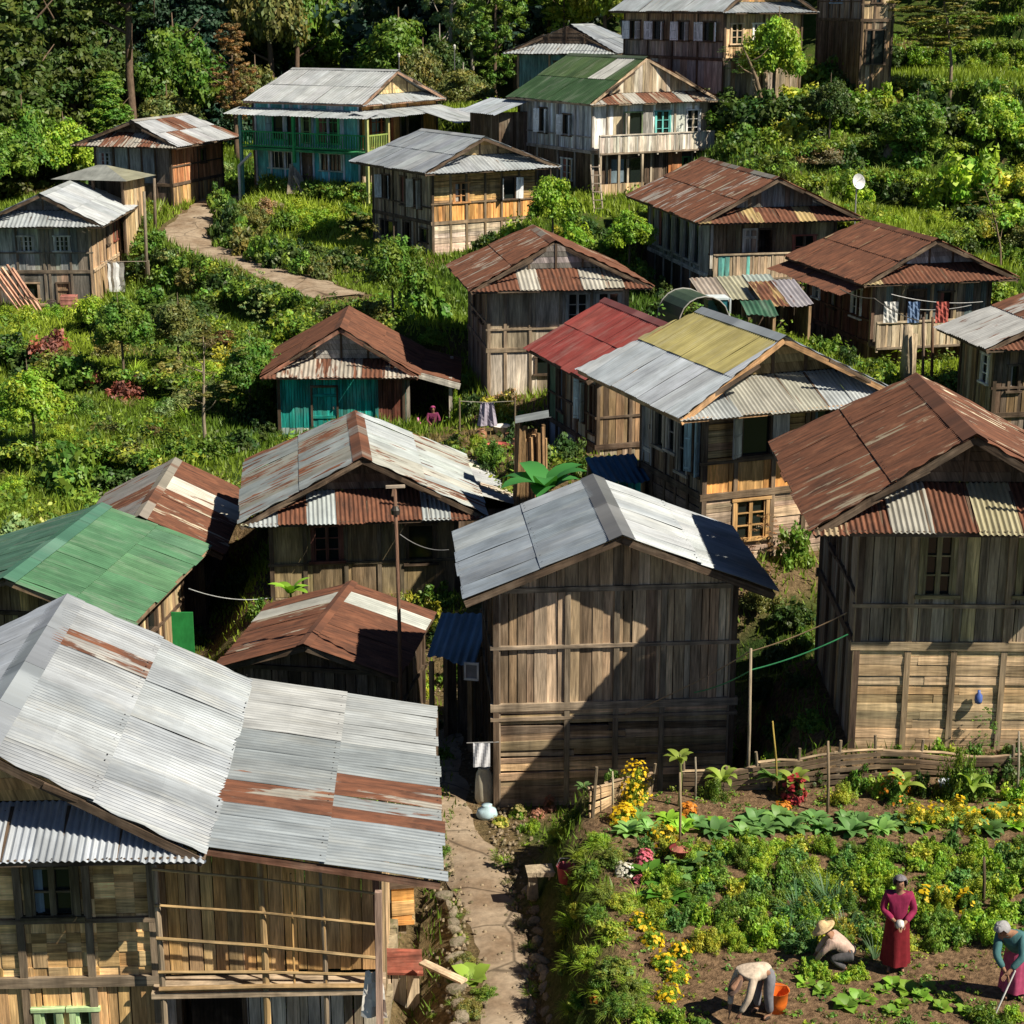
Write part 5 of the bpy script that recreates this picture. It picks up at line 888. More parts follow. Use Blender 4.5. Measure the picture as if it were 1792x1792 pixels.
bushes([(1480, 215, 110, 'bush', 'mid'), (1540, 190, 90, 'bush', 'bright'), (1500, 160, 90, 'bush', 'dark'), (1620, 215, 110, 'bush', 'dark'), (1680, 250, 120, 'bush', 'dark'), (1760, 255, 120, 'bush', 'dark'), (1730, 200, 100, 'bush', 'mid'), (1580, 290, 90, 'bush', 'mid'), (1640, 360, 90, 'bush', 'bright'), (1580, 360, 80, 'bush', 'dark'), (1760, 390, 100, 'bush', 'bright'), (1700, 395, 80, 'bush', 'dark'), (1480, 300, 80, 'bush', 'dark'), (1380, 250, 90, 'bush', 'yellow'), (1420, 240, 80, 'bush', 'dark'), (1500, 360, 70, 'bush', 'bright'), (1770, 460, 80, 'bush', 'mid')], 'big leafy bush on the upper right hillside', 'big bushes on the upper right hillside', hk=1.1)
bush(1340, 575, 55, 'bush', 'yellow', 'pale yellow green bush in front of the patched awning', hk=1.4); bush(1640, 690, 40, 'bush', 'bright', 'bright bush glimpsed left of the grey plank house at the right edge', hk=1.5)
tree(1660, 100, 6.8, 3.0, 'airy', 'olive', 'slender leaning tree with sparse olive crown on the upper right slope', tr=.1, c0=.42, py=178, lean=(-.12, 0), limbs=5, t=(.26, .2, .15)); tree(1335, 90, 4.2, 1.6, 'thin', 'dark', 'leaning bare trunk tree in the thicket by the shuttered house', tr=.14, c0=.6, py=215, lean=(-.3, 0), t=(.2, .15, .1)); tree(1750, 90, 3.6, 1.2, 'thin', 'olive', 'thin bent sapling on the right slope behind the rust roofed house', tr=.05, c0=.6, py=470, lean=(-.25, 0), t=(.24, .18, .12)); tree(362, 68, 4.2, 1.7, 'thin', 'olive', 'nearly bare small tree on the slope left of the teal house', tr=.07, c0=.4, py=785, limbs=8, t=(.3, .25, .18))
# ------------------------------------------------------------------ grass and undergrowth (uncountable)
def free_mask(X, Y, pad=.1):
    m = np.ones(len(X), bool)
    for k, h in H.items():
        c, s = math.cos(h['yaw']), math.sin(h['yaw']); dx, dy = X - h['x'], Y - h['y']; m &= ~((np.abs(dx * c + dy * s) < h['W2'] - h['ov'] + pad) & (np.abs(-dx * s + dy * c) < h['L'] / 2 - h['ov'] + pad))
    d, _ = seg_dist(X, Y, ROAD); m &= d > 1.25 + .2 * np.sin(X * 2)
    m &= ~((np.abs(X + .25 - .12 * np.sin(Y)) < 1.0) & (Y < 46) & (X < garden_left(Y) - .75))
    m &= ~((X > garden_left(Y) + .25) & (Y < 30.6) & (X < 13)); return m
def grass():
    n = 820000; Y = 20 + 105 * nr.random(n) ** 1.35; X = nr.uniform(-1, 1, n) * (6 + .43 * Y); m = free_mask(X, Y); X, Y = X[m], Y[m]
    den = wob(X, Y, 2.2); lane = ((Y > 45) & (Y < 65) & (X > -3) & (X < 8)) | ((Y < 48) & (X > -9) & (X < garden_left(Y) - .1)) | ((Y < 47) & (X > 1)); m = (nr.random(len(X)) < sm((den + 1.1) / 1.3) * .95 + .05) & (~lane | (nr.random(len(X)) < .25)); X, Y = X[m], Y[m]
    Z = height(X, Y); n = len(X); hh = (.09 + .0026 * Y) * nr.uniform(.5, 1.5, n) * (1 + .5 * np.clip(wob(X, Y, 3.1), -1, 1)); w = (.009 + .0005 * Y) * nr.uniform(.6, 1.3, n); a = nr.uniform(0, 6.28, n); l = nr.uniform(0, .75, n); b = nr.uniform(0, 6.28, n)
    base = np.stack([X, Y, Z - .02], 1); sd = np.stack([np.cos(a) * w, np.sin(a) * w, 0 * w], 1); lean = np.stack([np.cos(b) * hh * l, np.sin(b) * hh * l, hh], 1)
    v = np.stack([base - sd, base + sd, base + lean], 1).reshape(-1, 3); f = np.arange(n * 3).reshape(n, 3)
    q = sm((wob(X, Y, 4.3) + .9) / 1.8)[:, None]; t = (1 - q) * np.array([.085, .165, .02]) + q * np.array([.27, .36, .035]); dry = (wob(X, Y, 2.7) > .85)[:, None]; t = np.where(dry, np.array([.25, .2, .08]), t) * nr.uniform(.7, 1.3, (n, 1))
    tag(link('grass', leaf_mesh('grass', v, f, t)), kind='stuff')
grass()
def undergrowth():
    n = 6600; Y = 48 + 75 * nr.random(n) ** 1.1; X = nr.uniform(-1, 1, n) * (6 + .43 * Y); m = free_mask(X, Y, .5); X, Y = X[m], Y[m]; m = wob(X, Y, 3.3) > -.05; X, Y = X[m], Y[m]; r = .16 + .65 * nr.random(len(X)) ** 2.4; Cc = np.stack([X, Y, height(X, Y) + r * .35], 1)
    n = 70000; Y = 49 + 66 * nr.random(n); X = nr.uniform(-1, 1, n) * (6 + .43 * Y); m = free_mask(X, Y, .6) & (np.abs(X) > 6); X, Y = X[m], Y[m]; gx = height(X, Y + .35) - height(X, Y - .35); m = (gx > .34) & (wob(X, Y, 2.5) > -.7); X, Y, gx = X[m][:3300], Y[m][:3300], gx[m][:3300]; r2 = .20 + .34 * nr.random(len(X)) ** 1.4; Cc = np.concatenate([Cc, np.stack([X, Y - .05, height(X, Y + .7) + r2 * .25], 1)]); r = np.concatenate([r, r2])
    P, N, S, t = clumps(Cc, r, 44, .17, .8, base=(.175, .265, .036), tv=.6, hue=.35); v, f = leaf_arrays(P, N, S); tag(link('undergrowth', leaf_mesh('undergrowth', v, f, t)), kind='stuff')
undergrowth()
# ------------------------------------------------------------------ paths, stones
def stone_mesh(seed, sub=2):
    b = bpy.data.meshes.new('stone'); import bmesh; bm = bmesh.new(); bmesh.ops.create_icosphere(bm, subdivisions=sub, radius=1); r = random.Random(seed)
    ph = [V(r.uniform(-2, 2), r.uniform(-2, 2), r.uniform(-2, 2)) for _ in range(5)]
    for v in bm.verts:
        k = 1 + .16 * sum(math.sin(v.co.dot(p) * 1.6 + i) for i, p in enumerate(ph)) / 1.6; v.co *= k; v.co.z *= .8
    bm.to_mesh(b); bm.free(); a = b.attributes.new('tint', 'FLOAT_COLOR', 'FACE'); k = r.uniform(.65, 1.0); a.data.foreach_set('color', [.30 * k, .255 * k, .19 * k, 1] * len(b.polygons)); b.materials.append(M['stone']); return b
STN = [stone_mesh(s) for s in range(5)]
def stone(p, s, label=None, group=None, name='stone'):
    o = link(name, rng.choice(STN), None, p); o.scale = (s[0], s[1], s[2]); o.rotation_euler = (rng.uniform(-.2, .2), rng.uniform(-.2, .2), rng.uniform(0, 6.28)); return tag(o, label, 'stone' if label else None, group)
def ribbon(name, pts, mat, lift, jag=.1, du=.3, nv=5, rag=1.0):
    """path sheet draped on the ground: pts = (x, y, half width)"""
    P = []; 
    for a, b in zip(pts[:-1], pts[1:]):
        n = max(2, int(math.hypot(b[0] - a[0], b[1] - a[1]) / du))
        for i in range(n): t = i / n; P.append([a[j] + (b[j] - a[j]) * t for j in range(3)])
    P.append(list(pts[-1])); P = np.array(P)
    for _ in range(4): P[1:-1] = (P[:-2] + 2 * P[1:-1] + P[2:]) / 4
    T = np.gradient(P[:, :2], axis=0); T /= np.linalg.norm(T, axis=1, keepdims=True); Nn = np.stack([-T[:, 1], T[:, 0]], 1); n = len(P); q = np.linspace(-1, 1, nv)
    wl = P[:, 2] + jag * np.sin(np.arange(n) * 1.3) * .5 + nr.uniform(-jag, jag, n) * rag
    X = P[:, 0][:, None] + Nn[:, 0][:, None] * q * wl[:, None]; Y = P[:, 1][:, None] + Nn[:, 1][:, None] * q * wl[:, None]; Z = height(X, Y) + lift - .05 * (np.abs(q) > .99)
    v = np.stack([X, Y, Z], -1).reshape(-1, 3); i = np.arange(n * nv).reshape(n, nv); f = np.stack([i[:-1, :-1], i[1:, :-1], i[1:, 1:], i[:-1, 1:]], -1).reshape(-1, 4)
    me = bpy.data.meshes.new(name); np_mesh(me, v, f); me.materials.append(M[mat]); return tag(link(name, me), kind='structure')
ribbon('path', [(.02, 20, .42), (.0, 23, .40), (-.08, 25, .40), (-.1, 26.6, .44), (-.3, 28.2, .5), (-.62, 29.8, .55), (-1.0, 31.4, .5), (-1.35, 33, .5), (-1.6, 36, .45), (-1.5, 39, .4)], 'concrete', .05, .07)
ribbon('road', [(p[0], p[1], 1.2) for p in ROAD], 'concrete', .07, .16, .5)
ST = 'edging stones of the front path'
for i in range(17):
    y = 22.6 + i * .41 + rng.uniform(-.12, .12); x = -.72 - .06 * (y - 24) - (max(0, y - 28) * .16) + rng.uniform(-.12, .06); stone((x, y, hz(x, y) + .06), (rng.uniform(.08, .17), rng.uniform(.1, .2), rng.uniform(.07, .14)), 'rough stone edging the left side of the front path', ST)
for i in range(15):
    y = 24 + i * .36; x = .55 - .03 * (y - 24) - max(0, y - 28) * .1 + rng.uniform(-.05, .1); stone((x, y, hz(x, y) + .04), (rng.uniform(.08, .16), rng.uniform(.1, .2), rng.uniform(.07, .14)), 'small stone along the garden side of the front path', 'stones on the garden side of the path')
def gravel():
    n = 4200; Y = 20 + 22 * nr.random(n); dX = nr.normal(0, .62, n); X = -.3 - np.maximum(0, Y - 27) * .11 + dX; m = (X < garden_left(Y) - .6) & ((np.abs(dX) > .42) | (nr.random(n) < .12)); X, Y = X[m], Y[m]; n = len(X); s = nr.uniform(.008, .035, n); c = np.stack([X, Y, height(X, Y) + .055], 1)
    O8 = np.array([(-1, -1, -.6), (1, -1, -.6), (1, 1, -.6), (-1, 1, -.6), (-.6, -.7, .6), (.7, -.6, .6), (.6, .7, .6), (-.7, .6, .6)]); v = (c[:, None] + O8[None] * s[:, None, None] * nr.uniform(.7, 1.3, (n, 8, 3))).reshape(-1, 3); F6 = np.array([(4, 5, 6, 7), (0, 1, 5, 4), (1, 2, 6, 5), (2, 3, 7, 6), (3, 0, 4, 7)]); f = (np.arange(n)[:, None, None] * 8 + F6[None]).reshape(-1, 4)
    tag(link('gravel', leaf_mesh('gravel', v, f, np.repeat(np.array([.28, .22, .15]) * nr.uniform(.5, 1.2, (n, 1)), 5, 0), 'stone')), kind='stuff')
gravel()
# dry stone wall below the annex
def rubble_wall():
    b = MB()
    y = 23.5
    for row in range(4):
        y = 22.5
        while y < 30.2:
            l = rng.uniform(.2, .42); x = -2.25 - .02 * (y - 26) + .05 * row; z = hz(x + .25, y) - .35 + row * .22; j = lambda: rng.uniform(-.025, .025)
            c = [V(x + dx + j(), y + dy + j(), z + dzz + j()) for dzz in (0, .2) for dx, dy in ((-.2, .01), (.12, .01), (.12, l - .01), (-.2, l - .01))]; k = rng.uniform(.75, 1.2); b.hexa(c, (.30 * k, .25 * k, .17 * k)); y += l
    tag(b.build('stone_wall', M['stone']), 'low dry stone wall under the lean-to annex beside the path', 'wall')
rubble_wall()
# ------------------------------------------------------------------ vegetable plants
def blade_mesh(name, n, L, w, droop, seed, tint=(1, 1, 1), up=1.2, seg=3, broad=False, r0=.02):
    r = np.random.default_rng(seed); Vv = []; Ff = []; Tt = []
    for i in range(n):
        a = r.uniform(0, 6.28) if not broad else i * 2.4 + r.normal(0, .2); l = L * r.uniform(.7, 1.15); e = up * r.uniform(.55, 1.1) * (1 - .45 * (i / n) if broad else 1); p = np.array([math.cos(a) * r0, math.sin(a) * r0, 0]); d = np.array([math.cos(a), math.sin(a)]); s = np.array([-math.sin(a), math.cos(a), 0]); n0 = len(Vv); tw = r.uniform(.75, 1.25)
        for q in range(seg + 1):
            t = q / seg; ww = w * (math.sin(math.pi * min(1, t * .82 + .18)) ** .7 if broad else (1 - t * .92)); el = e - droop * t; 
            if q: p = p + np.array([d[0] * math.cos(el), d[1] * math.cos(el), math.sin(el)]) * l / seg
            cup = np.array([0, 0, .22 * ww]) if broad else 0
            Vv += [p - s * ww + cup, p, p + s * ww + cup]
        for q in range(seg):
            b = n0 + q * 3
            for k in (0, 1): Ff.append((b + k, b + k + 1, b + k + 4, b + k + 3)); Tt.append(np.array(tint) * tw)
    return leaf_mesh(name, np.array(Vv), np.array(Ff), np.array(Tt))
CAB = [blade_mesh('cabbage', 19, .30, .072, 1.15, s, up=1.5, broad=True, seg=4) for s in (1, 2, 3)]; LET = [blade_mesh('lettuce', 11, .17, .075, .9, s, up=1.2, broad=True) for s in (4, 5)]; ONI = [blade_mesh('onion', 34, .55, .012, .7, s, up=1.5) for s in (6, 7)]; BAN = [blade_mesh('banana', 8, 1.0, .2, 1.1, s, up=1.35, broad=True, seg=6) for s in (8, 9)]; TUF = [blade_mesh('tuft', 60, .42, .012, 1.1, s, up=1.3) for s in (21, 22)]
def plant(me, x, y, s, col, label, group, name, cat, dz=0, sz=None):
    o = link(name, rng.choice(me), None, (x, y, hz(x, y) - .01 + dz)); o.scale = (s, s * rng.uniform(.9, 1.1), (sz or s) * rng.uniform(.85, 1.15)); o.rotation_euler = (0, 0, rng.uniform(0, 6.28)); leafcol(o, col, .18); return tag(o, label, cat, group)
ribbon('footpath', [tuple(at(px, py, d)[:2]) + (w,) for px, py, d, w in ((1603, 190, 97, .35), (1600, 215, 94, .4), (1585, 240, 91, .45), (1545, 262, 88, .45), (1500, 275, 86, .3))], 'concrete', .06, .1)
NOGO = [(5.72, 23.95, .28), (3.48, 22.6, .4), (5.0, 23.75, .45), (7.3, 23.4, .45), (3.95, 22.9, .25)]
def clear(x, y): return all(math.hypot(x - a, y - b) > r for a, b, r in NOGO)
G1, G2, G3, G4 = GRN['mid'], GRN['bright'], GRN['dark'], (.13, .27, .08)
for row, y in enumerate(np.arange(24.55, 27.9, .40)):
    x = garden_left(y) + 1.0 + .2 * (row % 2)
    while x < 10.2:
        xx, yy = x + rng.uniform(-.08, .08), y + rng.uniform(-.1, .1) + .05 * math.sin(x * 2)
        if rng.random() < .95 and clear(xx, yy) and not (x < 2.9 and y < 25.0): plant(CR['bush'] if rng.random() < .7 else CR['fine'], xx, yy, rng.uniform(.20, .34), rng.choice([G1, G2, G2, (.16, .26, .04), GRN['yellow'], (.12, .25, .06)]), 'bushy green vegetable plant in the thick bed behind the garden workers', 'bushy plants of the thick vegetable bed', 'vegetable_plant', 'plant', sz=rng.uniform(.26, .5))
        x += rng.uniform(.36, .50)
for y, gx in ((28.55, 0), (28.95, .2)):
    x = garden_left(y) + 1.0 + gx
    while x < 11:
        plant(CAB, x + rng.uniform(-.1, .1), y + rng.uniform(-.12, .12), rng.uniform(.8, 1.3), rng.choice([G4, (.20, .38, .10), (.24, .46, .04)]), 'broad leaved cabbage in the row before the back fence', 'cabbages in the row before the back fence', 'cabbage_plant', 'cabbage'); x += rng.uniform(.38, .6)
for (x, y, s, c) in ((2.5, 26.1, 1.6, (.09, .25, .03)), (2.9, 27.3, 1.5, G4), (2.3, 27.0, 1.3, (.10, .26, .03)), (3.1, 26.6, 1.2, G4)): plant(CAB, x, y, s, c, 'large spreading cabbage at the left end of the vegetable bed', 'large cabbages at the left end of the bed', 'cabbage_plant', 'cabbage')
for (px, py) in ((1500, 1748), (1518, 1752), (1545, 1735), (1562, 1722), (1590, 1733), (1612, 1745), (1625, 1730), (1560, 1772), (1648, 1765), (1480, 1760), (1580, 1760), (1690, 1770), (1660, 1748), (1420, 1690), (1440, 1735), (1412, 1720), (1480, 1728)):
    g = gp(px, py)
    if clear(g.x, g.y): plant(LET, g.x, g.y, rng.uniform(.8, 1.25), rng.choice([(.20, .36, .04), (.16, .31, .04)]), 'young lettuce on the bare soil around the workers', 'young lettuces on the bare soil', 'lettuce_plant', 'lettuce')
for (px, py, s) in ((1395, 1600, 1.25), (1430, 1610, 1.1), (1465, 1590, 1.0), (1380, 1640, .9), (1425, 1660, 1.0), (1445, 1580, 1.2), (1480, 1640, .9), (1530, 1680, .8)):
    g = gp(px, py); plant(ONI, g.x, g.y, s, (.10, .20, .09), 'tall blue green onion tuft left of the standing woman', 'onion tufts left of the standing woman', 'onion_plant', 'onion')
x = 2.0
for y in (21.7, 22.05, 22.4):
    x = garden_left(y) + .6
    while x < 8.6:
        xx = x + rng.uniform(-.1, .1)
        if clear(xx, y) and (y < 22.2 or x < 3.0 or x > 6.6): plant(CR['bush'] if rng.random() < .6 else CAB, xx, y + rng.uniform(-.12, .12), (q := rng.uniform(.18, .27)) * 1, rng.choice([G1, G2]), 'low leafy plant in the nearest vegetable row', 'plants of the nearest vegetable row', 'vegetable_plant', 'plant', sz=q * 1.3)
        x += rng.uniform(.3, .45)
def flowers(px, py, r, leafc, fl, label, n=60, hk=1.2, group=None, fs=.05):
    g = gp(px, py) if py else px; o = empty('flowering_plant', g, rng.uniform(0, 6.28), label, 'flowers', group)
    c = link('foliage', rng.choice(CR['fine']), o); c.scale = (r, r, r * hk); leafcol(c, leafc)
    d = unit(n); d[:, 2] = np.abs(d[:, 2]); P = d * np.array([r, r, r * hk]) * nr.uniform(.85, 1.08, (n, 1)); k = 3; P = np.repeat(P, k, 0) + nr.normal(0, fs * .25, (n * k, 3)); v, f = leaf_arrays(P, np.repeat(d, k, 0) + unit(n * k) * .3 + np.array([0, 0, .3]), np.full(n * k, fs) * nr.uniform(.7, 1.3, n * k), .9, .05)
    m = leaf_mesh('blossoms', v, f, np.array(fl) * nr.uniform(.75, 1.2, (n * k, 1))); link('blossoms', m, o); return o
YEL, ORA, PNK, WHT, REDF = (.72, .50, .02), (.65, .25, .03), (.62, .16, .22), (.7, .68, .62), (.40, .04, .05)
flowers(1110, 1400, .34, G2, YEL, 'tall shrub covered in golden yellow flowers at the garden corner', 150, 2.3); flowers(1090, 1440, .26, G2, YEL, 'yellow daisy clump in front of the tall golden shrub', 70, 1.3, fs=.08); flowers(1205, 1425, .15, G1, ORA, 'orange flower head beside the leaning stick', 30, 1.6, fs=.08); flowers(1160, 1470, .28, GRN['yellow'], YEL, 'yellow green flowering plant in front of the leaning stick', 40)
flowers(1095, 1530, .18, G3, WHT, 'clump of white flowers beside the pink ones', 70, 1.2); flowers(1128, 1515, .16, G1, PNK, 'taller clump of deep pink flowers', 70, 1.9); flowers(1118, 1545, .09, G1, PNK, 'small low clump of pink flowers', 30)
for (px, py) in ((1140, 1650), (1160, 1690), (1185, 1715), (1120, 1620), (1190, 1670), (1170, 1745)): flowers(px, py, .20, G2, YEL, 'yellow marigold clump along the left edge of the garden', 30, 1.2, 'marigolds along the left garden edge', .05)
flowers(1045, 1755, .10, G1, ORA, 'single orange flower plant low on the garden bank', 14, fs=.07); flowers(1390, 1400, .22, G3, REDF, 'dark red flowering plant before the wattle fence', 90, 2.2, fs=.07); flowers(1370, 1420, .16, G3, ORA, 'rusty red leaved plant left under the red flowers', 60, 1.2)
for (px, py) in ((1600, 1440), (1640, 1440), (1670, 1430), (1700, 1450), (1745, 1440), (1780, 1440)): flowers(px, py, .30, GRN['yellow'], YEL, 'yellow flowering shrub behind the cabbages on the right', 24, 1.3, 'yellow shrubs behind the cabbages', .05)
bushes([(400, 385, 75, 'bush', 'mid'), (398, 410, 80, 'bush', 'dark'), (412, 432, 85, 'bush', 'mid'), (440, 446, 85, 'bush', 'olive'), (470, 460, 85, 'bush', 'mid'), (500, 470, 80, 'bush', 'dark'), (532, 480, 70, 'bush', 'mid'), (385, 365, 55, 'bush', 'mid'), (560, 488, 60, 'bush', 'olive')], 'rounded hedge bush along the upper side of the back road', 'hedge along the upper side of the back road', hk=1.5)
bushes([(275, 430, 55, 'bush', 'mid'), (290, 455, 55, 'bush', 'dark'), (320, 472, 55, 'bush', 'mid'), (360, 484, 50, 'bush', 'olive'), (395, 496, 50, 'bush', 'mid'), (430, 506, 50, 'bush', 'dark'), (470, 520, 50, 'bush', 'mid'), (505, 530, 50, 'bush', 'bright'), (540, 540, 50, 'bush', 'mid')], 'leafy bush crowding the lower edge of the back road', 'bushes crowding the lower edge of the back road', hk=1.0)
for (px, py) in ((1615, 1590), (1650, 1585), (1690, 1590)): flowers(px, py, .14, G1, YEL, 'single yellow bloom above the bed behind the standing woman', 10, 2.6, 'yellow blooms in the bed', .09)
flowers(628, 1792, .16, G1, PNK, 'bright pink flowers at the foot of the annex wall', 60, 1.4, fs=.07); flowers(1565, 1400, .30, G1, ORA, 'shrub with orange tips against the plank base, left', 40, 1.9); flowers(875, 1445, .18, GRN['yellow'], (.5, .45, .1), 'yellow green flower head beside the path', 50, 1.1); flowers(905, 1430, .18, G2, (.34, .30, .12), 'green flower bush at the barn corner post', 40, 1.6); flowers(940, 1430, .15, GRN['brown'], (.40, .19, .13), 'brownish red flower head at the barn corner', 60, 1.1); flowers(962, 1420, .13, GRN['brown'], (.32, .15, .10), 'tall brown seed head plant at the barn corner', 60, 2.6)
bushes([(1280, 1330, 85, 'bush', 'bright'), (1230, 1345, 50, 'fine', 'yellow')], 'bright shrub behind the wattle fence beside the bamboo pole', 'bright shrubs by the bamboo pole'); bush(1675, 1400, 95, 'fine', 'mid', 'tall feathery green shrub against the plank base', hk=2.3); bush(1760, 1360, 80, 'bush', 'dark', 'dark shrub at the right edge against the plank base', hk=1.6); bush(1720, 1330, 60, 'thin', 'mid', 'thin sapling like shrub right of the feathery one', hk=2.2)
for a in ((1045, 1480, 70), (1070, 1510, 80), (1030, 1530, 70), (1055, 1570, 80), (1090, 1590, 80), (1040, 1610, 80), (1070, 1640, 90), (1030, 1680, 90), (1075, 1700, 100), (1110, 1740, 90), (1050, 1720, 80), (1080, 1770, 90), (1130, 1580, 60), (1010, 1600, 60), (1010, 1760, 70), (1020, 1500, 50), (1150, 1620, 60), (1000, 1560, 45), (1130, 1780, 80), (990, 1700, 55), (985, 1640, 50)):
    g = gp(a[0], a[1]); plant(CR['fine'] if rng.random() < .7 else CR['bush'], g.x, g.y, a[2] / 240 * g.y / 24 * .8, rng.choice([GRN['bright'], GRN['yellow'], GRN['mid'], (.16, .22, .04)]), 'feathery green plant spilling over the garden bank beside the path', 'plants over the garden bank', 'bank_plant', 'plant')
    for _ in range(2): plant(TUF, g.x + rng.uniform(-.15, .15), g.y + rng.uniform(-.2, .2), rng.uniform(.5, .9), rng.choice([GRN['bright'], (.16, .22, .04)]), 'grass tuft on the garden bank beside the path', 'grass tufts on the garden bank', 'grass_tuft', 'grass tuft')
for (px, py, s) in ((785, 1530, .5), (770, 1500, .5), (800, 1560, .45), (820, 1600, .4), (815, 1690, .5), (800, 1720, .4), (850, 1745, .5), (790, 1760, .6), (820, 1775, .6), (760, 1780, .5), (955, 1470, .6), (920, 1480, .6), (985, 1460, .5), (940, 1540, .5), (880, 1470, .4), (770, 1450, .5)):
    g = gp(px, py); plant(TUF if rng.random() < .5 else CR['fine'], g.x, g.y, s * .55, rng.choice([GRN['mid'], GRN['bright'], GRN['olive']]), 'small weed beside the front path', 'weeds beside the front path', 'weed', 'weed')
g = gp(825, 1715); plant(LET, g.x, g.y, 1.9, (.22, .36, .05), 'big single leafed green plant at the path edge by the annex', None, 'leafy_plant', 'plant')
def big_leaf(px, py, dist, s, n, col, label, st=.5):
    p = at(px, py, dist); z = hz(p[0], dist); o = empty('banana_plant', (p[0], dist, z), 0, label, 'banana plant'); h = max(.3, p[2] - z)
    b = MB(); b.tube([(0, 0, -.2), (.03, 0, h * .6), (0, 0, h)], [.09 * s, .07 * s, .045 * s], (.2, .22, .08), 8); b.build('trunk', M['bark'], o); l = link('leaves', BAN[n], o, (0, 0, h - .1)); l.scale = (s, s, s); l.rotation_euler = (0, 0, rng.uniform(0, 6)); leafcol(l, col)
big_leaf(955, 850, 41, 1.45, 0, (.05, .22, .05), 'banana plant with huge green leaves behind the barn roof'); big_leaf(508, 1032, 43.5, .62, 1, (.22, .40, .04), 'small banana plant with two yellow green leaves before the patchwork house'); big_leaf(1190, 1320, 29.6, .36, 0, (.24, .33, .06), 'young tree with a tuft of pale leaves on a bare stem by the fence'); big_leaf(1212, 575, 57, .6, 1, (.24, .38, .05), 'small palm like plant under the dark tarp'); big_leaf(1022, 1370, 29.4, .22, 0, (.12, .22, .07), 'small plant with one umbrella of leaves above the wooden crate fence')
bushes([(600, 660, 70, 'bush', 'dark'), (810, 690, 70, 'bush', 'mid'), (830, 720, 60, 'bush', 'dark'), (905, 745, 60, 'bush', 'mid'), (900, 780, 70, 'bush', 'dark'), (860, 810, 70, 'fine', 'mid'), (930, 830, 80, 'bush', 'dark'), (985, 800, 80, 'bush', 'dark'), (1020, 830, 70, 'bush', 'mid'), (850, 850, 70, 'bush', 'dark'), (790, 780, 50, 'bush', 'dark')], 'dark leafy bush in the yard between teal house, barn and yellow roof', 'bushes in the yard behind the barn', hk=1.2)
bushes([(1150, 520, 70, 'bush', 'dark'), (1120, 480, 60, 'bush', 'mid'), (1160, 560, 70, 'bush', 'dark'), (1290, 590, 70, 'bush', 'mid'), (1380, 590, 70, 'bush', 'dark'), (1440, 620, 70, 'bush', 'mid'), (1480, 640, 60, 'bush', 'dark'), (1540, 660, 60, 'bush', 'mid'), (1600, 655, 50, 'bush', 'bright')], 'bush in the narrow yard between the rust roofed houses and the yellow roof', 'bushes in the yard below the rust roofed houses', hk=1.2)
bushes([(380, 1060, 80, 'bush', 'dark'), (420, 1040, 70, 'bush', 'dark'), (455, 1080, 60, 'bush', 'mid'), (345, 1130, 60, 'bush', 'dark'), (760, 1060, 80, 'bush', 'mid'), (780, 1120, 70, 'bush', 'dark'), (770, 1000, 60, 'bush', 'mid')], 'dark bush in the shaded gap behind the silver roof', 'bushes in the shaded gap behind the silver roof', hk=1.3)
bushes([(1360, 1160, 80, 'bush', 'dark'), (1400, 1200, 70, 'bush', 'dark'), (1340, 1220, 80, 'bush', 'dark'), (1420, 1270, 70, 'bush', 'mid'), (1370, 1290, 70, 'bush', 'dark'), (1410, 1130, 60, 'bush', 'mid')], 'dark bush filling the shaded lane right of the barn', 'bushes in the lane right of the barn', hk=1.3)
bushes([(1075, 1385, 60, 'bush', 'mid'), (1140, 1375, 70, 'bush', 'dark'), (1180, 1370, 60, 'bush', 'mid'), (1320, 1365, 60, 'bush', 'mid'), (1345, 1350, 50, 'bush', 'bright'), (1430, 1370, 60, 'bush', 'dark'), (1500, 1380, 60, 'bush', 'mid'), (1540, 1390, 60, 'bush', 'bright'), (1610, 1390, 60, 'bush', 'dark'), (1720, 1390, 70, 'bush', 'mid'), (1780, 1400, 70, 'bush', 'bright'), (1250, 1400, 60, 'fine', 'mid'), (1470, 1405, 60, 'fine', 'yellow')], 'leafy plant crowding the wattle fence at the back of the garden', 'plants crowding the garden fence', hk=1.5)
bushes([(1560, 1335, 60, 'bush', 'mid'), (1640, 1330, 55, 'bush', 'bright'), (1700, 1345, 60, 'bush', 'mid'), (1775, 1335, 60, 'bush', 'dark')], 'bush growing against the plank base of the big rust roofed house', 'bushes against the plank base', hk=1.6)
bushes([(765, 1280, 60, 'bush', 'dark'), (775, 1330, 55, 'bush', 'mid'), (790, 1190, 60, 'bush', 'mid'), (760, 1390, 50, 'fine', 'mid'), (1000, 1440, 60, 'fine', 'mid'), (930, 1455, 55, 'fine', 'bright'), (975, 1470, 60, 'fine', 'mid')], 'bush at the side of the lane between silver roof and barn', 'bushes in the lane beside the barn', hk=1.2)
for (px, py) in ((1390, 1395), (1352, 1385), (1580, 1400), (1265, 1390), (1700, 1405)): g = gp(px, py); plant(BAN, g.x, g.y, .42, rng.choice([(.16, .30, .05), (.24, .33, .06), (.12, .24, .05)]), 'tall broad leaved plant standing at the wattle fence', 'tall broad leaved plants at the fence', 'vegetable_plant', 'plant', dz=.25, sz=.6)
for i in range(46):
    y = rng.uniform(21.5, 31); s_ = rng.choice((-1, 1)); x = -.28 - max(0, y - 27) * .13 + s_ * rng.uniform(.42, .62); plant(TUF, x, y, rng.uniform(.25, .55), rng.choice([GRN['mid'], GRN['bright'], GRN['olive']]), 'grass tuft growing at the edge of the front path', 'grass tufts at the edge of the front path', 'grass_tuft', 'grass tuft')
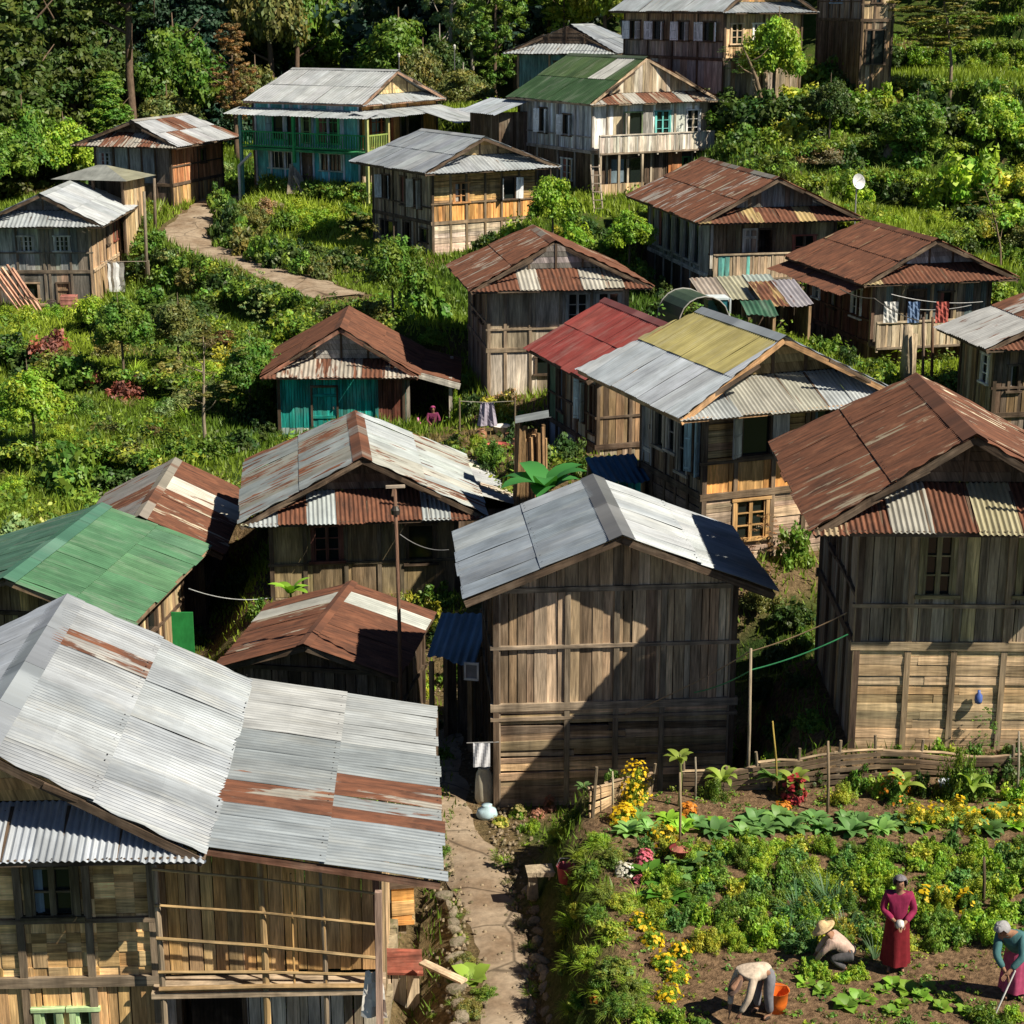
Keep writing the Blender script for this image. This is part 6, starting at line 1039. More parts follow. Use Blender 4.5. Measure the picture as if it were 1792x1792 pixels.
for (px, py, s_) in [(rng.uniform(0, 440), rng.uniform(560, 860), rng.uniform(1.2, 2.6)) for _ in range(34)]: g = gp(px, py); plant(TUF, g.x, g.y, s_, rng.choice([GRN['bright'], GRN['yellow'], GRN['olive'], GRN['tan'], (.16, .22, .04)]), 'tall arching grass clump on the left terraces', 'tall grass clumps on the left terraces', 'grass_clump', 'grass clump')
for (px, py, s_) in [(rng.uniform(1400, 1790), rng.uniform(200, 450), rng.uniform(1.4, 2.8)) for _ in range(26)]: g = gp(px, py); plant(TUF, g.x, g.y, s_, rng.choice([GRN['bright'], GRN['yellow'], GRN['olive'], (.16, .22, .04)]), 'tall arching grass clump on the right hillside', 'tall grass clumps on the right hillside', 'grass_clump', 'grass clump')
for (px, h_, r_, c_, py_, lb) in ((215, 3.6, 1.3, 'mid', 655, 'young green tree in the middle of the left terraces'), (315, 3.2, 1.2, 'olive', 640, 'young olive tree between the pink bush and teal house'), (60, 3.4, 1.3, 'bright', 790, 'young bright tree at the left edge of the lower terraces'), (440, 3.4, 1.3, 'mid', 725, 'young tree standing close to the teal house left wall'), (690, 4.0, 1.6, 'mid', 560, 'round crowned young tree left of the striped skirt house'), (1600, 4.2, 1.6, 'mid', 300, 'young tree in the middle of the right hillside'), (1740, 4.4, 1.7, 'bright', 300, 'bright young tree high on the right hillside'), (1450, 3.6, 1.4, 'dark', 250, 'dark young tree above the long rust roof'), (1100, 3.0, 1.1, 'bright', 470, 'bright young tree left of the long rust roofed house'), (965, 3.6, 1.2, 'bright', 430, 'bright young tree behind the striped skirt ridge')):
    tree(px, 70, h_, r_, 'broad', c_, lb, tr=.06, c0=.1, py=py_, limbs=2)
def weeds():
    n = 1500; Y = nr.uniform(21.2, 30.4, n); X = nr.uniform(1.6, 11.5, n); m = (X > garden_left(Y) + .3) & np.array([clear(a, b) for a, b in zip(X, Y)]); X, Y = X[m], Y[m]; r = nr.uniform(.03, .12, len(X)); P, N, S, t = clumps(np.stack([X, Y, height(X, Y) + r * .4], 1), r, 14, .05, .7, base=(.17, .28, .04), tv=.45, hue=.35); v, f = leaf_arrays(P, N, S, .6); tag(link('weeds', leaf_mesh('weeds', v, f, t)), kind='stuff')
weeds()
# ------------------------------------------------------------------ fences and poles
def fence(pts, hgt, label, boards=5, t=WOOD, lean=0):
    o = empty('garden_fence', pts[0], 0, label, 'fence'); o0 = Vector(pts[0])
    hs_ = [hgt * rng.uniform(.68, 1.25) for _ in pts]
    for i, p in enumerate(pts):
        b = MB(); q = Vector(p) - o0; b.tube([q + V(0, 0, -.3), q + V(rng.uniform(-.14, .14), lean, hs_[i] * rng.uniform(1.1, 1.7))], [.035, .028], vary(WGREY, .2), 6); b.build('post', M['bark'], o)
    for i in range(len(pts) - 1):
        b = MB(); p, q = Vector(pts[i]) - o0, Vector(pts[i + 1]) - o0
        for k in range(boards): z = (k + .5) / boards; b.bar(p + V(-.04, -.03, z * hs_[i] + rng.uniform(-.03, .03)), q + V(.04, -.03, z * hs_[i + 1] + rng.uniform(-.03, .03)), .025, hgt / boards * .62, vary(t, .3))
        b.build('board_panel', M['wood'], o)
        b = MB(); b.tube([p + V(-.08, 0, hs_[i]), p.lerp(q, .5) + V(0, 0, (hs_[i] + hs_[i + 1]) / 2 + rng.uniform(-.05, .06)), q + V(.08, 0, hs_[i + 1])], [.03, .026, .028], vary((.30, .22, .14), .2), 6); b.build('rail', M['wood'], o)
fy = 30.35
fence([(x, fy + .1 * math.sin(x), hz(x, fy)) for x in (3.2, 3.95, 4.6, 5.25, 6.0, 6.75, 7.5, 8.4, 9.3)], .62, 'low wattle and board fence along the back of the kitchen garden', t=(.12, .085, .055))
fence([(1.42, 29.2, hz(1.42, 29.2)), (1.75, 29.7, hz(1.75, 29.7)), (2.5, 30.1, hz(2.5, 30.1))], .55, 'short crate like board fence at the garden corner by the barn', 4, (.34, .24, .14))
def pole(px, py, dist, ztop_py, r, t, label, lean=0, name='pole', px1=None):
    p = at(px, py, dist); z = hz(p[0], dist); q = at(px1 or px, ztop_py, dist); b = MB(); b.tube([(0, 0, -.3), ((q[0] - p[0]) * .5 + .01, 0, (q[2] - z) * .5), (q[0] - p[0], 0, q[2] - z)], [r, r * .9, r * .75], t, 7); return tag(b.build(name, M['bark'], None, (p[0], dist, z), True), label, 'pole')
pl = pole(1312, 1290, 30.9, 1135, .035, (.34, .28, .2), 'thin grey bamboo pole standing before the dark lane', px1=1314)
pole(1190, 1470, 28.1, 1352, .025, (.36, .28, .18), 'straight garden stick left of the cabbages'); pole(1217, 1390, 29.9, 1325, .022, (.3, .26, .2), 'short crooked stick near the left end of the fence'); pole(1449, 1420, 29.3, 1297, .03, (.28, .21, .14), 'brown stake in front of the wattle fence middle'); pole(1783, 1370, 29.6, 1280, .025, (.36, .31, .24), 'pale stake at the right edge of the garden'); pole(1365, 1330, 30.0, 1262, .02, (.40, .30, .08), 'dry yellow corn stalk leaning at the fence', px1=1352); pole(1072, 1430, 29.3, 1350, .02, (.5, .44, .3), 'pale thin stake among the golden flowers'); pole(1722, 1570, 25.9, 1500, .03, (.12, .09, .06), 'dark crooked stump in the vegetable bed at the right')
def tall_pole():
    p = at(700, 1195, 36.2); z = hz(p[0], 36.2); q = at(696, 852, 36.2); o = empty('tall_pole', (p[0], 36.2, z), 0, 'tall thin rusty pole with a bracket on top before the patchwork house', 'pole'); b = MB(); hgt = q[2] - z
    b.tube([(0, 0, -.3), (.01, 0, hgt * .5), (-.03, 0, hgt)], [.045, .042, .035], (.17, .10, .07), 8); b.build('mast', M['bark'], o, smooth=True); c = MB(); c.bar(V(-.22, 0, hgt), V(.18, -.02, hgt + .02), .05, .06, (.34, .28, .22)); c.bar(V(-.08, 0, hgt - .2), V(-.05, 0, hgt + .03), .05, .05, (.2, .12, .08)); c.build('bracket', M['wood'], o); c = MB(); c.lathe([(.0, -.12), (.09, -.1), (.1, 0), (.05, .08), (0, .1)], (.03, .025, .02), 10, (-.03, 0, hgt - .5)); c.build('insulator', M['plastic'], o)
tall_pole()
def wire(pts, r, t, label, sag=.1, name='wire', cat='wire'):
    P = [V(*at(*p)) for p in pts]; L = []
    for a, b in zip(P[:-1], P[1:]):
        for i in range(12): q = i / 12; L.append(a.lerp(b, q) - V(0, 0, sag * 4 * q * (1 - q)))
    L.append(P[-1]); b = MB(); b.tube(L, r, t, 5); tag(b.build(name, M['plastic']), label, cat)
wire([(1095, 1250, 32.5), (1313, 1140, 30.9), (1482, 1072, 30.75)], .012, (.26, .18, .11), 'brown rope strung from the barn to the big plank house', .06, 'clothesline', 'rope'); wire([(1215, 1212, 32.5), (1316, 1172, 30.9), (1484, 1110, 30.75)], .012, (.05, .28, .12), 'green rope strung below the brown one', .06, 'clothesline', 'rope')
wire([(700, 935, 36.3), (785, 962, 36)], .01, (.2, .2, .2), 'grey wire from the tall pole to the barn eave', .12); wire([(1470, 505, 63), (1530, 522, 62), (1610, 562, 61)], .02, (.12, .11, .1), 'dark cable sagging before the veranda of the rust roofed house', .1); wire([(1560, 515, 62.8), (1720, 528, 62.5)], .016, (.5, .5, .5), 'upper pale clothesline on the veranda', .15); wire([(1590, 540, 62.8), (1700, 534, 62.5)], .016, (.5, .5, .5), 'lower pale clothesline on the veranda', .1); wire([(330, 1030, 42), (475, 1046, 44)], .012, (.4, .42, .42), 'pale clothesline in the dark gap beside the green roof', .15)
def gate_post():
    p = at(1585, 660, 61); z = hz(p[0], 61); b = MB(); b.tube([(0, 0, -.4), (.02, .02, 1.0), (-.02, 0, 2.0)], [.26, .22, .16], (.42, .34, .24), 9); b.tube([(.22, .1, -.4), (.2, .1, .9), (.26, .1, 1.7)], [.16, .15, .1], (.36, .29, .2), 7); tag(b.build('stone_post', M['bark'], None, (p[0], 61, z), True), 'thick pale split trunk post standing before the rust veranda house', 'post')
    for px, c in ((1616, (.14, .1, .08)), (1632, (.13, .075, .05))): pole(px, 660, 60.5, 555, .06, c, 'thin dark post right of the split trunk post' if px == 1616 else 'reddish dark post next to the grey plank house')
gate_post(); pole(252, 405, 87, 335, .09, (.24, .2, .15), 'stout grey post beside the ribbed roof house'); pole(270, 380, 92, 312, .09, (.2, .16, .12), 'tall dark post below the bungalow corner')
def lamp_post(px, base, top, dist, label):
    p = at(px, base, dist); q = at(px, top, dist); z = hz(p[0], dist); o = empty('street_lamp', (p[0], dist, z), 0, label, 'lamp post'); b = MB(); h = q[2] - z; b.tube([(0, 0, -.3), (0, 0, h)], [.05, .035], (.2, .2, .19), 7); b.build('post', M['steel'], o); b = MB(); b.lathe([(.02, -.12), (.07, -.1), (.09, .05), (.05, .14), (0, .16)], (.6, .6, .56), 10, (0, 0, h)); b.build('lamp_head', M['plastic'], o)
lamp_post(699, 150, 97, 112, 'small white headed lamp post behind the balcony house ridge'); lamp_post(796, 180, 82, 116, 'thin lamp post before the airy trees')
# ------------------------------------------------------------------ props
def props():
    # satellite dish
    p = at(1497, 365, 78.5); q = at(1497, 322, 78.5); z = hz(p[0], 78.5); h = q[2] - z; o = empty('satellite_dish', (p[0], 78.5, z), 0, 'white round satellite dish on a thin post on the right slope', 'satellite dish')
    b = MB(); b.tube([(0, 0, -.3), (0, 0, h)], .035, (.4, .4, .4), 6); b.build('post', M['steel'], o)
    b = MB(); pr = [(.02 + .40 * i / 6, .16 * (i / 6) ** 2) for i in range(7)]; b.lathe(pr, (.7, .71, .72), 20); d = b.build('dish', M['plastic'], o, (0, -.08, h + .1), True); d.rotation_euler = (R(75), R(12), R(25)); d.scale = (.8, .8, .8)
    b = MB(); b.tube([(0, 0, .02), (0, .1, .45)], .015, (.4, .4, .4), 5); b.box(FR0, -.04, .04, .06, .14, .42, .52, (.5, .5, .5)); b.build('receiver', M['steel'], d)
    # white sack by the barn corner
    g = gp(848, 1405); b = MB(); b.lathe([(0, 0), (.17, .0), (.2, .1), (.19, .45), (.17, .65), (.12, .74), (.14, .8), (.09, .78), (.06, .7)], (.62, .58, .46), 14, sx=1, sy=.8, fold=.06, nf=5); tag(b.build('sack', M['cloth'], None, g, True), 'cream grain sack standing at the barn corner', 'sack')
    g2 = at(843, 1345, 33.2); b = MB(); n = 9
    for i in range(n):
        for j in range(7):
            P = lambda i, j: V((i / n - .5) * .34, .02 * math.sin(i * 1.3 + j * .5), -j * .075)
            b.face([P(i, j), P(i + 1, j), P(i + 1, j + 1), P(i, j + 1)], (.66, .68, .74))
    tag(b.build('hanging_cloth', M['cloth'], None, (g2[0], 33.2, at(843, 1300, 33.2)[2]), True), 'white cloth hanging on the side of the barn', 'cloth')
    b = MB(); b.tube([(g2[0] - .3, 33.22, g2[2] + .55), (g2[0] + .35, 33.22, g2[2] + .57)], .012, (.3, .3, .3), 5); tag(b.build('clothesline', M['plastic']), 'short line above the white cloth beside the barn', 'rope')
    g = gp(852, 1432); b = MB(); b.lathe([(0, 0), (.16, 0), (.2, .08), (.17, .2), (.08, .26), (.1, .3), (0, .27)], (.45, .62, .70), 14, sx=1.1, sy=.8, fold=.12, nf=7); tag(b.build('plastic_bag', M['plastic'], None, g, True), 'pale blue plastic bag lying by the barn corner post', 'bag')
    # stone seat and red bucket
    g = gp(950, 1560); o = empty('stone_bench', g, .1, 'flat stone slab bench beside the path', 'bench'); b = MB(); j = lambda: rng.uniform(-.03, .03)
    b.hexa([V(x + j(), y + j(), zz) for zz in (.36, .44) for x, y in ((-.3, -.16), (.3, -.16), (.3, .16), (-.3, .16))], (.38, .31, .22)); b.build('slab', M['stone'], o)
    for s in (-1, 1): b = MB(); b.hexa([V(s * .18 + x + j(), y + j(), zz) for zz in (-.1, .36) for x, y in ((-.08, -.1), (.08, -.1), (.08, .1), (-.08, .1))], (.3, .25, .18)); b.build('support', M['stone'], o)
    g = gp(990, 1545); o = empty('bucket', g, 0, 'faded red bucket half hidden at the foot of the garden bank', 'bucket'); b = MB(); b.lathe([(0, .02), (.12, .0), (.16, .3), (.175, .31), (.15, .29), (.11, .03)], (.36, .07, .09), 14); b.build('body', M['plastic'], o, smooth=True); b = MB(); b.tube([(-.16, 0, .3), (-.1, .05, .42), (.1, .05, .42), (.16, 0, .3)], .008, (.3, .3, .3), 5); b.build('handle', M['steel'], o)
    g = gp(1190, 1510); o = empty('basket', g, 0, 'dark red woven basket at the left end of the vegetable bed', 'basket'); b = MB(); b.lathe([(0, .02), (.13, 0), (.18, .26), (.2, .28), (.17, .26), (.12, .03)], (.16, .03, .03), 14); b.build('body', M['cloth'], o, smooth=True); b = MB(); b.lathe([(.03, .2), (.16, .24), (.06, .3), (0, .3)], (.42, .16, .12), 10); b.build('contents', M['cloth'], o)
    # orange basket beside the bending worker
    g = gp(1358, 1768); o = empty('bucket', g, 0, 'bright orange plastic bucket beside the bending worker', 'bucket'); b = MB(); b.lathe([(0, .02), (.13, 0), (.16, .16), (.17, .33), (.185, .34), (.165, .32), (.12, .03)], (.72, .16, .02), 16); b.build('body', M['plastic'], o, smooth=True); b = MB(); b.tube([(-.17, 0, .32), (-.12, -.06, .44), (.12, -.06, .44), (.17, 0, .32)], .01, (.5, .12, .02), 5); b.build('handle', M['plastic'], o)
    # blue jug hanging on the big house
    p = at(1713, 1232, 30.8); b = MB(); b.lathe([(0, 0), (.06, 0), (.075, .06), (.07, .15), (.03, .2), (.028, .25), (0, .25)], (.08, .14, .42), 12); tag(b.build('jug', M['plastic'], None, (p[0], 30.85, p[2]), True), 'small blue jug hanging on the plank base of the big house', 'jug')
    # washing tub barrel near shuttered house
    g = gp(1274, 150); b = MB(); b.lathe([(0, 0), (.32, 0), (.36, .3), (.36, .7), (.32, .95), (0, .97)], (.06, .28, .50), 14); tag(b.build('barrel', M['plastic'], None, g, True), 'blue plastic barrel under the corner of the shuttered house', 'barrel')
    # leaning timbers left house
    g = gp(50, 548); o = empty('timber_pile', g, 0, 'bundle of reddish timbers leaning at the left grey panelled house', 'timber')
    for i in range(6): b = MB(); b.bar(V(-.3 + .22 * i, -.2 - .04 * i, .02), V(-2.0 + .25 * i, .55, 2.1 + .1 * math.sin(i * 2)), .11, .09, vary((.36, .20, .14), .2)); b.build('beam', M['wood'], o)
    g = gp(122, 540); o = empty('crate', g, .1, 'reddish wooden crate under the grey panelled house', 'crate')
    for z in (0, .22, .44): b = MB(); b.box(FR0, -.38, .38, -.3, -.27, z, z + .19, (.28, .12, .10)); b.box(FR0, -.38, .38, .27, .3, z, z + .19, (.28, .12, .10)); b.box(FR0, -.38, -.35, -.27, .27, z, z + .19, (.26, .11, .09)); b.box(FR0, .35, .38, -.27, .27, z, z + .19, (.26, .11, .09)); b.build('slat', M['wood'], o)
    b = MB(); b.box(FR0, -.35, .35, -.27, .27, .5, .56, (.3, .14, .12)); b.build('lid', M['wood'], o)
    g = gp(90, 545); o = empty('handcart', g, .3, 'old wooden handcart with long shafts before the grey panelled house', 'cart'); b = MB(); b.box(FR0, -.5, .3, -.3, .3, .3, .36, (.2, .14, .09)); b.bar(V(-.5, -.25, .35), V(-1.1, -.25, 1.2), .05, .05, (.25, .15, .1)); b.bar(V(-.5, .25, .35), V(-1.1, .25, 1.2), .05, .05, (.25, .15, .1)); b.build('frame', M['wood'], o)
    for s in (-1, 1): b = MB(); b.lathe([(.02, -.03), (.26, -.03), (.28, 0), (.26, .03), (.02, .03)], (.05, .04, .035), 14); w = b.build('wheel', M['wood'], o, (.05, s * .36, .26)); w.rotation_euler = (R(90), 0, 0)
    p = gp(206, 522); b = MB()
    for i in range(6):
        for j in range(6):
            P = lambda i, j: V((i / 6 - .5) * .8 + .03 * math.sin(j * 1.7), .05 * math.sin(i * 1.9), 1.75 - j * .24)
            b.face([P(i, j), P(i + 1, j), P(i + 1, j + 1), P(i, j + 1)], (.66, .68, .70))
    tag(b.build('hanging_cloth', M['cloth'], None, p, True), 'white sheet hung by the side of the grey panelled house', 'cloth'); b = MB(); b.tube([(p.x - .9, p.y, p.z + 1.78), (p.x + 1.6, p.y, p.z + 1.8)], .02, (.35, .3, .25), 5); [b.tube([(p.x + d, p.y, p.z - .3), (p.x + d, p.y, p.z + 1.85)], .04, (.25, .2, .15), 6) for d in (-.9, 1.6)]; tag(b.build('drying_rack', M['bark']), 'pole rack holding the white sheet beside the grey panelled house', 'rack')
    # clutter of small roofs below the long rust house
    def stall(px, py, dist, w, d, hgt, sheets_, label, slope=.25, wallt='dark', rz=.2):
        p = at(px, py, dist); z = hz(p[0], dist); o = empty('shed', (p[0], dist, z), rz, label, 'shed'); H_ = p[2] - z; b = MB()
        for i, t in enumerate(sheets_):
            a = -w / 2 + w * i / len(sheets_); c = -w / 2 + w * (i + 1) / len(sheets_) + .05
            sheets(b, V(0, d / 2, H_ + .03 * i), V(1, 0, 0), V(0, -d, -slope * d).normalized(), V(0, -slope, 1).normalized(), a, c, lambda u: 0, lambda u: d * 1.04 + .08 * math.sin(u * 5), [(1, t)], .18, .02, seed=i + int(px))
        b.build('roof', M['metal'], o); zt = H_ - slope * d
        for x in (-w / 2 + .1, w / 2 - .1):
            for y in (-d / 2 + .1, d / 2 - .1): q = MB(); q.box(FR0, x - .05, x + .05, y - .05, y + .05, -.6, zt if y < 0 else H_ - .1, WOOD); q.build('post', M['wood'], o)
        q = MB(); planks(q, (V(-w / 2 + .1, d / 2 - .1, 0), V(1, 0, 0), V(0, -1, 0), V(0, 0, 1)), 0, w - .2, -.5, H_ - .15, 'v', wallt); planks(q, (V(w / 2 - .1, -d / 2 + .1, 0), V(0, 1, 0), V(1, 0, 0), V(0, 0, 1)), 0, d - .2, -.5, zt - .05, 'v', wallt); q.build('wall', M['wood'], o); return o
    stall(1290, 492, 66, 3.1, 2.0, 2, [(.46, .40, .34, .3), (.50, .48, .34, .2), (.46, .54, .50, .1)], 'open shed with pink, cream and pale green patched sheets below the long rust house', .3); stall(1365, 500, 65, 1.8, 2.2, 2, [(.48, .34, .16, .55), (.40, .38, .42, .4)], 'small shed with yellow rust sheets beside the rust veranda house', .28)
    p = at(1213, 545, 62.5); z = hz(p[0], 62.5); o = empty('tarp_shelter', (p[0], 62.5, z), .3, 'dark green tarpaulin tunnel shelter under the long rust house', 'shelter'); b = MB(); hh = at(1213, 512, 62.5)[2] - z
    for i in range(10):
        a0, a1 = math.pi * i / 10, math.pi * (i + 1) / 10
        for y0, y1 in ((-1.0, 0), (0, 1.0)): b.face([V(math.cos(a0) * .95, y0, math.sin(a0) ** .7 * hh), V(math.cos(a1) * .95, y0, math.sin(a1) ** .7 * hh), V(math.cos(a1) * .95, y1, math.sin(a1) ** .7 * hh), V(math.cos(a0) * .95, y1, math.sin(a0) ** .7 * hh)], (.045, .075, .045))
    b.build('cover', M['plastic'], o, smooth=True)
    for y in (-1, 1): b = MB(); b.tube([V(math.cos(math.pi * i / 10) * .96, y, math.sin(math.pi * i / 10) ** .7 * hh + .01) for i in range(11)], .025, (.3, .3, .28), 5); b.build('hoop', M['plastic'], o)
    p = at(1252, 560, 63); z = hz(p[0], 63); o = empty('water_tank', (p[0], 63, z), .1, 'teal square water tank with a white lid beside the tarpaulin shelter', 'tank'); hh = at(1252, 522, 63)[2] - z; b = MB(); b.box(FR0, -.36, .36, -.36, .36, -.3, hh, (.03, .20, .24)); [b.box(FR0, -.38, .38, -.38, .38, hh * q, hh * q + .05, (.03, .24, .28)) for q in (.3, .6)]; b.build('tank', M['plastic'], o); b = MB(); b.box(FR0, -.4, .4, -.4, .4, hh + .005, hh + .07, (.62, .7, .74)); b.build('lid', M['plastic'], o); b = MB(); b.box(FR0, .4, .46, -.42, -.36, -.3, hh + .05, (.6, .66, .68)); b.build('pipe', M['plastic'], o)
    stall(1328, 530, 62, 1.1, .9, 1.6, [(.06, .16, .10, .05)], 'small green sheeted canopy in front of the patched open shed', .5)
    for px, py, s, c in ((905, 790, 1, (.30, .14, .08)), (890, 775, .8, (.26, .12, .07)), (842, 770, .9, (.32, .16, .09)), (915, 765, .7, (.10, .16, .30))):
        g = gp(px, py); b = MB(); b.lathe([(0, 0), (.14 * s, 0), (.22 * s, .14 * s), (.2 * s, .28 * s), (.12 * s, .36 * s), (.15 * s, .4 * s), (.11 * s, .38 * s)], c, 14); tag(b.build('pot', M['plastic'], None, g, True), 'blue glazed pot in the yard behind the barn' if c[2] > .2 else 'brown clay pot standing in the yard behind the barn', 'pot', None if c[2] > .2 else 'clay pots in the yard behind the barn')
    for k, (px, c, w_) in enumerate(((1560, (.62, .62, .6), .5), (1600, (.16, .24, .40), .42), (1650, (.45, .12, .10), .46))):
        p = at(px, 528, 62.4); b = MB()
        for i in range(5):
            for j in range(5):
                P = lambda i, j: V((i / 5 - .5) * w_, .04 * math.sin(i * 2 + j), -j * .15)
                b.face([P(i, j), P(i + 1, j), P(i + 1, j + 1), P(i, j + 1)], c)
        tag(b.build('hanging_cloth', M['cloth'], None, p), ('white', 'blue', 'dull red')[k] + ' laundry hanging before the veranda of the rust roofed house', 'cloth')
    # little blue roofed lean-to beside the barn
    stall(800, 1095, 36.8, 1.05, 1.5, 2, [(.12, .22, .32, .0), (.13, .24, .34, .02)], 'small blue roofed lean-to on the left side of the barn', .42, rz=-.2)
    stall(1078, 808, 44.5, 1.3, 1.2, 1.4, [(.03, .12, .22, 0)], 'blue awning over a teal cupboard behind the barn roof', .35, [(1, (.02, .22, .22))], .3)
    # firewood stack with sheet roof
    p = at(928, 800, 48.5); z = hz(p[0], 48.5); o = empty('firewood_stack', (p[0], 48.5, z), 0, 'tall upright stack of split timber under a bent metal sheet', 'firewood'); hh = at(928, 738, 48.5)[2] - z
    b = MB()
    for k in range(26):
        x, y = -.42 + .17 * (k % 6) + rng.uniform(-.05, .05), -.3 + .2 * (k // 6) + rng.uniform(-.05, .05); b.bar(V(x, y, -.3), V(x * .75 + rng.uniform(-.08, .08), y * .7, hh * rng.uniform(.82, 1.02)), rng.uniform(.07, .15), rng.uniform(.05, .1), vary((.30, .19, .10), .4))
    b.build('logs', M['bark'], o); b = MB(); sheets(b, V(-.42, .4, hh + .04), V(0, -1, 0), V(1, 0, .16).normalized(), V(-.16, 0, 1), 0, .8, lambda u: 0, lambda u: .95, [(1, (.28, .31, .33, .3))], .12, .015, seed=3); b.build('cover_sheet', M['metal'], o)
    # lilac cover on legs
    g = gp(853, 765); b = MB()
    for i in range(6):
        for j in range(6):
            P = lambda i, j: V((i / 6 - .5) * (.42 + .04 * j), .05 * math.sin(i * 1.9 + j * .4), 1.15 - j * .13)
            b.face([P(i, j), P(i + 1, j), P(i + 1, j + 1), P(i, j + 1)], (.40, .37, .46))
    tag(b.build('hanging_cloth', M['cloth'], None, g), 'lilac garment hanging from a low line near the pale panelled wall', 'cloth'); b = MB(); b.tube([(g.x - .9, g.y, g.z + 1.2), (g.x, g.y, g.z + 1.15), (g.x + .9, g.y, g.z + 1.2)], .015, (.3, .28, .24), 5); [b.tube([(g.x + d, g.y, g.z - .2), (g.x + d, g.y, g.z + 1.3)], .03, (.2, .16, .11), 6) for d in (-.9, .9)]; tag(b.build('drying_rack', M['bark']), 'low pole rack holding the lilac garment', 'rack')
    ''', g, .2, 'small table draped with a lilac cloth near the pale panelled wall', 'table'); b = MB(); b.lathe([(0, .95), (.2, .95), (.27, .55), (.33, .38)], (.46, .42, .54), 16, fold=.06, nf=7); b.build('cloth_cover', M['cloth'], o, smooth=True)
    for x, y in ((-.16, -.12), (.16, -.12), (-.14, .14), (.16, .14)): b = MB(); b.box(FR0, x - .03, x + .03, y - .03, y + .03, -.1, .9, (.26, .19, .12)); b.build('leg', M['wood'], o)'''
    g = gp(870, 785); b = MB(); b.lathe([(0, .02), (.3, .0), (.36, .12), (.38, .13), (.33, .1), (.28, .03)], (.5, .12, .10), 14); tag(b.build('basin', M['plastic'], None, g, True), 'shallow red basin on the terrace edge', 'basin'); g = gp(878, 758); b = MB(); b.lathe([(0, 0), (.22, 0), (.3, .25), (.32, .26), (.27, .24), (.2, .03)], (.6, .58, .54), 14); tag(b.build('tub', M['plastic'], None, g, True), 'white tub below the yellow green bush', 'tub')
    p = at(731, 762, 63.8); b = MB(); b.lathe([(0, 0), (.12, 0), (.14, .2), (.13, .5), (.07, .6), (.05, .7), (0, .7)], (.66, .16, .40), 12); tag(b.build('water_can', M['plastic'], None, (p[0], 63.8, H['I']['zb'] + .04), True), 'bright pink water can on the porch floor', 'can')
    # clutter right of the annex
    g = gp(705, 1640); o = empty('wooden_box', (g.x, g.y, g.z), .15, 'orange wooden beehive style box on a post beside the annex', 'box'); hh = at(705, 1612, g.y)[2] - g.z
    b = MB(); planks(b, (V(-.2, -.16, hh), V(1, 0, 0), V(0, -1, 0), V(0, 0, 1)), 0, .4, 0, .75, 'h', 'orange', w=.24); planks(b, (V(.2, -.16, hh), V(0, 1, 0), V(1, 0, 0), V(0, 0, 1)), 0, .34, 0, .75, 'h', 'ochre', w=.24); b.box(FR0, -.2, .2, -.1, .18, hh, hh + .74, WOOD); b.build('body', M['wood'], o); b = MB(); b.box(FR0, -.24, .24, -.2, .22, hh + .75, hh + .8, WDARK); b.build('lid', M['wood'], o); b = MB(); b.box(FR0, -.06, .06, -.06, .06, -.5, hh, WGREY); b.build('post', M['wood'], o)
    g = gp(705, 1760); o = empty('cupboard', (g.x, g.y, g.z), .1, 'weathered plank cupboard with a red lid beside the annex', 'cupboard'); hh = max(.7, at(705, 1690, g.y)[2] - g.z); b = MB(); planks(b, (V(-.28, -.22, 0), V(1, 0, 0), V(0, -1, 0), V(0, 0, 1)), 0, .56, -.2, hh, 'v', [(1, (.40, .34, .26)), (1, (.34, .28, .2))], w=.15); planks(b, (V(.28, -.22, 0), V(0, 1, 0), V(1, 0, 0), V(0, 0, 1)), 0, .44, -.2, hh, 'v', 'grey', w=.15); planks(b, (V(-.28, .22, 0), V(0, -1, 0), V(-1, 0, 0), V(0, 0, 1)), 0, .44, -.2, hh, 'v', 'grey', w=.15); b.build('body', M['wood'], o); b = MB(); b.hexa([V(x, y, z) for z0 in (0, .04) for x, y, z in ((-.3, -.26, hh + z0), (.34, -.26, hh - .06 + z0), (.34, .26, hh + .1 + z0), (-.3, .26, hh + .16 + z0))], (.15, .045, .03)); b.build('lid', M['wood'], o)
    a, c = at(738, 1645, 26.2), at(812, 1680, 25.6); b = MB(); b.bar(V(a[0], a[1], hz(a[0], a[1]) + .8), V(c[0], c[1], hz(c[0], c[1]) + .12), .16, .04, (.42, .32, .22)); tag(b.build('loose_plank', M['wood']), 'loose pale plank bridging from the annex to the path', 'plank')
    p = at(676, 1740, 24.2); b = MB()
    for i in range(5):
        for j in range(8):
            P = lambda i, j: V((i / 5 - .5) * (.22 + .02 * j), .04 * math.sin(i * 2.1 + j), -j * .09)
            b.face([P(i, j), P(i + 1, j), P(i + 1, j + 1), P(i, j + 1)], (.66, .64, .6))
    tag(b.build('hanging_cloth', M['cloth'], None, (p[0], 22.0, at(676, 1700, 22.0)[2]), True), 'white cloth hanging from the annex corner post', 'cloth')
    p = at(660, 1790, 21.9); b = MB(); b.bar(V(p[0], 21.95, -16.6), V(at(662, 1560, 21.95)[0], 21.95, at(662, 1560, 21.95)[2]), .09, .09, (.32, .22, .17)); tag(b.build('corner_pole', M['wood']), 'reddish corner pole at the right end of the annex porch', 'pole')
    # green sheet and cloths in the gap by the green roof
    p = at(322, 1085, 40.6); b = MB(); b.box(FR0, -.3, .22, -.02, .02, -1.4, .2, (.03, .25, .06)); tag(b.build('green_panel', M['plastic'], None, (p[0], 40.6, p[2])), 'bright green plastic panel in the gap beside the green roof', 'panel')
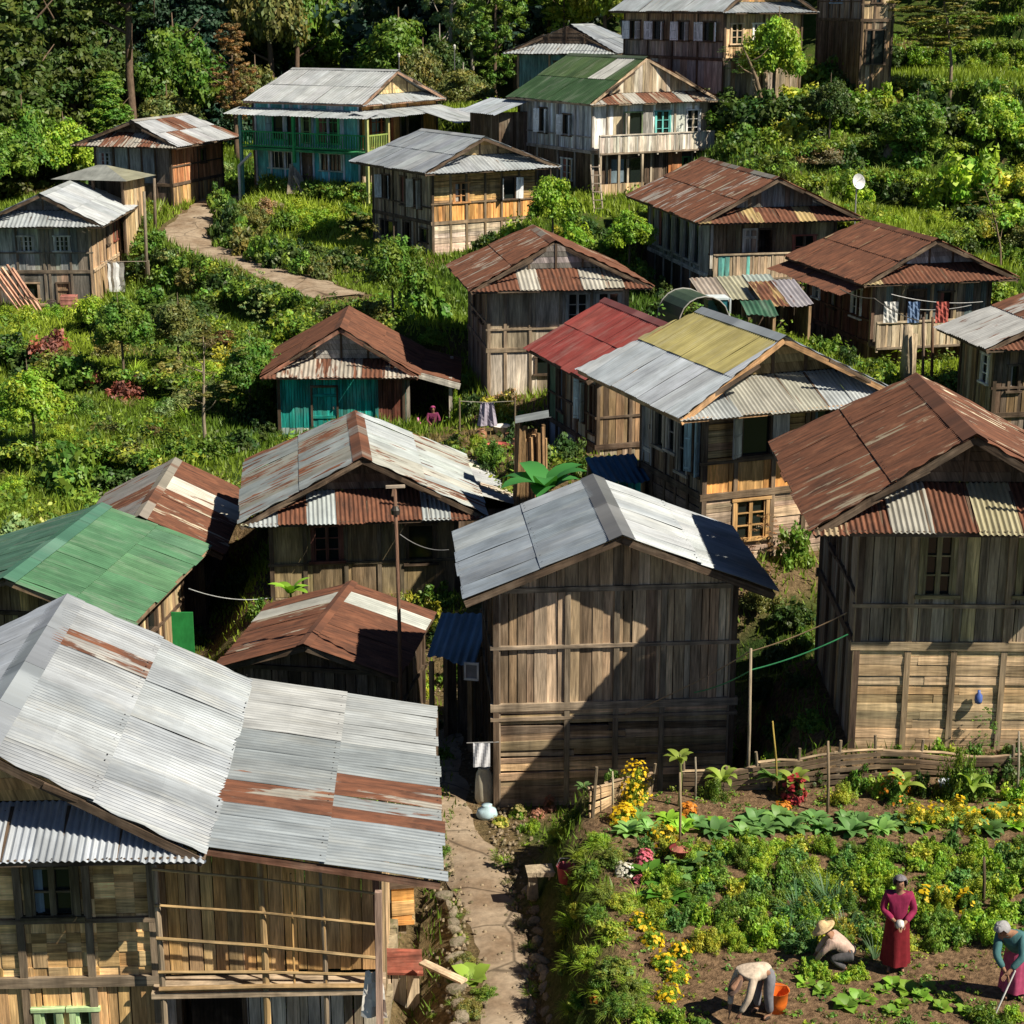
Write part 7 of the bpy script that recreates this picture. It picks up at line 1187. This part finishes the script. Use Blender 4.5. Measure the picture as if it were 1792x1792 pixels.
    # white window frame thing by barn left
    p = at(825, 1175, 35.2); o = empty('picture_frame', (p[0], 35.2, p[2]), -.2, 'pale framed panel leaning beside the barn wall', 'frame'); b = MB(); [b.box(FR0, *q, (.55, .54, .55)) for q in ((-.16, .16, -.02, .02, -.2, -.15), (-.16, .16, -.02, .02, .15, .2), (-.16, -.12, -.02, .02, -.15, .15), (.12, .16, -.02, .02, -.15, .15))]; b.build('frame', M['wood'], o); b = MB(); b.box(FR0, -.12, .12, 0, .012, -.15, .15, (.2, .2, .24)); b.build('panel', M['plastic'], o)
    g = gp(1655, 1385); b = MB(); b.lathe([(0, 0), (.11, 0), (.14, .2), (.15, .21), (.1, .03)], (.5, .56, .64), 12); tag(b.build('pot', M['plastic'], None, g, True), 'pale blue pot standing at the back of the garden', 'pot')
    # stack of boards before the balcony house
    g = gp(520, 338); o = empty('board_stack', g, .2, 'grey boards leaning in a heap before the balcony house door', 'boards')
    for i in range(7): b = MB(); b.bar(V(-.5 + .16 * i, -.4, 0), V(-.25 + .08 * i, .3, 1.5 - .1 * i), .16, .04, vary((.24, .2, .16), .3)); b.build('board', M['wood'], o)
    g = gp(540, 345); b = MB(); b.bar(V(-.2, 0, 0), V(-.75, .3, 1.1), .22, .05, (.42, .32, .26)); tag(b.build('loose_plank', M['wood'], None, g), 'pale plank leaning right of the board heap', 'plank')
    # white gutter pipe left of balcony house
    a, c = at(418, 290, 97.5), at(440, 268, 97.5); b = MB(); b.tube([V(*a) + V(0, 0, -2.2), V(*a), V(*c)], .08, (.6, .6, .58), 7); tag(b.build('drain_pipe', M['plastic']), 'white bent drain pipe left of the balcony house', 'pipe')
    # washing on the barn side and small ladder at whitewashed house
    a = gp(1048, 372); o = empty('ladder', a, 0, 'rough wooden ladder under the whitewashed house corner', 'ladder'); 
    for s in (-.2, .2): b = MB(); b.bar(V(s, 0, -.2), V(s - .2, .5, 2.2), .06, .06, (.3, .25, .2)); b.build('rail', M['wood'], o)
    for k in range(6): b = MB(); q = (k + .5) / 6; b.bar(V(-.24 - .2 * q, .5 * q, 2.3 * q), V(.24 - .2 * q, .5 * q, 2.3 * q), .04, .04, (.3, .25, .2)); b.build('rung', M['wood'], o)
    p = at(182, 310, 92.5); z = hz(p[0], 92.5); o = empty('shed', (p[0], 92.5, z), -.25, 'small open shed with a low pyramid roof below the bungalow', 'shed'); H_ = p[2] - z; b = MB(); w, d, r = 2.1, 1.7, .62
    C4 = [V(-w, -d, H_), V(w, -d, H_), V(w, d, H_), V(-w, d, H_)]; A1, A2 = V(-.3, 0, H_ + r), V(.15, 0, H_ + r)
    for q, t in (([C4[0], C4[1], A2, A1], (.33, .35, .33, .2)), ([C4[1], C4[2], A2], (.36, .36, .26, .2)), ([C4[2], C4[3], A1, A2], Z), ([C4[3], C4[0], A1], Z)): b.face(q, t, [(v.x, v.y + v.z * 2) for v in q])
    b.build('roof', M['metal'], o); b = MB()
    planks(b, (V(-w + .5, d - .4, 0), V(1, 0, 0), V(0, -1, 0), V(0, 0, 1)), 0, 2 * w - 1, -.8, H_ - .05, 'v', 'dark'); planks(b, (V(w - .5, -d + .5, 0), V(0, 1, 0), V(1, 0, 0), V(0, 0, 1)), 0, 2 * d - .9, -.8, H_ - .05, 'v', 'plank'); planks(b, (V(-w + .5, -d + .5, 0), V(1, 0, 0), V(0, -1, 0), V(0, 0, 1)), 0, 2 * w - 1, -.8, .8, 'v', 'slate'); b.build('wall', M['wood'], o)  # back boards dark, right boards pale: shade and sun painted into the palettes
    for x in (-w + .5, 0, w - .5): q = MB(); q.box(FR0, x - .06, x + .06, -d + .42, -d + .54, -.8, H_, WDARK); q.build('post', M['wood'], o)
props()
# ------------------------------------------------------------------ people
CM = {}
def cmat(c, rough=.85):
    if c not in CM:
        n = NT('fabric'); tc = n.n('ShaderNodeTexCoord'); a = n.noise(tc.outputs['Object'], 9, 5, .6); w = n.noise(n.mapping(tc.outputs['Object'], (18, 18, 3)), 1, 3, .5); n.bsdf(n.val(n.mix(0, c, c), n.math('MULTIPLY', n.mapr(a, .3, .7, .75, 1.15), n.mapr(w, .3, .7, .85, 1.1))), rough, 0, .15, w, .4, .02); CM[c] = n.m
    return CM[c]
SKIN = (.30, .165, .105)
def skin(name, verts, edges, col, parent, sub=2):
    me = bpy.data.meshes.new(name); me.from_pydata([v[0] for v in verts], edges, []); o = link(name, me, parent); bpy.context.view_layer.objects.active = o
    md = o.modifiers.new('skin', 'SKIN'); md.use_smooth_shade = True
    sv = me.skin_vertices[0].data if me.skin_vertices else None
    if sv is None:
        me.skin_vertices  # layer is made by the modifier
    for i, v in enumerate(verts): r = v[1]; sv[i].radius = (r, r) if not hasattr(r, '__len__') else r
    sv[0].use_root = True
    s = o.modifiers.new('sub', 'SUBSURF'); s.levels = s.render_levels = sub; me.materials.append(cmat(col)); return o
def person(label, loc, rz, J, jacket, lower, head, skirt=None, hat=None, scale=1.0, group=None, sleeve=True):
    """J: joint positions (local, facing -y). body, clothes and hair"""
    o = empty('person', loc, rz, label, 'person', group); o.scale = (scale,) * 3; v = []; e = []
    def add(p, r, frm=None):
        v.append((p, r)); i = len(v) - 1
        if frm is not None: e.append((frm, i))
        return i
    g = lambda k: Vector(J[k])
    pel = add(g('pelvis'), .12); wa = add(g('pelvis').lerp(g('chest'), .5), .11, pel); ch = add(g('chest'), .125, wa); nk = add(g('neck'), .05, ch); hd = (g('head') - g('neck')); f = Vector(J.get('face', (0, -1, 0))).normalized()
    h0 = add(g('neck') + hd * .45 + f * .015, .062, nk); h1 = add(g('head'), (.078, .09), h0); add(g('head') + hd.normalized() * .075, .062, h1); add(g('head') + f * .098 - hd.normalized() * .015, .016, h1)
    for s in 'LR':
        sh = add(g('sh' + s), .062, ch); el = add(g('el' + s), .043, sh); wr = add(g('wr' + s), .028, el); d = (g('wr' + s) - g('el' + s)).normalized(); pm = add(g('wr' + s) + d * .06, (.036, .022), wr)
        side = d.cross(f); side = side.normalized() if side.length > .1 else V(1, 0, 0); crl = f * .03 - V(0, 0, .012)
        for k, l in ((-1.5, .05), (-.5, .062), (.5, .06), (1.5, .046)): a = add(g('wr' + s) + d * .10 + side * k * .017, .009, pm); a2 = add(g('wr' + s) + d * (.10 + l * .6) + side * k * .019 + crl * .4, .008, a); add(g('wr' + s) + d * (.10 + l) + side * k * .019 + crl, .007, a2)
        a = add(g('wr' + s) + d * .045 + side * .045 * (1 if s == 'L' else -1) + f * .01, .01, pm); add(g('wr' + s) + d * .085 + side * .055 * (1 if s == 'L' else -1) + f * .025, .008, a)
        hp = add(g('hip' + s), .095, pel); kn = add(g('kn' + s), .062, hp); an = add(g('an' + s), .04, kn); add(g('to' + s), (.035, .025), an)
    skin('body', v, e, SKIN, o)
    # jacket
    jv = []; je = []
    def ja(p, r, frm=None):
        jv.append((p, r)); i = len(jv) - 1
        if frm is not None: je.append((frm, i))
        return i
    a = ja(g('pelvis') + (g('pelvis') - g('chest')).normalized() * .10, .155); b = ja(g('pelvis').lerp(g('chest'), .45), .142, a); c = ja(g('chest'), .155, b); ja(g('chest').lerp(g('neck'), .75), .075, c)
    for s in 'LR':
        sh = ja(g('sh' + s), .078, c); el = ja(g('el' + s), .06, sh)
        if sleeve: ja(g('el' + s).lerp(g('wr' + s), .92), .047, el)
    skin('jacket', jv, je, jacket, o)
    if skirt:  # loft from waist to hem with folds
        b = MB(); w = g('pelvis') + V(0, 0, .06); hm = (g('anL') + g('anR')) / 2 + V(0, 0, .05); n = 28; rows = 7
        for j in range(rows + 1):
            t = j / rows; cc = w.lerp(hm, t); rr = .155 + (skirt[1] - .155) * t ** .8
            for k in range(n): an = 2 * math.pi * k / n; q = rr * (1 + (.10 * t) * math.sin(7 * an + .6) + .05 * t * math.sin(3 * an)); b.v.append((cc.x + math.cos(an) * q * 1.08, cc.y + math.sin(an) * q * .85, cc.z))
        for j in range(rows):
            for k in range(n): k2 = (k + 1) % n; b.f.append((j * n + k, (j + 1) * n + k, (j + 1) * n + k2, j * n + k2)); b.t.append((1, 1, 1, 0)); b.uv.extend([(0, 0)] * 4)
        b.build('skirt', cmat(skirt[0]), o, smooth=True)
    elif lower:
        tv = []; te = []; tv.append((g('pelvis'), .13)); tv.append((g('pelvis').lerp(g('chest'), .22), .115)); te.append((0, 1))
        for s in 'LR':
            i = len(tv); tv += [(g('hip' + s), .115), (g('kn' + s), .085), (g('an' + s).lerp(g('kn' + s), .08), .065)]; te += [(0, i), (i, i + 1), (i + 1, i + 2)]
        skin('trousers', tv, te, lower, o)
    # shoes
    for s in 'LR': skin('shoe', [(g('an' + s) + V(0, 0, -.02), .05), (g('an' + s).lerp(g('to' + s), .6) + V(0, 0, -.01), .045), (g('to' + s), .036)], [(0, 1), (1, 2)], (.05, .04, .035), o, 1)
    cl = skin('collar', [(g('chest').lerp(g('neck'), .62) + f * .02, .088), (g('chest').lerp(g('neck'), .84), .066)], [(0, 1)], tuple(min(.6, q * 1.5 + .12) for q in jacket), o, 1)
    # eyes
    up = hd.normalized(); sd = up.cross(f).normalized()
    for s in (-1, 1):
        b = MB(); b.lathe([(0, -.009), (.007, -.005), (.01, 0), (.007, .005), (0, .009)], (.02, .015, .012), 8); b.build('eye', cmat((.02, .015, .012), .3), o, g('head') + f * .082 + sd * s * .032 + up * .01)
    b = MB(); b.bar(g('head') + f * .087 - up * .052 - sd * .02, g('head') + f * .087 - up * .052 + sd * .02, .012, .009, (.2, .07, .06)); b.build('mouth', cmat((.24, .08, .07)), o)
    # head covering
    b = MB(); m = Matrix((sd, -f, up)).transposed(); seg = 20; rows = 10; kind, hc = head; idx = {}
    for j in range(rows + 1):
        th = math.pi * j / rows * (.5 if kind == 'cap' else .74)
        for k in range(seg): ph = 2 * math.pi * k / seg; rr = .118 * (1 + .03 * math.sin(5 * ph)); idx[j, k] = len(b.v); b.v.append(tuple(g('head') + m @ V(math.sin(th) * math.cos(ph) * rr * .92, math.sin(th) * math.sin(ph) * rr * 1.06 + .008, math.cos(th) * rr * 1.05 + .005)))
    for j in range(rows):
        for k in range(seg):
            ph = 2 * math.pi * (k + .5) / seg; th = math.pi * (j + .5) / rows * (.5 if kind == 'cap' else .74)
            if math.sin(ph) < -.45 and th > 1.0: continue
            k2 = (k + 1) % seg; b.f.append((idx[j, k], idx[j + 1, k], idx[j + 1, k2], idx[j, k2])); b.t.append((1, 1, 1, 0)); b.uv.extend([(0, 0)] * 4)
    b.build({'scarf': 'headscarf', 'cap': 'cap', 'hair': 'hair'}[kind], cmat(hc), o, smooth=True)
    if hat:
        b = MB(); b.lathe([(0, .13), (.05, .125), (.10, .09), (.115, .03), (.2, .005), (.24, -.015), (.235, -.025), (.11, .015)], (1, 1, 1), 22); q = b.build('hat', cmat(hat), o, g('head') + up * .03, True); q.rotation_euler = m.to_euler()
    return o
ST_ = dict(pelvis=(0, 0, .86), chest=(0, -.01, 1.18), neck=(0, -.01, 1.34), head=(0, -.03, 1.48), shL=(-.17, 0, 1.27), shR=(.17, 0, 1.27), elL=(-.235, -.02, 1.02), elR=(.235, -.02, 1.02), wrL=(-.07, -.20, .93), wrR=(.09, -.21, .91), hipL=(-.09, 0, .82), hipR=(.09, 0, .82), knL=(-.09, -.03, .45), knR=(.09, -.02, .45), anL=(-.09, 0, .07), anR=(.10, .01, .07), toL=(-.11, -.15, .03), toR=(.12, -.14, .03))
g = gp(1565, 1697); w = person('woman in magenta jacket and long red skirt standing with hands clasped', g, R(-8), ST_, (.235, .022, .07), None, ('scarf', (.17, .16, .18)), skirt=((.17, .015, .022), .20), scale=.98)
b = MB(); b.lathe([(0, -.06), (.05, -.05), (.065, 0), (.05, .06), (0, .07)], (.6, .58, .55), 10); b.build('cloth_in_hands', cmat((.58, .56, .54)), None, smooth=True); q = bpy.data.objects['cloth_in_hands']; q.location = w.matrix_basis @ V(.015, -.26, .90); tag(q, 'pale cloth held by the standing woman in red', 'cloth')
BD = dict(pelvis=(.02, .18, .80), chest=(-.02, -.20, .88), neck=(-.02, -.36, .80), head=(-.02, -.47, .72), face=(0, -.6, -.8), shL=(-.19, -.22, .84), shR=(.15, -.24, .84), elL=(-.22, -.34, .56), elR=(.18, -.36, .56), wrL=(-.14, -.44, .30), wrR=(.10, -.46, .30), hipL=(-.09, .18, .76), hipR=(.11, .18, .76), knL=(-.12, .12, .42), knR=(.14, .12, .42), anL=(-.12, .18, .07), anR=(.14, .18, .07), toL=(-.13, .03, .03), toR=(.15, .03, .03))
g = gp(1322, 1782); person('worker in pale beige jacket and grey trousers bending over beside the orange bucket', g, R(-52), BD, (.52, .43, .34), (.17, .17, .19), ('scarf', (.14, .09, .07)), scale=.9)
b = person
CRO = dict(pelvis=(.22, .02, .36), chest=(-.10, .0, .58), neck=(-.22, -.02, .70), head=(-.31, -.03, .80), face=(-1, -.35, -.55), shL=(-.12, -.16, .60), shR=(-.12, .17, .62), elL=(-.30, -.2, .40), elR=(-.32, .2, .42), wrL=(-.42, -.12, .16), wrR=(-.45, .10, .18), hipL=(.20, -.1, .33), hipR=(.20, .12, .33), knL=(-.14, -.16, .26), knR=(-.14, .16, .26), anL=(.16, -.13, .07), anR=(.16, .14, .07), toL=(.02, -.15, .03), toR=(.02, .15, .03))
g = gp(1468, 1690); g.z -= .05; person('worker in a straw hat crouching left of the standing woman', g, R(-15), CRO, (.50, .36, .30), (.085, .082, .088), ('hair', (.03, .022, .02)), hat=(.60, .44, .24), scale=.80)
for px, py, s in ((1440, 1712, .2), (1475, 1716, .18), (1500, 1708, .2), (1420, 1705, .22)): g_ = gp(px, py); plant(CR['bush'], g_.x, g_.y, s, GRN['bright'], 'leafy plant half hiding the crouching worker', 'plants around the crouching worker', 'vegetable_plant', 'plant', sz=s * 1.3)
RB_ = dict(pelvis=(.06, .06, .80), chest=(-.09, -.10, 1.06), neck=(-.18, -.19, 1.17), head=(-.26, -.27, 1.26), face=(-.55, -.6, -.6), shL=(-.26, -.10, 1.06), shR=(.06, -.16, 1.10), elL=(-.30, -.24, .82), elR=(.05, -.34, .86), wrL=(-.20, -.36, .66), wrR=(-.12, -.40, .68), hipL=(-.03, .06, .76), hipR=(.15, .06, .76), knL=(-.05, .0, .42), knR=(.16, .02, .42), anL=(-.05, .05, .07), anR=(.17, .07, .07), toL=(-.09, -.09, .03), toR=(.14, -.08, .03))
g = gp(1768, 1748); person('woman in grey headscarf, teal cardigan and pink skirt stooping at the right edge', g, R(-5), RB_, (.06, .15, .16), None, ('scarf', (.30, .30, .31)), skirt=((.40, .07, .15), .2))
b = MB(); b.tube([(g.x - .36, g.y - .50, g.z + .02), (g.x - .1, g.y - .43, g.z + .70)], .012, (.5, .5, .48), 6); tag(b.build('hoe', M['wood']), 'thin stick held by the stooping woman in teal', 'tool')
SIT = dict(pelvis=(0, .1, .36), chest=(0, .05, .68), neck=(0, .03, .84), head=(0, 0, .98), shL=(-.17, .05, .78), shR=(.17, .05, .78), elL=(-.24, -.05, .56), elR=(.24, -.05, .56), wrL=(-.12, -.24, .48), wrR=(.12, -.24, .48), hipL=(-.1, .08, .36), hipR=(.1, .08, .36), knL=(-.13, -.28, .42), knR=(.13, -.28, .42), anL=(-.12, -.32, .07), anR=(.12, -.32, .07), toL=(-.13, -.46, .03), toR=(.13, -.46, .03))
p = at(758, 760, 64.0); person('woman in dark pink headscarf and clothes sitting on the teal house porch', (p[0], 64.0, H['I']['zb'] + .04), R(10), SIT, (.16, .03, .08), None, ('scarf', (.34, .06, .17)), skirt=((.20, .03, .09), .26), scale=1.0)
st = MB(); st.box(FR0, -.22, .22, -.02, .3, .2, .25, (.2, .14, .09)); s_ = st.build('stool', M['wood'], None, (p[0], 64.0, H['I']['zb'] + .04)); tag(s_, 'low wooden stool under the seated woman in pink', 'stool')
for x in (-.18, .18):
    for y in (.02, .26): q = MB(); q.box(FR0, x - .025, x + .025, y - .025, y + .025, 0, .2, (.2, .14, .09)); q.build('leg', M['wood'], s_)
# ------------------------------------------------------------------ light, sky, camera
def light():
    w = bpy.data.worlds.new('World'); SC.world = w; w.use_nodes = True; t = w.node_tree; t.nodes.clear()
    s = t.nodes.new('ShaderNodeTexSky'); s.sky_type = 'NISHITA'; s.sun_disc = False
    sd = V(.88, -.475, 0).normalized(); el = R(47); d = V(sd.x * math.cos(el), sd.y * math.cos(el), math.sin(el))
    s.sun_elevation = el; s.sun_rotation = math.atan2(sd.x, sd.y); s.air_density = .5; s.dust_density = .15; s.altitude = 1800
    b = t.nodes.new('ShaderNodeBackground'); b.inputs[1].default_value = .06; o = t.nodes.new('ShaderNodeOutputWorld'); t.links.new(s.outputs[0], b.inputs[0]); t.links.new(b.outputs[0], o.inputs[0])
    l = bpy.data.lights.new('sun', 'SUN'); l.energy = 5.0; l.angle = R(.53); l.color = (1, .905, .74); lo = bpy.data.objects.new('sun', l); COL.objects.link(lo)
    lo.rotation_euler = (-d).to_track_quat('-Z', 'Y').to_euler(); lo.location = d * 60
    c = bpy.data.cameras.new('camera'); co = bpy.data.objects.new('camera', c); COL.objects.link(co); c.sensor_fit = 'HORIZONTAL'; c.sensor_width = 36; c.lens = 18 / math.tan(R(16)); c.clip_end = 2000; c.clip_start = .5
    co.rotation_euler = (R(90) - PIT, 0, 0); SC.camera = co
    vs = SC.view_settings; vs.view_transform = 'Standard'; vs.look = 'None'; vs.exposure = .7; vs.gamma = 1
light()
